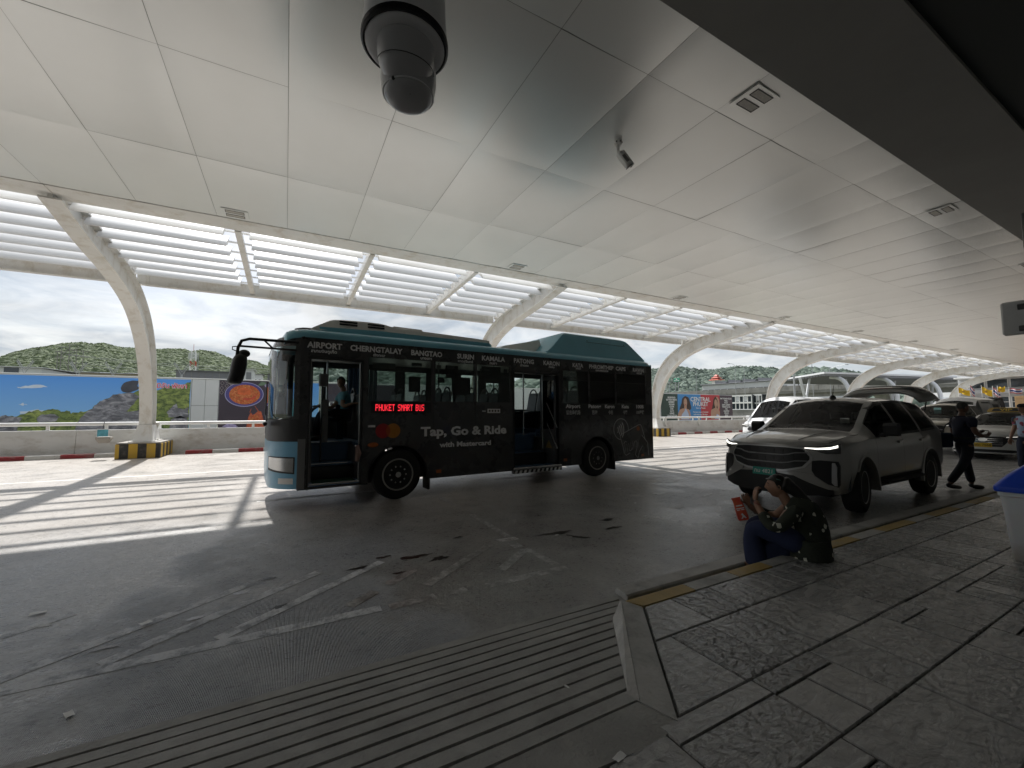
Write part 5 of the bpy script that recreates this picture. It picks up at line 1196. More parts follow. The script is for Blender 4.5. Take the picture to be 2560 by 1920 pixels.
for i, w_ in enumerate(('MAP THE MAIN FLOOR', 'PRADA', 'PUCCI', 'SAINT LAURENT', 'TIFFANY & CO.', 'TODS', 'VALENTINO', 'VERSACE', 'ZEGNA')): h = min(1.05, .125*len(w_)*.45); ctext(w_, 44.0-h, 44.0+h, 3.0-.235*i, .24, bold=.008)

# ================================================================== hills, forest, far buildings
def blob_tree_mesh(mb, x, y, z, r, rr, seg=5):
    """uneven crown: a lumpy low-poly ball built of leaf-clump facets"""
    rings = []; ph = rr.uniform(0, 6); m_ = 4
    for i in range(m_+1):
        a = PI*i/m_; ring = []
        for k in range(seg):
            j = 1+rr.uniform(-.28, .28); b = 2*PI*k/seg+ph
            ring.append((x+r*j*math.sin(a)*math.cos(b)*1.05, y+r*j*math.sin(a)*math.sin(b)*1.05, z+r*1.2*math.cos(a)*(1+rr.uniform(-.12, .12))))
        rings.append(ring)
    mb.loft(rings, True, False)
def hill(name, az, r0, r1, r2, hfun, m, forest_m, seed, ntree, tr):
    rr = random.Random(seed); NA, NR = 60, 14
    def P(u, v):
        a = az[0]+(az[1]-az[0])*u; r = r0+(r2-r0)*v; h = hfun(u)
        k = (r-r0)/(r1-r0); s = math.sin(min(k, 1)*PI/2)**.9 if k <= 1 else max(0, 1-(r-r1)/(r2-r1))**.7
        x, y = r*math.sin(a), r*math.cos(a)
        return (x, y, -1+(h+1)*s+ .06*h*mnoise.noise(Vector((x*.02, y*.02, seed)))*s)
    struct(name, MB().grid(NA, NR, P), m, smooth=60)
    mb = MB()
    for i in range(ntree):
        u = rr.random(); v = rr.random()**.8*(r1-r0)/(r2-r0)*1.04; x, y, z = P(u, v); blob_tree_mesh(mb, x, y, z+tr*.3, tr*rr.uniform(.6, 1.35), rr)
    for i in range(int(ntree*.12)):
        u = rr.random(); x, y, z = P(u, (r1-r0)/(r2-r0)); blob_tree_mesh(mb, x, y, z+tr*.4, tr*rr.uniform(.7, 1.5), rr)
    o = obj('forest', mb, forest_m, fix=False, smooth=179); tag(o, kind='stuff')
    return P
def forest_mat(name, a, b, c):
    n = NT(name); q = n.noise(.16, 6, .65); w = n.noise(.30, 3, .6)
    return n.set(Base_Color=n.mix(n.ramp(q, [(.36, 0.0), (.64, 1.0)]), n.mix(n.ramp(w, [(.35, 0.0), (.65, 1.0)]), a, b), n.mix(n.ramp(w, [(.4, 0.0), (.6, 1.0)]), b, c)), Roughness=.9, Normal=n.bump(n.noise(.9, 4, .7), .6, .8))
fm1 = forest_mat('hill_forest', (.080, .108, .055), (.115, .150, .075), (.16, .195, .105))
fm2 = forest_mat('far_hill_forest', (.075, .105, .09), (.10, .135, .11), (.125, .16, .12))  # leaf colours shifted blue-grey, distance haze put into the base colour
gm_ = mat('hill_grass', (.10, .14, .05), .95, var=.3, vs=.05, world_co=True)
HL = [(-0.4647, 25.62), (-0.3956, 31.06), (-0.382, 34.21), (-0.3674, 36.23), (-0.3517, 37.7), (-0.3384, 39.09), (-0.3293, 40.55), (-0.3112, 41.73), (-0.2955, 41.45), (-0.2839, 42.36), (-0.2631, 40.82), (-0.239, 40.96), (-0.216, 40.76), (-0.1957, 41.67), (-0.1745, 41.83), (-0.1665, 40.29), (-0.1496, 41.81), (-0.1261, 40.91), (-0.1103, 38.69), (-0.0989, 37.1), (-0.0599, 36.87), (-0.0427, 34.47), (-0.0213, 30.39), (0.0317, 25.44), (0.1458, 22.03)]
HR = [(0.6601, 63.18), (0.7617, 69.98), (0.8557, 81.58), (0.8834, 80.64), (0.908, 76.55), (0.9224, 73.63), (0.9485, 71.11), (0.9734, 74.06), (1.0066, 74.97), (1.0455, 72.45), (1.0791, 67.2), (1.1186, 67.44), (1.1601, 63.91), (1.2021, 54.35), (1.2748, 38.27)]
BG = {}
BG['whiteL'] = (-33.20, -27.61, 6.55, 7.65, 75.0)
BG['dark_open'] = (-30.95, -30.17, 6.99, 7.58, 74.9)
BG['tan1'] = (-29.43, -28.19, 6.99, 7.59, 80.0)
BG['tan2'] = (-25.63, -23.72, 7.10, 7.72, 80.0)
BG['tan3'] = (-23.72, -20.61, 7.15, 7.72, 80.0)
BG['tan4'] = (-20.61, -19.40, 7.24, 7.71, 80.0)
BG['greyroof'] = (-17.77, -9.00, 7.98, 9.62, 95.0)
BG['frame'] = (-6.17, -4.95, 7.04, 8.81, 80.0)
BG['small'] = (-5.49, -4.16, 7.93, 8.97, 90.0)
BG['pole0'] = (-52.56, -52.39, 11.94, 17.96, 150.0)
BG['pole1'] = (-51.93, -51.75, 11.97, 19.16, 150.0)
BG['pole2'] = (-50.46, -50.28, 12.03, 20.01, 150.0)
BG['pole3'] = (-49.05, -48.87, 12.09, 18.42, 150.0)
BG['pole4'] = (-47.75, -47.56, 12.14, 18.30, 150.0)
BG['tower'] = (-33.36, -31.36, 18.09, 26.21, 200.0)
BG['towermast'] = (-32.60, -32.51, 25.58, 28.09, 200.0)
BG['pole5'] = (-18.50, -18.43, 9.91, 15.74, 120.0)
BG['vtruss0'] = (-23.89, -22.66, 5.67, 6.56, 60.0)
BG['vtruss1'] = (-20.05, -18.71, 5.63, 6.56, 60.0)
BG['vtruss2'] = (-17.33, -15.90, 5.74, 6.70, 60.0)
BG['vtruss3'] = (-11.50, -9.89, 5.98, 7.00, 60.0)
BG['viaduct'] = (90.50, 37.23, 6.36, 7.95, 110.0)
BG['parking'] = (112.48, 79.19, 10.57, 12.51, 150.0)
BG['temple'] = (157.37, 153.02, 18.98, 21.78, 220.0)
BG['block'] = (68.91, 65.96, 9.52, 11.52, 130.0)
BG['darkroof'] = (65.64, 56.41, 9.12, 11.24, 130.0)
BG['under'] = (49.85, 45.96, 1.89, 4.73, 75.0)
BG['wallgrey'] = (41.54, 37.81, 0.96, 1.88, 62.0)
BG['pier'] = (64.76, 63.72, 1.60, 6.21, 105.0)
BG['under2'] = (46.12, 44.73, 1.58, 4.80, 76.0)
BG['lamp0'] = (62.10, 62.00, 7.38, 12.89, 95.0)
BG['lamp1'] = (59.82, 59.73, 7.26, 12.18, 95.0)
BG['lamp2'] = (72.92, 72.80, 7.97, 12.20, 95.0)
BG['lamp3'] = (45.37, 45.30, 6.47, 11.66, 95.0)
BG['lamp4'] = (42.25, 42.19, 6.30, 10.13, 95.0)
BG['greypole'] = (31.00, 30.77, 3.43, 7.68, 60.0)
BG['sign0'] = (105.18, 102.87, 12.76, 14.20, 120.0)
BG['sign1'] = (101.31, 98.76, 12.34, 13.61, 120.0)
BG['signpost'] = (99.55, 99.39, 7.28, 12.30, 120.0)
BG['signpost2'] = (97.94, 97.77, 7.91, 13.02, 120.0)
BG['canopy2'] = (30.23, 17.41, 5.96, 6.48, 70.0)
BG['term'] = (17.80, 10.14, -0.60, 5.60, 75.0)
BG['termglass'] = (17.62, 12.67, 4.48, 5.33, 74.8)
BG['termwin'] = (16.49, 14.61, 2.18, 3.27, 74.8)
BG['wood'] = (14.45, 12.71, 0.11, 3.28, 74.0)
BG['flag0'] = (10.79, 10.23, 2.62, 3.25, 42.0)
BG['flag1'] = (10.21, 10.00, 2.61, 3.39, 42.0)
BG['flag2'] = (9.66, 9.19, 2.53, 3.24, 42.0)
BG['flag3'] = (9.15, 8.83, 2.46, 3.16, 42.0)
BG['flag4'] = (8.93, 8.60, 2.61, 3.15, 42.0)
BG['flag5'] = (8.43, 7.88, 2.54, 3.04, 42.0)
for L_ in (HL, HR): pass
hf = lambda L_: (lambda u: float(np.interp(L_[0][0]+(L_[-1][0]-L_[0][0])*u, [q[0] for q in L_], [q[1] for q in L_])))
hill('hill', (HL[0][0], HL[-1][0]), 170, 330, 460, lambda u: hf(HL)(u)-5.2-3.0*max(0, 1-u*5), gm_, fm1, 4, 19000, 2.0)
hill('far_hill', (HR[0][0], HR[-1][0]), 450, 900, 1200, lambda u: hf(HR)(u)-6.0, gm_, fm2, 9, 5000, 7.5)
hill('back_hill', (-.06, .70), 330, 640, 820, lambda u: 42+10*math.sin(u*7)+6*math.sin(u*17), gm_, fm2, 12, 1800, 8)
M['far_white'] = mat('pale_cladding', (.55, .56, .58), .6, var=.08, vs=.3, world_co=True); M['far_tan'] = mat('tan_wall', (.34, .30, .24), .7, var=.2, vs=.3, world_co=True)
M['far_grey'] = mat('grey_roof_sheet', (.17, .175, .19), .6, var=.1, vs=.2, world_co=True); M['far_conc'] = mat('viaduct_concrete', (.25, .245, .23), .85, var=.25, vs=.4, world_co=True, dirt=(.12, .115, .11), ds=.5)
M['dark_glass'] = mat('dark_glazing', (.03, .04, .05), .1, spec=.8); M['pole_grey'] = mat('galvanised_pole', (.32, .33, .34), .5, metal=.3)
def building(name, label, key, m, depth=14, roof=.35, wins=0, rows=1, cat='building', roofm='far_grey', base=-.3):
    x0, x1, z0, z1, y = BG[key]; t = thing(name, label, cat, ((x0+x1)/2, y+depth/2, base)); hx = (x1-x0)/2
    obj('wall', MB().box(-hx, hx, -depth/2, depth/2, 0, z1-base-roof, .02), M[m], t)
    rf = MB().prism([(-hx-.3, -depth/2-.4, z1-base-roof+.01), (hx+.3, -depth/2-.4, z1-base-roof+.01), (hx+.3, 0, z1-base), (-hx-.3, 0, z1-base)], (0, 0, .08)); rf.prism([(-hx-.3, depth/2+.4, z1-base-roof+.01), (hx+.3, depth/2+.4, z1-base-roof+.01), (hx+.3, 0, z1-base), (-hx-.3, 0, z1-base)], (0, 0, .08))
    obj('roof', rf, M[roofm], t)
    for r_ in range(rows):
        for k in range(wins):
            w = 2*hx/wins; x = -hx+w*(k+.5); z = z1-base-roof-1.3-2.6*r_
            f = obj('window', MB().box(x-w*.32, x+w*.32, -depth/2-.06, -depth/2-.005, z-.5, z+.45), M['white'], t); obj('pane', MB().box(x-w*.27, x+w*.27, -depth/2-.08, -depth/2-.062, z-.44, z+.38), M['dark_glass'], f)
    return t
t = building('warehouse', 'pale blue white industrial shed with a dark opening behind the left hoarding end', 'whiteL', 'far_white', 18, .25, 0, roofm='far_white')
obj('opening', MB().box(-.45, .8, -9.1, -9.0, 6.95, 7.65), M['dark_glass'], t)
building('low_building', 'tan low building with pale roof right of the pale shed', 'tan1', 'far_tan', 8, .3, 2, roofm='far_white'); building('low_building', 'tan low house with white roof just under the power poles', 'tan2', 'far_tan', 8, .3, 3, roofm='far_white')
building('low_building', 'widest tan low building above the blue island print', 'tan3', 'far_tan', 10, .35, 5, roofm='far_white'); building('low_building', 'small tan hut with a dark window left of the curved column', 'tan4', 'far_tan', 6, .3, 2)
t = building('warehouse', 'long dark grey roofed shed above the white blank hoarding panels', 'greyroof', 'far_grey', 22, .2, 0)
for k in range(9): obj('roof_rib', MB().box(-4.2+k*1.05-.03, -4.2+k*1.05+.03, -11.06, -11.0, 7.2, 9.6), M['far_conc'], t)
obj('roof_light', MB().box(1.4, 1.8, -11.08, -11.02, 7.9, 8.4), M['white'], t)
t = building('gate_frame', 'tall white portal frame building right of the bus mirror', 'frame', 'far_white', 5, .12, 0, roofm='far_white'); obj('opening', MB().box(-.35, .35, -2.6, -2.5, 6.2, 8.6), M['far_grey'], t)
building('house', 'little white house with a flat roof near the windscreen', 'small', 'far_white', 5, .15, 2, roofm='far_grey')
def post(name, label, key, group, m='pole_grey', arm=0, cat='pole', x_axis=True):
    a, b, z0, z1, c = BG[key]
    w = max(abs(b-a), .12)
    loc = ((a+b)/2, c, -.3) if x_axis else (c, (a+b)/2, -.3); t = thing(name, label, cat, loc, group=group)
    obj('shaft', MB().tube([(0, 0, 0), (0, 0, z1+.3)], [w*.7, w*.42], 8), M[m], t)
    if arm: 
        obj('arm', MB().tube([(0, 0, z1+.25), (arm[0]*.5, arm[1]*.5, z1+.75), (arm[0], arm[1], z1+.8)], w*.35, 6), M[m], t); obj('lamp_head', MB().box(arm[0]-.35, arm[0]+.35, arm[1]-.18, arm[1]+.18, z1+.74, z1+.86, .03), M[m], t)
    return t
for i, l in enumerate(('leftmost', 'second', 'tallest', 'fourth', 'rightmost')):
    t = post('power_pole', 'concrete power pole before the left hill, %s of the five' % l, 'pole%d' % i, 'power poles before the hill', 'far_conc'); z1 = BG['pole%d' % i][3]
    for k in range(3 if i < 3 else 2): obj('crossarm', MB().box(-1.1 if i % 2 else -.5, 1.1, -.08, .08, z1+.1-1.4*k, z1+.22-1.4*k), M['far_conc'], t)
    if i in (1, 2): obj('lattice', MB().tube([(0, 0, 9), (2.0, 0, 13), (0, 0, 17)], .09, 5).tube([(0, 0, 17), (1.8, 0, 19.5)], .08, 5), M['far_conc'], t)
post('power_pole', 'single slim pole standing right of the red and white mast', 'pole5', None)
for i, (z0, z1) in enumerate(((17.2, 13.5), (15.2, 11.6), (17.0, 12.6), (14.6, 10.6))):
    o = obj('power_line', MB().tube([(-51+(60*k/24), 150-28*k/24, z0+(z1-z0)*(k/24)-3.2*math.sin(PI*k/24)*.35) for k in range(25)], .035, 4, False), M['pole_grey']); tag(o, 'sagging power line across the hill, %s of four' % ('highest', 'second', 'third', 'lowest')[i], 'cable', 'power lines')
a, b, z0, z1, y = BG['tower']; t = thing('lattice_mast', 'red and white lattice radio mast with antennas before the left hill', 'mast', ((a+b)/2, y, 0))
mrd = mat('mast_red', (.42, .07, .04), .6)
zz_ = np.linspace(8, 26, 10)
for k in range(9):
    m_ = mrd if k % 3 == 0 else M['white']; w0 = 1.35-.7*k/9; w1 = 1.35-.7*(k+1)/9; mb = MB()
    for sx, sy in ((-1, -1), (1, -1), (1, 1), (-1, 1)):
        mb.tube([(sx*w0, sy*w0, zz_[k]), (sx*w1, sy*w1, zz_[k+1])], .14, 5)
    for sg in (-1, 1): mb.tube([(-sg*w0, -w0, zz_[k]), (sg*w1, -w1, zz_[k+1])], .09, 4)
    obj('lattice_section', mb, m_, t)
mb = MB()
for k in range(5): mb.box(-1.3+.6*k, -1.0+.6*k, -1.2, -1.0, 22.6+.3*(k % 2), 25+.3*(k % 2))
obj('antenna', mb, M['far_white'], t); obj('spike', MB().tube([(0, 0, 26), (0, 0, 28.6)], .07, 5), mrd, t); obj('base', MB().box(-1.5, 1.5, -1.5, 1.5, 0, 8), M['far_tan'], t)
for i, l in enumerate(('leftmost', 'second', 'third', 'rightmost')):
    a, b, z0, z1, y = BG['vtruss%d' % i]; w = (b-a)/2; t = thing('branching_support', 'white branching steel support above the hoarding, %s of the four' % l, 'support', ((a+b)/2, y, -.3), group='branching steel supports')
    zb = z0+.55; zt = z1+.55
    obj('post', MB().tube([(0, 0, 0), (0, 0, zb-.2)], .10, 8), M['pole_grey'], t)
    for sg in (-1, 1):
        mb = MB().tube([(0, 0, zb-.3), (sg*w, 0, zt+.1)], .03, 6).tube([(0, 0, zb+.1), (sg*w*.9, 0, zt+.25)], .028, 6)
        for k in range(4): f = .2+.2*k; mb.tube([(sg*w*f, 0, zb-.3+(zt-zb+.4)*f), (sg*w*(f+.08), 0, zb+.1+(zt-zb+.15)*(f+.1))], .018, 5)
        obj('branch', mb, M['pole_grey'], t)
# ---- right-hand distance: viaduct, car park, canopy, terminal
def slabx(name, label, key, m, depth, cat='building', zlow=None):
    y0, y1, z0, z1, x = BG[key]; t = thing(name, label, cat, (x+depth/2, (y0+y1)/2, 0)); h = abs(y0-y1)/2
    obj('wall', MB().box(-depth/2, depth/2, -h, h, z0 if zlow is None else zlow, z1, .03), M[m], t); return t, h, z0, z1, depth
va = thing('viaduct', 'grey concrete elevated road on flared piers beyond the advert board', 'viaduct', (110, 64, 0))
obj('deck', MB().box(-.2, 9, -62, 60, 6.1, 6.9, .05), M['far_conc'], va)
for k in range(30): obj('parapet_panel', MB().box(-.35, -.1, -62+4.1*k+.03, -62+4.1*k+4.07, 6.7, 8.05, .02), M['far_conc'], va)
for k in range(7):
    y = -40+16.5*k
    obj('pier', MB().loft([[(1+s_*2.6, y-w, z), (7-s_*2.6, y-w, z), (7-s_*2.6, y+w, z), (1+s_*2.6, y+w, z)] for z, w, s_ in ((0, .7, .6), (3.6, .7, .6), (5.0, 1.2, .3), (6.1, 2.4, 0))]), M['far_conc'], va)
obj('girder', MB().box(.6, 1.2, -62, 60, 5.2, 6.1), M['far_conc'], va)
t, h, z0, z1, dp_ = slabx('car_park', 'long white multi storey car park behind the viaduct', 'parking', 'far_white', 30, zlow=0)
for k in range(12): w = 2*h/12; obj('opening', MB().box(-15.1, -14.98, -h+w*k+.2, -h+w*(k+1)-.2, 8.8, 10.6), M['dark_glass'], t)
obj('roof', MB().box(-15.6, 15.5, -h-.4, h+.4, z1+.02, z1+.35, .05), M['far_grey'], t)
for k in range(5): obj('roof_shed', MB().prism([(-8, -h+4+k*6, z1+.4), (-8, -h+8+k*6, z1+.4), (-8, -h+8.6+k*6, z1+2.2), (-8, -h+3+k*6, z1+1.6)], (6, 0, 0)), M['far_grey'], t)
y0, y1, z0, z1, x = BG['temple']; t = thing('temple', 'small white building with tiered red roof on the skyline', 'building', (x, (y0+y1)/2, 0))
obj('wall', MB().box(-2, 2, -1.8, 1.8, 10, 20.2), M['white'], t)
for k, (w, z) in enumerate(((3.2, 20.2), (2.2, 21.4), (1.2, 22.5))): obj('roof', MB().loft([[(-w, -w, z), (w, -w, z), (w, w, z), (-w, w, z)], [(-w*.3, -w*.3, z+1.1), (w*.3, -w*.3, z+1.1), (w*.3, w*.3, z+1.1), (-w*.3, w*.3, z+1.1)]]), mrd, t)
t, h, z0, z1, dp_ = slabx('stair_block', 'plain pale grey stair block standing on the viaduct line', 'block', 'far_white', 8, zlow=0); obj('parapet', MB().box(-4.1, 4.1, -h-.1, h+.1, z1+.01, z1+.25), M['far_conc'], t)
t, h, z0, z1, dp_ = slabx('elevated_station', 'dark roofed pale building with a long window band right of the stair block', 'darkroof', 'far_white', 14, zlow=0)
obj('roof', MB().prism([(-7.5, -h-1, z1), (-7.5, h+1, z1+.5), (7.5, h+1, z1+.5), (7.5, -h-1, z1)], (0, 0, .3)), M['far_grey'], t)
for k in range(8): w = 2*h/8; f = obj('window', MB().box(-7.08, -7.0, -h+w*k+.1, -h+w*(k+1)-.1, z1-1.3, z1-.4), M['dark_glass'], t)
for key, l in (('under', 'white gridded shop front under the viaduct beside the advert board'), ('under2', 'white gridded shop front under the viaduct behind the van')):
    t, h, z0, z1, dp_ = slabx('shop_front', l, key, 'dark_glass', 5, zlow=0); n_ = 5 if key == 'under' else 3
    for k in range(n_+1): obj('mullion', MB().box(-2.62, -2.51, -h+2*h*k/n_-.07, -h+2*h*k/n_+.07, 0, z1), M['white'], t)
    for z in (z0+.1, (z0+z1)/2, z1-.1): obj('transom', MB().box(-2.66, -2.63, -h, h, z-.14, z+.14), M['white'], t)
    for k in range(n_):
        if k % 2: obj('blind', MB().box(-2.60, -2.52, -h+2*h*k/n_+.1, -h+2*h*(k+1)/n_-.1, z1-1.2, z1-.3), M['far_white'], t)
o = thing('low_wall', 'low plain grey wall at the foot of the viaduct left of the van', 'wall', (62, 40, 0)); obj('panel', MB().box(-.15, .15, -4, 4, -.3, 1.9, .03), M['far_conc'], o); obj('coping', MB().box(-.2, .2, -4, 4, 1.905, 2.0, .02), M['far_white'], o)
for i, (l, arm) in enumerate((('twin armed, over the advert lettering', (-.6, 1.2)), ('hooked, right of the twin armed one', (-.3, .9)), ('leftmost, near the green signs', (-.3, 1.2)), ('tall, right of the thick grey pole', (-.4, .9)), ('long armed, left of the second canopy', (-.6, -3.2)))):
    post('street_lamp', 'slim street lamp over the viaduct, ' + l, 'lamp%d' % i, 'street lamps over the viaduct', arm=arm, cat='street lamp', x_axis=False)
post('post', 'thick plain grey post rising behind the white van', 'greypole', None, x_axis=False)
gs_ = mat('road_sign_green', (.02, .24, .14), .5)
for k, (key, pk, l) in enumerate((('sign0', 'signpost', 'green road sign with white arrow, left one by the column'), ('sign1', 'signpost2', 'green road sign with white arrow, right one farther from the column'))):
    y0, y1, z0, z1, x = BG[key]; t = thing('road_sign', l, 'road sign', (x, (y0+y1)/2, 0), group='green road signs'); h = abs(y0-y1)/2
    obj('board', MB().box(-.05, .05, -h, h, z0, z1, .04), gs_, t)
    obj('arrow', MB().add([(-.06, .1, z0+.2), (-.06, -.1, z0+.2), (-.06, -.1, z0+.7), (-.06, .1, z0+.7), (-.06, .4, z0+.65), (-.06, -.4, z0+.65), (-.06, 0, z1-.2)], [(0, 1, 2, 3), (4, 5, 6)]), M['white'], t)
    obj('legend', MB().box(-.062, -.055, -h*.8, -h*.3, z0+.25, z0+.5).box(-.062, -.055, h*.3, h*.8, z0+.25, z0+.5), M['white'], t)
    for sg in (-.5, .5): obj('post', MB().tube([(.1, sg*h, 0), (.1, sg*h, z1-.2)], .12, 6), M['pole_grey'], t)
# second canopy and glazed terminal wing
c2 = thing('second_canopy', 'farther white canopy with dark slatted underside on slanting columns', 'canopy', (66, 30, 0))
P4 = [(0, 0), (32, -7), (44, 4), (10, 13)]
obj('roof', MB().prism([(x, y, 6.9) for x, y in P4], (0, 0, .25)), M['far_white'], c2)
for k in range(22):
    f = (k+.5)/22; a = (P4[0][0]+(P4[3][0]-P4[0][0])*f, P4[0][1]+(P4[3][1]-P4[0][1])*f); b = (P4[1][0]+(P4[2][0]-P4[1][0])*f, P4[1][1]+(P4[2][1]-P4[1][1])*f)
    obj('slat', MB().prism([(a[0], a[1]-.14, 6.62), (b[0], b[1]-.14, 6.62), (b[0], b[1]+.14, 6.62), (a[0], a[1]+.14, 6.62)], (0, 0, .2)), M['far_grey'], c2)
for k in range(4):
    x, y = 3+9*k, 4-2*k
    obj('column', MB().tube([(x, y, 0), (x, y, 3.2), (x-1.4, y, 6.8)], .2, 8).tube([(x, y, 3.2), (x+1.4, y, 6.8)], .18, 8), M['far_white'], c2)
    obj('curved_arm', MB().tube([(x-1+.2*q, y-6+.15*q*q*.3, 3.0+3.6*math.sin(PI/2*q/8)) for q in range(9)], .28, 8), M['far_white'], c2)
tw = thing('terminal_wing', 'glazed terminal wing with white bands and tan timber wall behind the flags', 'building', (76, 13, 0))
tp = lambda nm, m, x0, x1, y0, y1, z0, z1, b=.02: obj(nm, MB().box(x0, x1, y0, y1, z0, z1, b), M[m], tw)
M['timber'] = mat('tan_timber', (.40, .26, .13), .6, var=.25, vs=3, stretch=(1, .3, 6))
tp('wall', 'far_white', 0, 30, -16, 6.5, 0, 7.2)
for k in range(10):
    y = 5.9-1.9*k; f = tp('window', 'white', -.12, -.005, y-1.75, y, 4.35, 5.5); obj('pane', MB().box(-.14, -.121, y-1.68, y-.06, 4.42, 5.44), M['dark_glass'], f)
    if k < 6: f = tp('window', 'white', -.12, -.005, y-1.75, y, 2.0, 3.35); obj('pane', MB().box(-.14, -.121, y-1.68, y-.9, 2.06, 2.65).box(-.14, -.121, y-.84, y-.06, 2.06, 2.65).box(-.14, -.121, y-1.68, y-.9, 2.72, 3.29).box(-.14, -.121, y-.84, y-.06, 2.72, 3.29), M['dark_glass'], f)
tp('parapet', 'far_white', -.6, 0, -16, 6.5, 3.75, 4.2); tp('overhang', 'white', -1.5, 0, -16, 6.5, 5.62, 5.8); tp('roof', 'far_grey', -1.6, 30, -16.2, 6.7, 7.21, 7.5)
for k in range(9): tp('timber_board', 'timber', -1.4, -1.2, -4.0, 1.6, .1+.36*k, .1+.36*k+.34)
fl_y = mat('flag_yellow', (.62, .40, .02), .8, var=.12, vs=3); fl_r = mat('flag_red', (.42, .03, .06), .8); fl_w = mat('flag_white', (.66, .66, .66), .8); fl_b = mat('flag_navy', (.04, .045, .19), .8)
def flag(key, kind, label, droop):
    y0, y1, z0, z1, x = BG[key]; k_ = 63/42.0; x = 63; y0 *= k_; y1 *= k_; z0 = 1.52+(z0-1.52)*k_; z1 = 1.52+(z1-1.52)*k_
    t = thing('flag', label, 'flag', (x, y0, 0), group='yellow and striped flags')
    obj('pole', MB().tube([(0, 0, 0), (0, 0, z1+.15)], .022, 6), M['white'], t)
    W_ = abs(y1-y0); H_ = (z1-z0)*(.62 if droop else .85)
    def P(a, b): return (.06*math.sin(a*9), -W_*a, z1-.02-H_*b-(droop*(z1-z0)*.4*a)+.05*math.sin(a*7))
    if kind == 'y':
        cl = obj('cloth', MB().grid(12, 5, P), fl_y, t, smooth=60); obj('crest', MB().poly([(.06*math.sin(.45*9)-.03, -W_*(.45+.13*math.cos(q*PI/6)), P(.45, .5)[2]+H_*.22*math.sin(q*PI/6)) for q in range(12)]), mat('flag_crest', (.28, .16, .02), .8), cl)
    else:
        for b0, b1, m in ((0, .167, fl_r), (.167, .333, fl_w), (.333, .667, fl_b), (.667, .833, fl_w), (.833, 1, fl_r)): obj('stripe', MB().grid(12, 3, lambda a, b: P(a, b0+(b1-b0)*b)), m, t, smooth=60)
for i, (kd, l, dr) in enumerate((('y', 'leftmost yellow flag drooping beside the curved column', 1), ('t', 'folded red white and blue flag between the yellow flags', 1.2), ('y', 'largest yellow flag in the middle of the row', 1), ('t', 'slanting striped flag left of the small yellow one', 1.1), ('y', 'small yellow flag pointing up to the right', -.2), ('t', 'spread out red white and blue flag farthest right', .15))): flag('flag%d' % i, kd, l, dr)

M['lamp_dim'] = mat('clear_lamp', (.62, .62, .60), .2, emit=(1, .95, .85), es=.12)
# ================================================================== other vehicles in the lanes
M['van_white'] = mat('white_van_paint', (.74, .75, .76), .3, coat=.6)
M['champagne'] = mat('champagne_paint', (.42, .39, .33), .32, metal=.3, coat=.6)
M['silver_paint'] = mat('silver_white_paint', (.55, .55, .53), .32, metal=.2, coat=.6)
M['plate_yellow'] = mat('yellow_number_plate', (.55, .36, .02), .5)
def add_wheels(root, xs, yw, R_, m='silver'):
    for x in xs:
        for y in (-yw, yw): car_wheel(root, x, y, R_, .22, M[m], 5)
def simple_details(root, c, xm, zm, doors, W_, lamp_z, lamp_h, lamp_in, mirror_m='cladding'):
    for sg in (-1, 1):
        hl = c.fpatch('headlight', M['lens_dark'], [sg*lamp_in, sg*(lamp_in+.16), sg*W_], [lamp_z+.01, lamp_z-lamp_h*.4, lamp_z-lamp_h*.3], [lamp_z+.04, lamp_z+lamp_h*.6, lamp_z+lamp_h], .016, 3)
        c.fpatch('lamp_strip', M['lamp_dim'], [sg*(lamp_in+.02), sg*(W_-.02)], [lamp_z+.01, lamp_z+lamp_h*.35], [lamp_z+.03, lamp_z+lamp_h*.7], .024, 2, hl)
        mm = obj('mirror', MB().loft([[(xm+a, sg*y, z) for z, a in ((zm-.06, .02), (zm-.08, .06), (zm-.06, .15), (zm+.08, .17), (zm+.11, .08), (zm+.08, .0))] for y in (W_+.03, W_+.10, W_+.2)]), M[mirror_m], root, smooth=35)
        obj('mirror_stalk', MB().box(xm+.05, xm+.12, sg*(W_-.06), sg*(W_+.05), zm-.09, zm-.04, .01), M['black'], mm)
        for d in doors: c.seam(d, .45, zm-.1, sg)
# white high-roof van behind the SUV bonnet
van = thing('van', 'white high roof passenger van in the far lane behind the grey bonnet', 'van', (18.7, 11.2, 0), R(1))
KV = [(0, .86, .30, .92, .84, .98, .78, 1.02), (.12, .92, .28, .98, .88, 1.05, .80, 1.10), (.45, .95, .28, 1.06, .91, 1.15, .80, 1.20), (.62, .95, .28, 1.09, .92, 1.24, .82, 1.32), (1.42, .95, .30, 1.14, .93, 1.92, .74, 2.05), (1.75, .95, .30, 1.15, .93, 2.08, .72, 2.24), (2.6, .95, .30, 1.15, .93, 2.12, .72, 2.28), (5.0, .95, .32, 1.15, .93, 2.12, .72, 2.28), (5.3, .94, .35, 1.15, .92, 2.08, .72, 2.22), (5.38, .92, .38, 1.10, .90, 1.9, .74, 2.0)]
cv = Car(van, KV, 5.38, [(1.0, .34), (4.1, .34)], M['van_white'], M['car_glass'], (.56, 1.46), [(1.0, 1.75), (1.9, 3.1), (3.2, 4.3), (4.4, 5.1)], nose=(.22, 2.6), rake=.10, arch=.42)
add_wheels(van, (1.0, 4.1), .80, .34); simple_details(van, cv, .85, 1.25, (1.85, 3.15), .90, .90, .12, .52, 'van_white')
cv.fpatch('grille', M['black'], [-.55, -.5, .5, .55], [.72, .68, .68, .72], [.80, .84, .84, .80], .014); cv.fpatch('grille_bar', M['chrome'], [-.58, .58], [.86, .86], [.90, .90], .016, 2); cv.fpatch('lower_intake', M['black'], [-.6, .6], [.40, .40], [.54, .54], .012, 2)
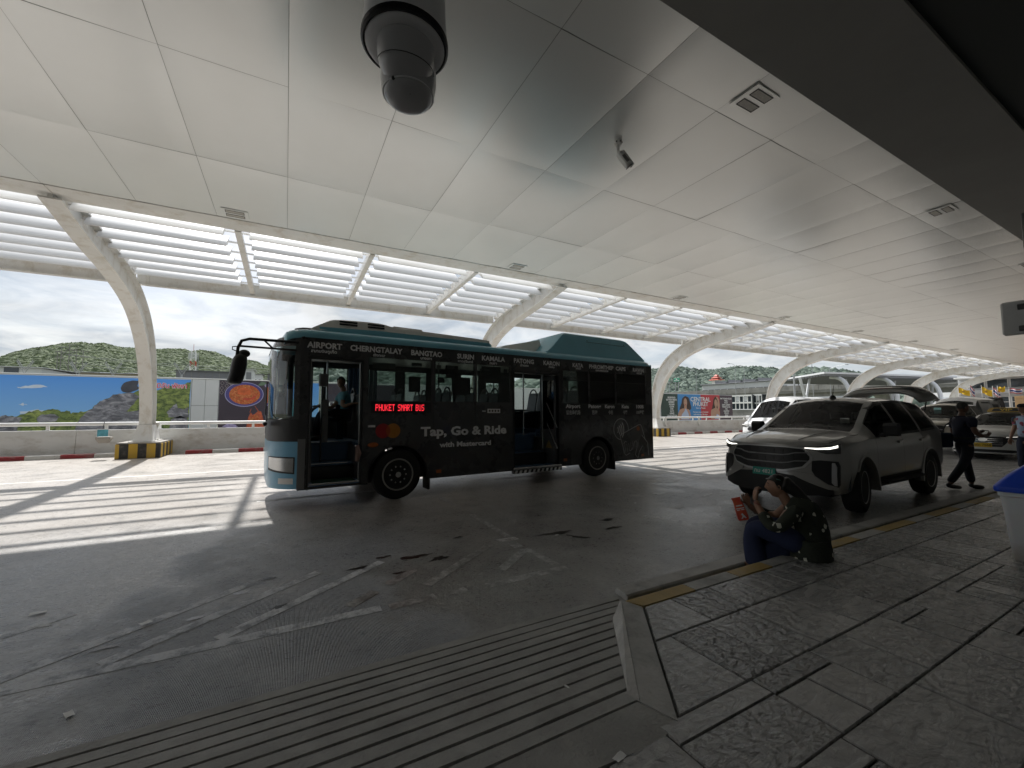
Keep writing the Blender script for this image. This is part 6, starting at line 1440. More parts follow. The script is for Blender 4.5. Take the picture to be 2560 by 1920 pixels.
cv.fpatch('number_plate', M['white'], [-.17, .17], [.56, .56], [.66, .66], .02, 2); obj('underbody', MB().box(.4, 5.2, -.75, .75, .22, .45), M['black'], van); cabin(van, [(1.9, 3), (2.9, 3), (3.9, 3)], .75, .5, 1.2, 1.1, .4)
# champagne pickup
pk = thing('pickup', 'champagne pickup truck with a paper on its windscreen queuing behind the tailgate', 'pickup', (20.6, 6.25, 0), R(2))
KP = [(0, .82, .42, 1.0, .78, 1.06, .70, 1.10), (.12, .90, .40, 1.04, .85, 1.10, .74, 1.15), (.5, .93, .40, 1.08, .89, 1.16, .78, 1.20), (1.25, .935, .46, 1.12, .90, 1.21, .77, 1.26), (1.42, .935, .46, 1.14, .90, 1.28, .76, 1.34), (2.05, .935, .46, 1.17, .90, 1.66, .66, 1.76), (2.4, .935, .46, 1.17, .90, 1.76, .64, 1.85), (3.4, .935, .46, 1.18, .90, 1.76, .64, 1.85), (3.75, .93, .46, 1.18, .89, 1.40, .70, 1.45), (3.85, .93, .50, 1.18, .89, 1.20, .86, 1.21), (5.2, .93, .55, 1.18, .89, 1.20, .86, 1.21), (5.3, .90, .60, 1.15, .86, 1.17, .84, 1.18)]
cp_ = Car(pk, KP, 5.3, [(1.0, .38), (4.15, .38)], M['champagne'], M['car_glass'], (1.28, 2.12), [(1.6, 2.5), (2.6, 3.5)], nose=(.36, 2.4), rake=.12, arch=.46)
add_wheels(pk, (1.0, 4.15), .80, .38); simple_details(pk, cp_, 1.68, 1.25, (1.55, 2.55), .88, 1.0, .11, .52)
cp_.fpatch('grille', M['black'], [-.5, -.4, .4, .5], [.80, .72, .72, .80], [1.0, 1.03, 1.03, 1.0], .014); cp_.fpatch('grille_bar', M['chrome'], [-.5, .5], [.86, .86], [.90, .90], .022, 2); cp_.fpatch('lower_bumper', M['cladding'], [-.7, .7], [.44, .44], [.60, .60], .012, 2)
obj('underbody', MB().box(.4, 5.1, -.72, .72, .34, .60), M['black'], pk); cabin(pk, [(2.25, 2), (3.1, 3)], .6, .38, 1.2, 1.5, .38); obj('windscreen_paper', MB().box(1.80, 1.805, -.05, .16, 1.45, 1.68), mat('pale_blue_paper', (.35, .62, .62), .6), pk)
# white people carrier behind it with raised tailgate
wv = thing('people_carrier', 'white people carrier with its dark side doorway and tailgate open behind the pickup', 'van', (28.0, 7.7, 0), R(1))
cw = Car(wv, [(a_*.98, *b_) for a_, *b_ in KV], 5.28, [(1.0, .34), (4.0, .34)], M['van_white'], M['car_glass'], (.56, 1.42), [(1.0, 1.72), (4.3, 5.0)], nose=(.22, 2.6), rake=.10, arch=.42)
add_wheels(wv, (1.0, 4.0), .80, .34); simple_details(wv, cw, .85, 1.25, (1.8,), .90, .90, .12, .52, 'van_white'); cw.spatch('open_doorway', M['black'], [2.1, 3.4], [.55, .55], [2.0, 2.0], -1, .004); cw.spatch('slid_door', M['van_white'], [3.3, 4.5], [.50, .50], [2.05, 2.05], -1, .07); cw.spatch('door_glass', M['dark_glass'], [3.45, 4.35], [1.25, 1.25], [1.9, 1.9], -1, .08)
cw.fpatch('grille', M['black'], [-.55, .55], [.70, .70], [.82, .82], .014); obj('tailgate', MB().loft([[(5.15+.1*k, y*(1-.0*k), 2.22+.05*k-.12*k*k*.1) for y in (-.8, .8)] + [(5.15+.1*k, y, 2.14+.05*k-.012*k*k) for y in (.8, -.8)] for k in range(11)]), M['black'], wv); obj('underbody', MB().box(.4, 5.1, -.75, .75, .22, .45), M['black'], wv)
# taxi with a lit-style roof sign
tx_ = thing('taxi', 'silver white taxi with VIP roof sign and yellow number plate', 'taxi', (19.55, 4.56, 0), R(-1))
KT = [(0, .78, .22, .72, .74, .78, .68, .82), (.12, .87, .20, .78, .82, .85, .72, .90), (.5, .90, .20, .86, .85, .94, .74, .98), (1.15, .91, .22, .93, .87, 1.01, .74, 1.05), (1.3, .91, .22, .95, .87, 1.06, .73, 1.10), (2.15, .91, .24, .98, .87, 1.40, .60, 1.47), (2.6, .91, .24, .99, .87, 1.44, .58, 1.51), (3.5, .91, .24, 1.0, .86, 1.40, .58, 1.47), (4.2, .90, .26, 1.0, .85, 1.10, .68, 1.13), (4.6, .88, .30, .98, .82, 1.04, .70, 1.06), (4.7, .84, .34, .9, .78, .96, .68, .98)]
ct_ = Car(tx_, KT, 4.7, [(.95, .32), (3.6, .32)], M['silver_paint'], M['car_glass'], (1.2, 2.2), [(1.6, 2.5), (2.6, 3.5)], nose=(.34, 2.5), rake=.14, arch=.40)
add_wheels(tx_, (.95, 3.6), .78, .32); simple_details(tx_, ct_, 1.62, 1.02, (1.55, 2.55), .85, .70, .10, .46, 'silver_paint')
g_ = ct_.fpatch('grille', M['black'], [-.52, -.40, .40, .52], [.60, .42, .42, .60], [.70, .74, .74, .70], .014)
for z in (.48, .54, .60, .66): ct_.fpatch('grille_bar', M['chrome'], [-.42, .42], [z, z], [z+.014, z+.014], .022, 2, g_)
ct_.fpatch('badge', M['chrome'], [-.10, -.05, .05, .10], [.61, .58, .58, .61], [.66, .69, .69, .66], .03, 2, g_)
pl = ct_.fpatch('number_plate', M['plate_yellow'], [-.19, .19], [.40, .40], [.53, .53], .035, 2); obj('plate_lettering', text_mb('ฟก 7068', .10, lambda x, y: (lambda q: (q[0]-.040, q[1], q[2]))(ct_.defo((0, -x, .43+y))), align='CENTER'), M['black'], pl, fix=False)
ct_.fpatch('lower_grille', M['black'], [-.75, -.6, .6, .75], [.27, .24, .24, .27], [.30, .33, .33, .30], .012); ct_.fpatch('bumper_lip', M['chrome'], [-.8, .8], [.20, .20], [.225, .225], .02, 2)
sgn = obj('roof_sign', MB().loft([[(2.55-w*.3, -w, z), (2.55+w*.3, -w, z), (2.55+w*.3, w, z), (2.55-w*.3, w, z)] for z, w in ((1.50, .42), (1.54, .46), (1.64, .38), (1.66, .30))]), mat('sign_amber', (.45, .30, .08), .4), tx_); obj('sign_plate', MB().prism([(2.415, -.34, 1.535), (2.415, .34, 1.535), (2.44, .28, 1.635), (2.44, -.28, 1.635)], (-.006, 0, 0)), M['black'], sgn)
obj('sign_lettering', text_mb('VIP', .095, lambda x, y: (2.405+y*.25, -x*2.2, 1.552+y), align='CENTER', bold=.003), mat('sign_gold', (.62, .44, .06), .5), sgn, fix=False)
obj('underbody', MB().box(.4, 4.5, -.7, .7, .18, .36), M['black'], tx_); cabin(tx_, [(2.2, 2), (3.0, 3)], .35, .36, .98, 1.5, .36)

# ================================================================== people
skin_m = mat('brown_skin', (.30, .165, .105), .5, var=.08, vs=20); skin_d = mat('dark_brown_skin', (.17, .09, .06), .5, var=.08, vs=20)
hair_m = mat('black_hair', (.010, .009, .008), .5, var=.3, vs=40, stretch=(6, 6, 1))
def skin_mesh(nodes, edges, sub=2):
    me = D.meshes.new('s'); me.from_pydata([n[:3] for n in nodes], edges, []); o = D.objects.new('s', me); COL.objects.link(o)
    md = o.modifiers.new('k', 'SKIN'); md.use_smooth_shade = True; md.branch_smoothing = .4
    for i, n in enumerate(nodes):
        r = n[3]; r2 = n[4] if len(n) > 4 else r
        me.skin_vertices[0].data[i].radius = (r, r2); me.skin_vertices[0].data[i].use_root = (i == 0)
    o.modifiers.new('b', 'SUBSURF').levels = sub
    dg = bpy.context.evaluated_depsgraph_get(); ev = D.meshes.new_from_object(o.evaluated_get(dg))
    vs = [tuple(v.co) for v in ev.vertices]; fs = [tuple(p.vertices) for p in ev.polygons]
    D.objects.remove(o); D.meshes.remove(me); D.meshes.remove(ev)
    return MB().add(vs, fs)
def chain(pts): return pts, [(i, i+1) for i in range(len(pts)-1)]
def limb(pts, sub=2): n_, e_ = chain(pts); return skin_mesh(n_, e_, sub)
def head_mb(c, fwd, up, s=1.0):
    """one head: skull, brow, eye sockets, nose, lips, chin, ears; returned with its frame"""
    f = Vector(fwd).normalized(); u = Vector(up).normalized(); u = (u-f*u.dot(f)).normalized(); l = u.cross(f); c = Vector(c)
    def P(x, y, z): return tuple(c+(f*x+l*y+u*z)*s)
    mb = MB(); NU, NV = 28, 22; rings = []
    for i in range(NV+1):
        ph = PI*(i+.02)/(NV+.04); z = .118*math.cos(ph); ring = []
        for k in range(NU):
            th = 2*PI*k/NU; cx_, sy_ = math.cos(th), math.sin(th)
            rx = .098*math.sin(ph)**.85; ry = .076*math.sin(ph)**.85
            if z < 0: ry *= 1-.28*(-z/.118)**1.3; rx *= 1-(.05 if cx_ > 0 else .34)*(-z/.118)**1.2
            x, y = rx*cx_, ry*sy_
            fr = max(0, cx_)
            x += .024*math.exp(-((z+.012)/.020)**2)*math.exp(-(y/.016)**2)*fr+.010*math.exp(-((z-.012)/.02)**2)*math.exp(-(y/.011)**2)*fr     # nose
            x += .007*math.exp(-((z-.034)/.012)**2)*fr*math.exp(-(y/.05)**2)                                                                # brow
            x -= .010*math.exp(-((z-.016)/.012)**2)*math.exp(-((abs(y)-.031)/.014)**2)*fr                                                    # eye sockets
            x += .008*math.exp(-((z+.052)/.007)**2)*math.exp(-(y/.024)**2)*fr+.007*math.exp(-((z+.066)/.007)**2)*math.exp(-(y/.022)**2)*fr     # lips
            x += .010*math.exp(-((z+.098)/.014)**2)*math.exp(-(y/.022)**2)*fr                                                               # chin
            ring.append(P(x, y, z))
        rings.append(ring)
    mb.loft(rings)
    for sg in (-1, 1):
        mb.loft([[P(-.008+w*.016*math.cos(t)-.006, sg*(.070+h), -.004+w*.030*math.sin(t)) for t in [2*PI*k/10 for k in range(10)]] for h, w in ((-.006, .8), (.008, 1), (.014, .8), (.010, .3))])
    return mb, P
def face(parent, P):
    for sg in (-1, 1):
        e = MB(); c = P(.0745, sg*.031, .016); obj('eye', e.sphere(c, .0095, 10, 6, (1, 1, .6)), M['eye_white'], parent, smooth=60)
        q = P(.0805, sg*.032, .016); obj('iris', MB().sphere(q, .0052, 8, 5), M['black'], parent)
        a, b, d = P(.090, sg*.014, .037), P(.089, sg*.032, .043), P(.074, sg*.052, .036); obj('eyebrow', MB().tube([a, b, d], [.003, .004, .002], 5), hair_m, parent)
    obj('lips', MB().tube([P(.082, -.020, -.058), P(.096, 0, -.058), P(.082, .020, -.058)], [.002, .005, .002], 6), M['lip'], parent)
M['eye_white'] = mat('eye_white', (.22, .20, .18), .3); M['lip'] = mat('lips', (.16, .05, .045), .45)
def hand_mb(w, d, palm_n, curl=.5, s=1.0, thumb=1):
    """palm, four unequal fingers with two bends each, thumb leaving the side of the palm"""
    w = Vector(w); d = Vector(d).normalized(); n_ = Vector(palm_n); n_ = (n_-d*n_.dot(d)).normalized(); a = d.cross(n_)*thumb
    mb = MB(); Q = lambda x, y, z: w+(d*x+a*y+n_*z)*s
    mb.loft([[tuple(Q(x, y*yw, z*zw)) for y, z in ((-1, -.6), (-.5, -1), (.5, -1), (1, -.6), (1, .6), (.5, 1), (-.5, 1), (-1, .6))] for x, yw, zw in ((-.01, .024, .017), (.02, .030, .016), (.055, .038, .014), (.085, .039, .012), (.094, .034, .008))])
    for k, (y, L_) in enumerate(((.029, .068), (.010, .076), (-.010, .071), (-.028, .056))):
        p = Q(.086, y, 0); pts = [tuple(p)]; ang = curl*.4
        for seg, f_ in enumerate((.45, .32, .23)):
            p = p+(d*math.cos(ang)+n_*math.sin(ang)+a*(y*1.2*(1-curl)))*L_*f_*s; pts.append(tuple(p)); ang += curl*.9
        mb.tube(pts, [.0088*s, .0084*s, .0076*s, .0055*s], 7)
    p0, p1, p2, p3 = Q(.018, .026, .004), Q(.045, .050, .016), Q(.068, .056, .030), Q(.086, .050, .038)
    mb.tube([tuple(q) for q in (p0, p1, p2, p3)], [.012*s, .011*s, .0095*s, .006*s], 7)
    return mb
def join(*mbs):
    o = MB()
    for m in mbs: o.add(m.v, m.f)
    return o
def P_body(root, mb, m): return obj('body', mb, m, root, smooth=70)
# ---- woman sitting on the kerb, eating   (local x = where she faces, y = her left, z up)
WRZ = math.atan2(.87, -.50)
wo = thing('person', 'woman in dark leaf print jacket sitting on the kerb, eating from a red bag', 'person', (4.37, 2.23, 0), WRZ)
hd_, PH = head_mb((.195, -.0, .795), (1, -.02, -.10), (.05, 0, 1), .92)
neck = limb([(.10, 0, .60, .055), (.135, 0, .67, .048), (.165, 0, .73, .052), (.18, 0, .78, .05)])
armL = limb([(.10, .15, .60, .050), (.20, .235, .46, .044), (.285, .21, .475, .040), (.36, .12, .585, .034), (.385, .085, .655, .026)])
armR = limb([(.10, -.15, .60, .050), (.22, -.225, .46, .044), (.33, -.18, .475, .038), (.43, -.08, .545, .032), (.455, -.05, .585, .025)])
handL = hand_mb((.388, .080, .665), (-.10, -.25, 1), (-.75, -.45, -.2), .75, .92, 1); handR = hand_mb((.458, -.045, .59), (.25, .30, .9), (-.2, .9, -.3), .7, .92, -1)
legs = []; feet = []
for sg in (-1, 1):
    legs.append(limb([(0, sg*.09, .26, .085), (.22, sg*.10, .36, .075), (.42, sg*.10, .40, .062), (.42, sg*.10, .22, .052), (.38, sg*.09, .07, .040)]))
    feet.append(limb([(.345, sg*.09, .035, .032), (.40, sg*.09, .04, .036), (.48, sg*.10, .025, .030), (.54, sg*.105, .02, .022)]))
wb = P_body(wo, join(hd_, neck, armL, armR, handL, handR, *legs, *feet), skin_m)
face(wo, PH)
n = NT('leaf_print_cloth'); vo = n.t.nodes.new('ShaderNodeTexVoronoi'); vo.inputs['Scale'].default_value = 16; vo.distance = 'MANHATTAN'; vo.inputs['Scale'].default_value = 16; vo.inputs['Randomness'].default_value = .9; n.L(n.map(n.obj, (1, 1, .8), rot=(.3, .5, .4)), vo.inputs['Vector'])
vo2 = n.t.nodes.new('ShaderNodeTexVoronoi'); vo2.distance = 'MANHATTAN'; vo2.inputs['Scale'].default_value = 16; vo2.inputs['Randomness'].default_value = .9; n.L(n.map(n.obj, (1, 1, .8), rot=(.3, .5, .4)), vo2.inputs['Vector'])
cs = n.sep(vo2.outputs['Color']); leafm = n.math('MULTIPLY', n.math('LESS_THAN', vo.outputs['Distance'], n.math('ADD', .24, n.math('MULTIPLY', cs[1], .26))), n.math('GREATER_THAN', cs[0], .40))
M['leaf_cloth'] = n.set(Base_Color=n.mix(leafm, (.030, .036, .024), (.62, .62, .53)), Roughness=.85, Normal=n.bump(n.noise(18, 4, .6, vec=n.obj), .35, .03))
jk = join(limb([(-.03, 0, .22, .150, .19), (-.035, 0, .33, .155, .19), (-.03, 0, .45, .150, .185), (.005, 0, .56, .135, .18), (.055, 0, .635, .10, .14), (.105, 0, .685, .062, .072)]),
          *[limb([(.03, sg*.12, .62, .062), (.075, sg*.165, .585, .070), (.15, sg*.22, .50, .064), (.205, sg*.245, .45, .062), (ex, sg*.235, .455, .062), (hx, sg*hy, hz, .055)]) for sg, ex, hx, hy, hz in ((1, .265, .34, .15, .555), (-1, .30, .40, .115, .53))])
obj('jacket', jk, M['leaf_cloth'], wo, smooth=70)
tail = MB().loft([[(-.02+x+.165*w*math.cos(t)*1.1, .20*w*math.sin(t), z) for t in [2*PI*k/24 for k in range(24)]] for x, z, w in ((-.012, .34, .93), (-.015, .26, .98), (-.018, .20, 1.0), (-.018, .164, .99))])
obj('jacket_hem', tail, M['leaf_cloth'], wo, smooth=70)
navy = mat('navy_skirt_cloth', (.022, .032, .085), .85, var=.25, vs=5, bump=.3, bs=9)
sk = []
for sg in (-1, 1): sk.append(limb([(.0, sg*.075, .275, .125), (.12, sg*.095, .325, .118), (.24, sg*.105, .37, .112), (.37, sg*.105, .392, .100), (.425, sg*.10, .365, .090), (.425, sg*.10, .24, .098), (.40, sg*.10, .10, .108), (.39, sg*.10, .03, .112)]))
sk.append(limb([(.02, 0, .30, .12), (.22, 0, .35, .10), (.38, 0, .365, .085), (.41, 0, .25, .085), (.39, 0, .04, .10)]))
sk.append(limb([(.10, 0, .26, .12), (.20, 0, .22, .13), (.30, 0, .16, .14), (.36, 0, .06, .13)]))
sk = join(*sk)
obj('skirt', sk, navy, wo, smooth=70)
hr = skin_mesh([(.165, 0, .83, .088, .082), (.13, 0, .82, .092, .085), (.10, 0, .79, .070), (.05, .0, .76, .056), (.0, 0, .70, .050), (-.07, 0, .62, .046), (-.125, 0, .53, .038), (-.15, 0, .44, .028)], [(i, i+1) for i in range(7)])
hcap = MB(); rr_ = []
for i in range(12):
    ph = PI*(i+.05)/19; ring = []
    for k in range(24):
        th = 2*PI*k/24; x = .104*math.sin(ph)*math.cos(th); y = .083*math.sin(ph)*math.sin(th); z = .124*math.cos(ph)
        if math.cos(th) > .1: z = max(z, .050+.03*math.cos(th))
        ring.append(PH(x-.004, y, z+.004))
    rr_.append(ring)
obj('hair', join(MB().loft(rr_), hr), hair_m, wo, smooth=70)
obj('scarf', limb([(-.06, -.05, .63, .03), (-.12, -.06, .55, .035), (-.165, -.06, .43, .03), (-.185, -.05, .32, .02)]), mat('dark_red_scarf', (.05, .010, .014), .9), wo, smooth=70)
obj('hair_band', MB().tube([PH(.06*math.cos(t)+.0, .078*math.sin(t), .086+.028*math.cos(t)) for t in [PI/2+PI*k/10 for k in range(11)]], .004, 6), mat('green_hairband', (.10, .22, .19), .4), wo)
obj('bangle', MB().tube([(.372+.030*math.cos(t), .10+.034*math.sin(t), .628+.012*math.cos(t)) for t in [2*PI*k/14 for k in range(15)]], .005, 6, False), mat('red_bangle', (.22, .03, .03), .4), wo)
for sg in (-1, 1): obj('sandal', MB().loft([[(.33, sg*.09-.03, z), (.33, sg*.09+.03, z), (.54, sg*.105+.042, z), (.565, sg*.105, z), (.54, sg*.105-.042, z)] for z in (.0, .012)]), M['black'], wo)
# the bag, held in her right hand
bagm = NT('red_snack_bag'); zb_ = bagm.sep(bagm.obj); fl = bagm.ramp(bagm.noise(8, 3, .5, vec=bagm.obj), [(.4, 0.0), (.6, 1.0)])
bm2 = bagm.set(Base_Color=bagm.mix(fl, (.55, .055, .03), (.62, .12, .04)), Roughness=.45)
T_ = Matrix.Translation((4.37, 2.23, 0)) @ Matrix.Rotation(WRZ, 4, 'Z')
bag = thing('snack_bag', 'orange red paper snack bag with white print held by the sitting woman', 'bag', T_ @ Vector((.50, -.02, .43)), WRZ+.15)
def bag_ring(z, wx, wy, dx): return [(dx+wx*c_, wy*s_, z) for c_, s_ in ((-1, -1), (0, -1.15), (1, -1), (1.1, 0), (1, 1), (0, 1.15), (-1, 1), (-1.1, 0))]
bt = Matrix.Rotation(.28, 4, 'Y')
rings = [[tuple(bt @ Vector(p)) for p in bag_ring(z, wx, wy, dx)] for z, wx, wy, dx in ((0, .044, .034, 0), (.02, .049, .036, 0), (.10, .045, .030, 0), (.16, .040, .020, 0), (.20, .036, .010, .004), (.225, .040, .004, .006))]
obj('pouch', MB().loft(rings), bm2, bag, smooth=30)
for z0, h, w in ((.14, .012, .030), (.115, .008, .038), (.10, .008, .034)): obj('print_line', MB().add([tuple(bt @ Vector((x, .0345-.12*max(0, z-.06)*1.0+.004, z))) for x, z in ((-w, z0), (w, z0), (w, z0+h), (-w, z0+h))], [(0, 1, 2, 3)]), M['white'], bag)
obj('emblem', MB().add([tuple(bt @ Vector((x, .042, z))) for x, z in ((-.03, .02), (-.005, .075), (.012, .06), (0, .045), (.02, .02), (.005, .02), (-.006, .035), (-.016, .02))], [(0, 1, 3, 6, 7), (1, 2, 3), (3, 4, 5, 6)]), M['white'], bag)
# ---- standing / walking figures
def walker(label, loc, rz, shirt, trou, skin, armsets, legsets, H=1.70, hairless=False, hat=False, shirt_len=.86, belly=0.0, headturn=(1, 0, 0)):
    t = thing('person', label, 'person', loc, rz); k = H/1.70
    S_ = lambda pts: [(p[0]*k, p[1]*k, p[2]*k, *[q*k for q in p[3:]]) for p in pts]
    h, P = head_mb((.03*k, 0, 1.585*k), headturn, (0, 0, 1), .97*k)
    parts = [h, limb(S_([(-.01, 0, 1.38, .065), (.005, 0, 1.45, .056), (.02, 0, 1.53, .055)])), limb(S_([(0, 0, .95, .13, .15), (0, 0, 1.10, .115+belly, .14), (0, 0, 1.28, .12, .155), (0, 0, 1.38, .08, .11)]))]
    for pts, hand in armsets: parts.append(limb(S_(pts))); parts.append(hand_mb(*hand))
    for pts in legsets: parts.append(limb(S_(pts)))
    P_body(t, join(*parts), skin); face(t, P)
    sn = S_([(0, 0, shirt_len, .135+belly*.7, .165), (.01, 0, 1.0, .14+belly, .165), (.005, 0, 1.15, .13+belly*.8, .16), (0, 0, 1.30, .125, .17), (-.005, 0, 1.40, .085, .12), (0, 0, 1.44, .066)]); e = [(i, i+1) for i in range(5)]
    for pts, hand in armsets:
        b0 = len(sn); a_, b_ = pts[0], pts[1]; m_ = [a_[i]+(b_[i]-a_[i])*.75 for i in range(3)]
        sn += S_([(*a_[:3], .074), (*m_, .066)]); e += [(3, b0), (b0, b0+1)]
    obj('shirt', skin_mesh(sn, e), shirt, t, smooth=70)
    tr = S_([(0, 0, .97, .13, .155), (0, 0, .88, .135, .16)]); te = [(0, 1)]
    for pts in legsets:
        b0 = len(tr); tr += S_([(p[0], p[1], p[2], p[3]+.018) for p in pts[:3]]+[(pts[3][0], pts[3][1], pts[3][2]+.03, pts[3][3]+.026)]); te += [(1, b0)]+[(b0+i, b0+i+1) for i in range(3)]
        an = pts[3]; obj('shoe', limb(S_([(an[0]-.005, an[1], an[2]+.03, .046), (an[0]-.03, an[1], an[2]-.03, .046), (an[0]+.05, an[1], an[2]-.04, .046), (an[0]+.15, an[1], an[2]-.05, .042), (an[0]+.21, an[1], an[2]-.055, .03)])), M['black'], t, smooth=70)
    obj('trousers', skin_mesh(tr, te), trou, t, smooth=70)
    rr_ = []
    for i in range(12):
        ph = PI*(i+.05)/20; ring = []
        for q in range(24):
            th = 2*PI*q/24; x = .103*math.sin(ph)*math.cos(th); y = .081*math.sin(ph)*math.sin(th); z = .123*math.cos(ph)
            if math.cos(th) > .0: z = max(z, .045+.025*math.cos(th))
            ring.append(P(x-.004, y, z+.003))
        rr_.append(ring)
    obj('hair', MB().loft(rr_), hair_m if not hairless else mat('greying_hair', (.05, .048, .045), .7, var=.4, vs=60), t, smooth=70)
    if hat:
        hm = mat('dark_cap', (.02, .02, .022), .8); obj('hat', MB().loft([[P(.112*w*math.cos(q), .092*w*math.sin(q), z) for q in [2*PI*i/20 for i in range(20)]] for z, w in ((.045, 1), (.09, .98), (.125, .75), (.14, .3))]), hm, t, smooth=60)
        obj('brim', MB().loft([[P(.10+.075*w*math.cos(q), .085*math.sin(q), .048+z) for q in [-PI/2+PI*i/12 for i in range(13)]] for z, w in ((0, 1), (.006, 1))], True), hm, t)
    return t, P
navy_shirt = mat('navy_uniform_shirt', (.016, .018, .04), .8, var=.2, vs=6, bump=.25, bs=10); dark_tr = mat('dark_navy_trousers', (.014, .015, .024), .85, var=.2, vs=6, bump=.25, bs=9)
of, OP = walker('man in navy uniform shirt and dark trousers walking beside the tailgate, phone in hand', (11.82, 3.02, 0), R(-35), navy_shirt, dark_tr, skin_d,
    [([(0, .17, 1.37, .055), (.03, .26, 1.10, .046), (.12, .25, 1.06, .040), (.36, .17, 1.10, .028)], ((.37, .168, 1.10), (1, -.15, .12), (0, -.3, 1), .55, 1.0, -1)),
     ([(0, -.17, 1.37, .055), (-.02, -.27, 1.12, .046), (.10, -.26, 1.04, .040), (.30, -.12, 1.06, .028)], ((.31, -.115, 1.06), (1, .35, .10), (.1, .8, .5), .6, 1.0, 1))],
    [[(0, .09, .90, .085), (.06, .09, .70, .075), (.10, .09, .48, .058), (.17, .09, .08, .042)], [(0, -.09, .90, .085), (-.02, -.09, .70, .075), (-.12, -.09, .47, .058), (-.38, -.09, .10, .042)]], 1.71, hairless=True, belly=.03)
obj('belt', MB().lathe([(.155, .985), (.160, .985), (.160, 1.02), (.155, 1.02)], (0, 0, 0), 'Z', 24, Matrix.Diagonal((1.0, 1.1, 1, 1))), M['black'], of)
obj('badge', MB().box(.138, .150, .05, .12, 1.28, 1.305), M['white'], of)
OT = Matrix.Translation((11.82, 3.02, 0)) @ Matrix.Rotation(R(-35), 4, 'Z')
ph_ = thing('phone', 'dark phone held out by the man in navy uniform', 'phone', OT @ Vector((.47, .13, 1.135)), R(-35)); pb = obj('case', MB().box(-.08, .08, -.04, .04, 0, .012, .004), M['black'], ph_); obj('glass_face', MB().box(-.074, .074, -.036, .036, .0125, .0145, .002), M['lens_dark'], ph_)
bg_ = thing('shoulder_bag', 'dark blue bag hanging behind the man in navy uniform', 'bag', OT @ Vector((-.20, .16, .80)), R(-35)); obj('pouch', MB().box(-.10, .12, -.07, .07, 0, .30, .03), mat('dark_blue_bag', (.018, .03, .06), .8), bg_, smooth=40); obj('strap', MB().tube([(-.05, 0, .29), (.02, -.02, .45), (.16, -.1, .60), (.10, -.14, .62)], .012, 6), M['black'], bg_)
n = NT('floral_shirt'); vo = n.t.nodes.new('ShaderNodeTexVoronoi'); vo.inputs['Scale'].default_value = 9; n.L(n.obj, vo.inputs['Vector']); zf = n.sep(n.obj)[2]
fshirt = n.set(Base_Color=n.mix(n.math('LESS_THAN', vo.outputs['Distance'], .36), (.30, .38, .50), n.mix(n.noise(3, 2, .5, vec=n.obj), (.50, .05, .06), (.05, .06, .12))), Roughness=.85)
walker('man in cap and pale floral shirt at the right edge by the taxi', (16.15, 3.02, 0), R(150), fshirt, mat('dark_blue_jeans', (.025, .032, .055), .85, var=.25, vs=8), skin_m,
    [([(0, .17, 1.37, .055), (-.02, .26, 1.12, .046), (.06, .25, 1.0, .040), (.20, .2, .88, .028)], ((.21, .2, .87), (.6, 0, -.8), (.3, -.9, 0), .4, 1.0, 1)), ([(0, -.17, 1.37, .055), (-.02, -.26, 1.10, .046), (.05, -.26, .97, .040), (.12, -.24, .84, .028)], ((.12, -.24, .83), (.3, 0, -.95), (.3, .9, 0), .4, 1.0, -1))],
    [[(0, .09, .90, .085), (.01, .1, .70, .075), (.02, .1, .48, .058), (.0, .11, .09, .042)], [(0, -.09, .90, .085), (.03, -.1, .70, .075), (.05, -.1, .48, .058), (.05, -.11, .09, .042)]], 1.70, hat=True)
# ---- bus driver, seated at the far side of the cab
BT = Matrix.Translation((1.779, 7.497, 0)) @ Matrix.Rotation(math.atan2(.07257, .99736), 4, 'Z')
dv = thing('person', 'bus driver in teal polo shirt sitting at the wheel, seen through the open front door', 'person', BT @ Vector((-.66, 1.60, 1.0)), math.atan2(.07257, .99736)+PI)
h, P = head_mb((.04, 0, 1.15), (.55, .83, -.05), (0, 0, 1), .97)
parts = [h, limb([(-.02, 0, .95, .065), (0, 0, 1.02, .055), (.02, 0, 1.09, .055)]), limb([(-.05, 0, .50, .13, .16), (-.05, 0, .68, .12, .15), (-.03, 0, .86, .12, .16), (-.02, 0, .95, .08, .1)]),
    limb([(0, .18, .92, .055), (.06, .27, .70, .046), (.02, .34, .66, .042), (-.12, .42, .72, .03)]), hand_mb((-.13, .43, .72), (-.8, .5, .1), (0, 0, -1), .5, 1.0, 1),
    limb([(0, -.18, .92, .055), (.10, -.24, .70, .046), (.22, -.22, .62, .040), (.42, -.14, .66, .03)]), hand_mb((.43, -.135, .66), (1, .1, .1), (0, .3, -1), .8, 1.0, -1)]
for sg in (-1, 1): parts.append(limb([(-.05, sg*.1, .52, .085), (.22, sg*.12, .54, .075), (.40, sg*.13, .52, .062), (.46, sg*.13, .25, .05), (.46, sg*.13, .07, .042)]))
P_body(dv, join(*parts), skin_m); face(dv, P)
teal = mat('teal_polo_cloth', (.13, .34, .42), .85, var=.12, vs=7, bump=.25, bs=12)
obj('shirt', skin_mesh([(-.05, 0, .50, .145, .175), (-.05, 0, .68, .135, .17), (-.03, 0, .84, .13, .175), (-.02, 0, .93, .09, .12), (-.01, 0, .98, .066), (0, .18, .915, .075), (.05, .255, .76, .068), (0, -.18, .915, .075), (.075, -.225, .76, .068)], [(0, 1), (1, 2), (2, 3), (3, 4), (2, 5), (5, 6), (2, 7), (7, 8)]), teal, dv, smooth=70)
tr = [(-.05, 0, .50, .14, .17)]; te = []
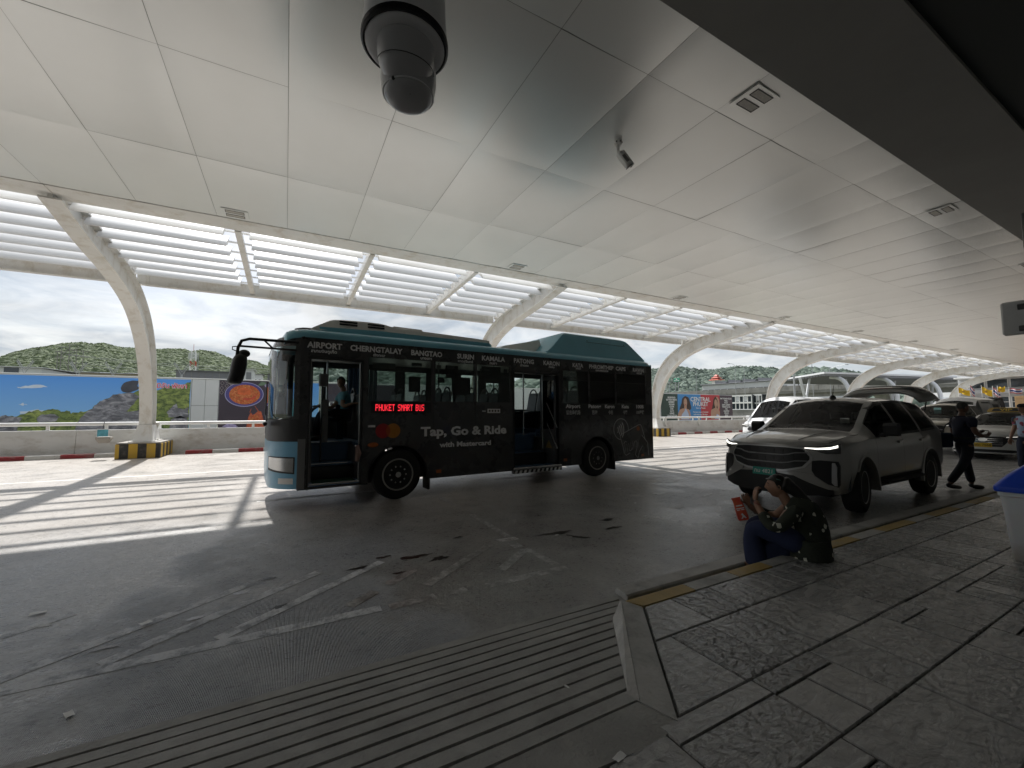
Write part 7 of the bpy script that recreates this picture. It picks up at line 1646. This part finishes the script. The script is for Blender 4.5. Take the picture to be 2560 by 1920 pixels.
for sg in (-1, 1):
    b0 = len(tr); tr += [(-.02, sg*.1, .52, .10), (.22, sg*.12, .54, .092), (.40, sg*.13, .52, .08), (.46, sg*.13, .25, .07), (.46, sg*.13, .10, .062)]; te += [(0, b0)]+[(b0+i, b0+i+1) for i in range(4)]
    obj('shoe', limb([(.43, sg*.13, .04, .04), (.52, sg*.13, .04, .044), (.64, sg*.13, .03, .03)]), M['black'], dv, smooth=70)
obj('trousers', skin_mesh(tr, te), dark_tr, dv, smooth=70)
rr_ = []
for i in range(12):
    ph = PI*(i+.05)/20; ring = []
    for q in range(24):
        th = 2*PI*q/24; x = .104*math.sin(ph)*math.cos(th); y = .083*math.sin(ph)*math.sin(th); z = .124*math.cos(ph)
        if math.cos(th) > .0: z = max(z, .045+.025*math.cos(th))
        ring.append(P(x-.004, y, z+.003))
    rr_.append(ring)
obj('hair', MB().loft(rr_), hair_m, dv, smooth=70)

# ================================================================== cameras on the ceiling, hanging sign, bin, scraps
M['cam_grey'] = mat('grey_camera_housing', (.78, .78, .79), .42, var=.05, vs=4); M['cam_dark'] = mat('dark_camera_shell', (.46, .46, .47), .34, coat=.3)
pz = thing('dome_camera', 'large grey dome surveillance camera hanging in the foreground at the top', 'camera', (.245, 1.03, 2.405)); tl = Matrix.Rotation(R(0), 4, 'X')
obj('housing', MB().lathe([(.0, .42), (.05, .42), (.055, .36), (.09, .345), (.098, .30), (.104, .15), (.1075, .10), (.108, .082), (.0, .082)], (0, 0, 0), 'Z', 48), M['cam_grey'], pz, smooth=35)
obj('rim_ring', MB().lathe([(.1075, .086), (.1105, .083), (.1105, .070), (.106, .066), (.101, .068), (.101, .085)], (0, 0, 0), 'Z', 48), M['black'], pz, smooth=40)
obj('inner_ring', MB().lathe([(.1005, .086), (.1005, .067), (.09, .060), (.06, .062), (.0, .066)], (0, 0, 0), 'Z', 48), M['cam_grey'], pz, smooth=40)
yk = obj('yoke', MB().loft([[(.071*w*math.cos(t), -.010+.064*w*math.sin(t), z) for t in [2*PI*k/36 for k in range(36)]] for z, w in ((.074, 1.02), (.045, 1.02), (.02, 1.0), (.0, .93), (-.016, .80), (-.027, .6), (-.033, .38), (-.035, .15))]), M['cam_dark'], pz, smooth=60)
obj('lens_pod', MB().loft([[(.017+.066*w*math.cos(t), .030+.066*w*math.sin(t), z) for t in [2*PI*k/36 for k in range(36)]] for z, w in ((.06, 1.05), (.03, 1.1), (.0, 1.1), (-.018, 1.06), (-.034, 1.0), (-.046, .90), (-.055, .70), (-.060, .42), (-.062, .15))]), M['cam_dark'], pz, smooth=60)
obj('pod_edge', MB().tube([(.017+.0655*math.cos(t), .030+.0655*math.sin(t), -.036) for t in [2*PI*k/40 for k in range(41)]], .0022, 6, False), M['cam_grey'], pz, smooth=60)
obj('pod_seam', MB().tube([(.004, -.034, -.012), (.008, -.030, -.038), (.013, -.005, -.058)], .0010, 5), M['black'], pz); obj('yoke_seam', MB().tube([(.071*math.cos(t), -.010+.0645*math.sin(t), .004-.012*abs(math.sin(t))) for t in [PI+PI*k/16 for k in range(17)]], .0012, 5), M['black'], pz)
obj('screw', MB().sphere((-.032, -.012, -.036), .005, 10, 6), M['black'], pz); obj('screw', MB().sphere((.02, -.036, -.016), .005, 10, 6), M['black'], pz)
obj('drop_pole', MB().tube([(0, 0, .42), (0, 0, 2.63)], .03, 12), M['cam_grey'], pz)
bc = thing('bullet_camera', 'small white bullet camera fixed to the white ceiling panels', 'camera', (4.74, 4.99, 6.05)); bc.scale = (.62, .62, .62)
obj('mount', MB().lathe([(.10, 0), (.105, -.03), (.10, -.11), (.06, -.125), (0, -.125)], (0, 0, 0), 'Z', 20), M['white'], bc, smooth=40)
for a_ in (3.6, 4.6, 5.4): obj('knock_out', MB().sphere((.10*math.cos(a_), .10*math.sin(a_), -.055), .022, 8, 6), M['black'], bc)
obj('arm', MB().tube([(0, 0, -.12), (.0, .0, -.30), (.03, -.01, -.36)], [.045, .04, .035], 10), M['white'], bc, smooth=50)
bmx = Matrix.Translation((.05, -.02, -.36)) @ Matrix.Rotation(R(-20), 4, 'Z') @ Matrix.Rotation(R(52), 4, 'Y')
cb = obj('camera_body', MB().box(-.05, .40, -.095, .095, -.085, .085, .03, bmx), M['white'], bc, smooth=40); obj('sun_hood', MB().box(-.02, .45, -.105, .105, .087, .10, .01, bmx), M['white'], cb); obj('lens_face', MB().box(.402, .415, -.085, .085, -.075, .075, .02, bmx), M['black'], cb)
obj('label_plate', MB().box(.08, .30, -.102, -.097, -.05, .05, .002, bmx), M['grey'], cb)
hs = thing('hanging_sign', 'back of a grey hanging sign with two black brackets at right edge', 'sign', (11.3, 2.24, 3.15))
HX = Matrix.Rotation(R(0), 4, 'Z')
obj('panel', MB().box(-.06, .06, -1.7, .04, -.28, .32, .03), mat('sign_back_grey', (.5, .5, .5), .5, var=.06, vs=3), hs, smooth=40)
for z in (.20, -.18): obj('bracket', MB().box(-.075, -.055, -1.6, -.16, z-.05, z+.05, .015), M['black'], hs)
for y in (-1.5, -.3): obj('hanger', MB().tube([(0, y, .3), (0, y, 1.9)], .02, 8), M['grey'], hs)
bn = thing('bin', 'translucent white plastic bin with blue peaked lid at right edge of pavement', 'bin', (6.12, 1.06, .16), R(8))
n = NT('frosted_bin_plastic'); zz_ = n.sep(n.obj)[2]; du = n.ramp(n.math('ADD', n.math('MULTIPLY', zz_, 3.2), n.math('MULTIPLY', n.math('SUBTRACT', n.noise(6, 5, .7, vec=n.obj), .5), .9)), [(.0, 1.0), (.62, 0.0)])
n.set(Base_Color=n.mix(n.math('MULTIPLY', du, .75), (.72, .74, .76), (.42, .37, .28)), Roughness=.38)
n.b.inputs['Subsurface Weight'].default_value = .15; M['bin'] = n.m
def sq(r, z, c=.16, m_=5):
    pts = []
    for qx, qy, a0 in ((1, 1, 0), (-1, 1, PI/2), (-1, -1, PI), (1, -1, 3*PI/2)):
        for k in range(m_): a = a0+PI/2*k/(m_-1); pts.append((qx*(r-c*r)+c*r*math.cos(a), qy*(r-c*r)+c*r*math.sin(a), z))
    return pts
obj('tub', MB().loft([sq(.20, 0), sq(.215, .02), sq(.25, .45), sq(.262, .58), sq(.275, .585), sq(.275, .63)]), M['bin'], bn, smooth=40)
obj('lid', MB().loft([sq(.292, .625), sq(.298, .64), sq(.296, .67), sq(.20, .78), sq(.10, .87), sq(.06, .885)]), mat('blue_lid_plastic', (.02, .08, .62), .38, var=.06, vs=5), bn, smooth=35)
obj('lid_flap', MB().prism([(-.12, -.276, .69), (.12, -.276, .69), (.07, -.185, .80), (-.07, -.185, .80)], (0, -.006, .004)), mat('blue_flap', (.010, .035, .30), .4), bn)
# scraps of litter
paper = mat('litter_paper', (.85, .85, .84), .6)
def scrap(x, y, z, w, h, rz, label, m=paper):
    me = MB().grid(4, 4, lambda a, b: ((a-.5)*w, (b-.5)*h, .003+.0025*math.sin(a*5+b*3+x))); o = obj('paper_scrap', me, m, smooth=60, loc=(x, y, z)); o.rotation_euler = (0, 0, rz); tag(o, label, 'litter', 'paper scraps')
scrap(1.20, 1.33, .160, .055, .03, .2, 'white paper scrap on the joint beside the ramp border'); scrap(-.92, 3.02, .004, .035, .06, .5, 'white crumpled scrap at the left bottom of the road'); scrap(4.28, 2.49, .006, .09, .05, .3, 'white crumpled tissue in the gutter beside the sitting woman')
scrap(-1.62, 4.62, .006, .09, .05, .2, 'pale flattened paper near the left edge of the road'); scrap(-.85, 4.02, .008, .07, .05, .7, 'torn white scrap on the diagonal hatching'); scrap(3.0, 4.37, .008, .06, .03, .3, 'tiny white scrap beside the long oil stain'); scrap(1.30, 1.82, .125, .012, .03, .2, 'cigarette end on the ribbed ramp')
scrap(7.9, 5.1, .006, .10, .05, 1.0, 'white scrap on the road in front of the grey car'); scrap(5.2, 5.25, .006, .07, .04, .4, 'small white scrap on the road right of the bus tail')
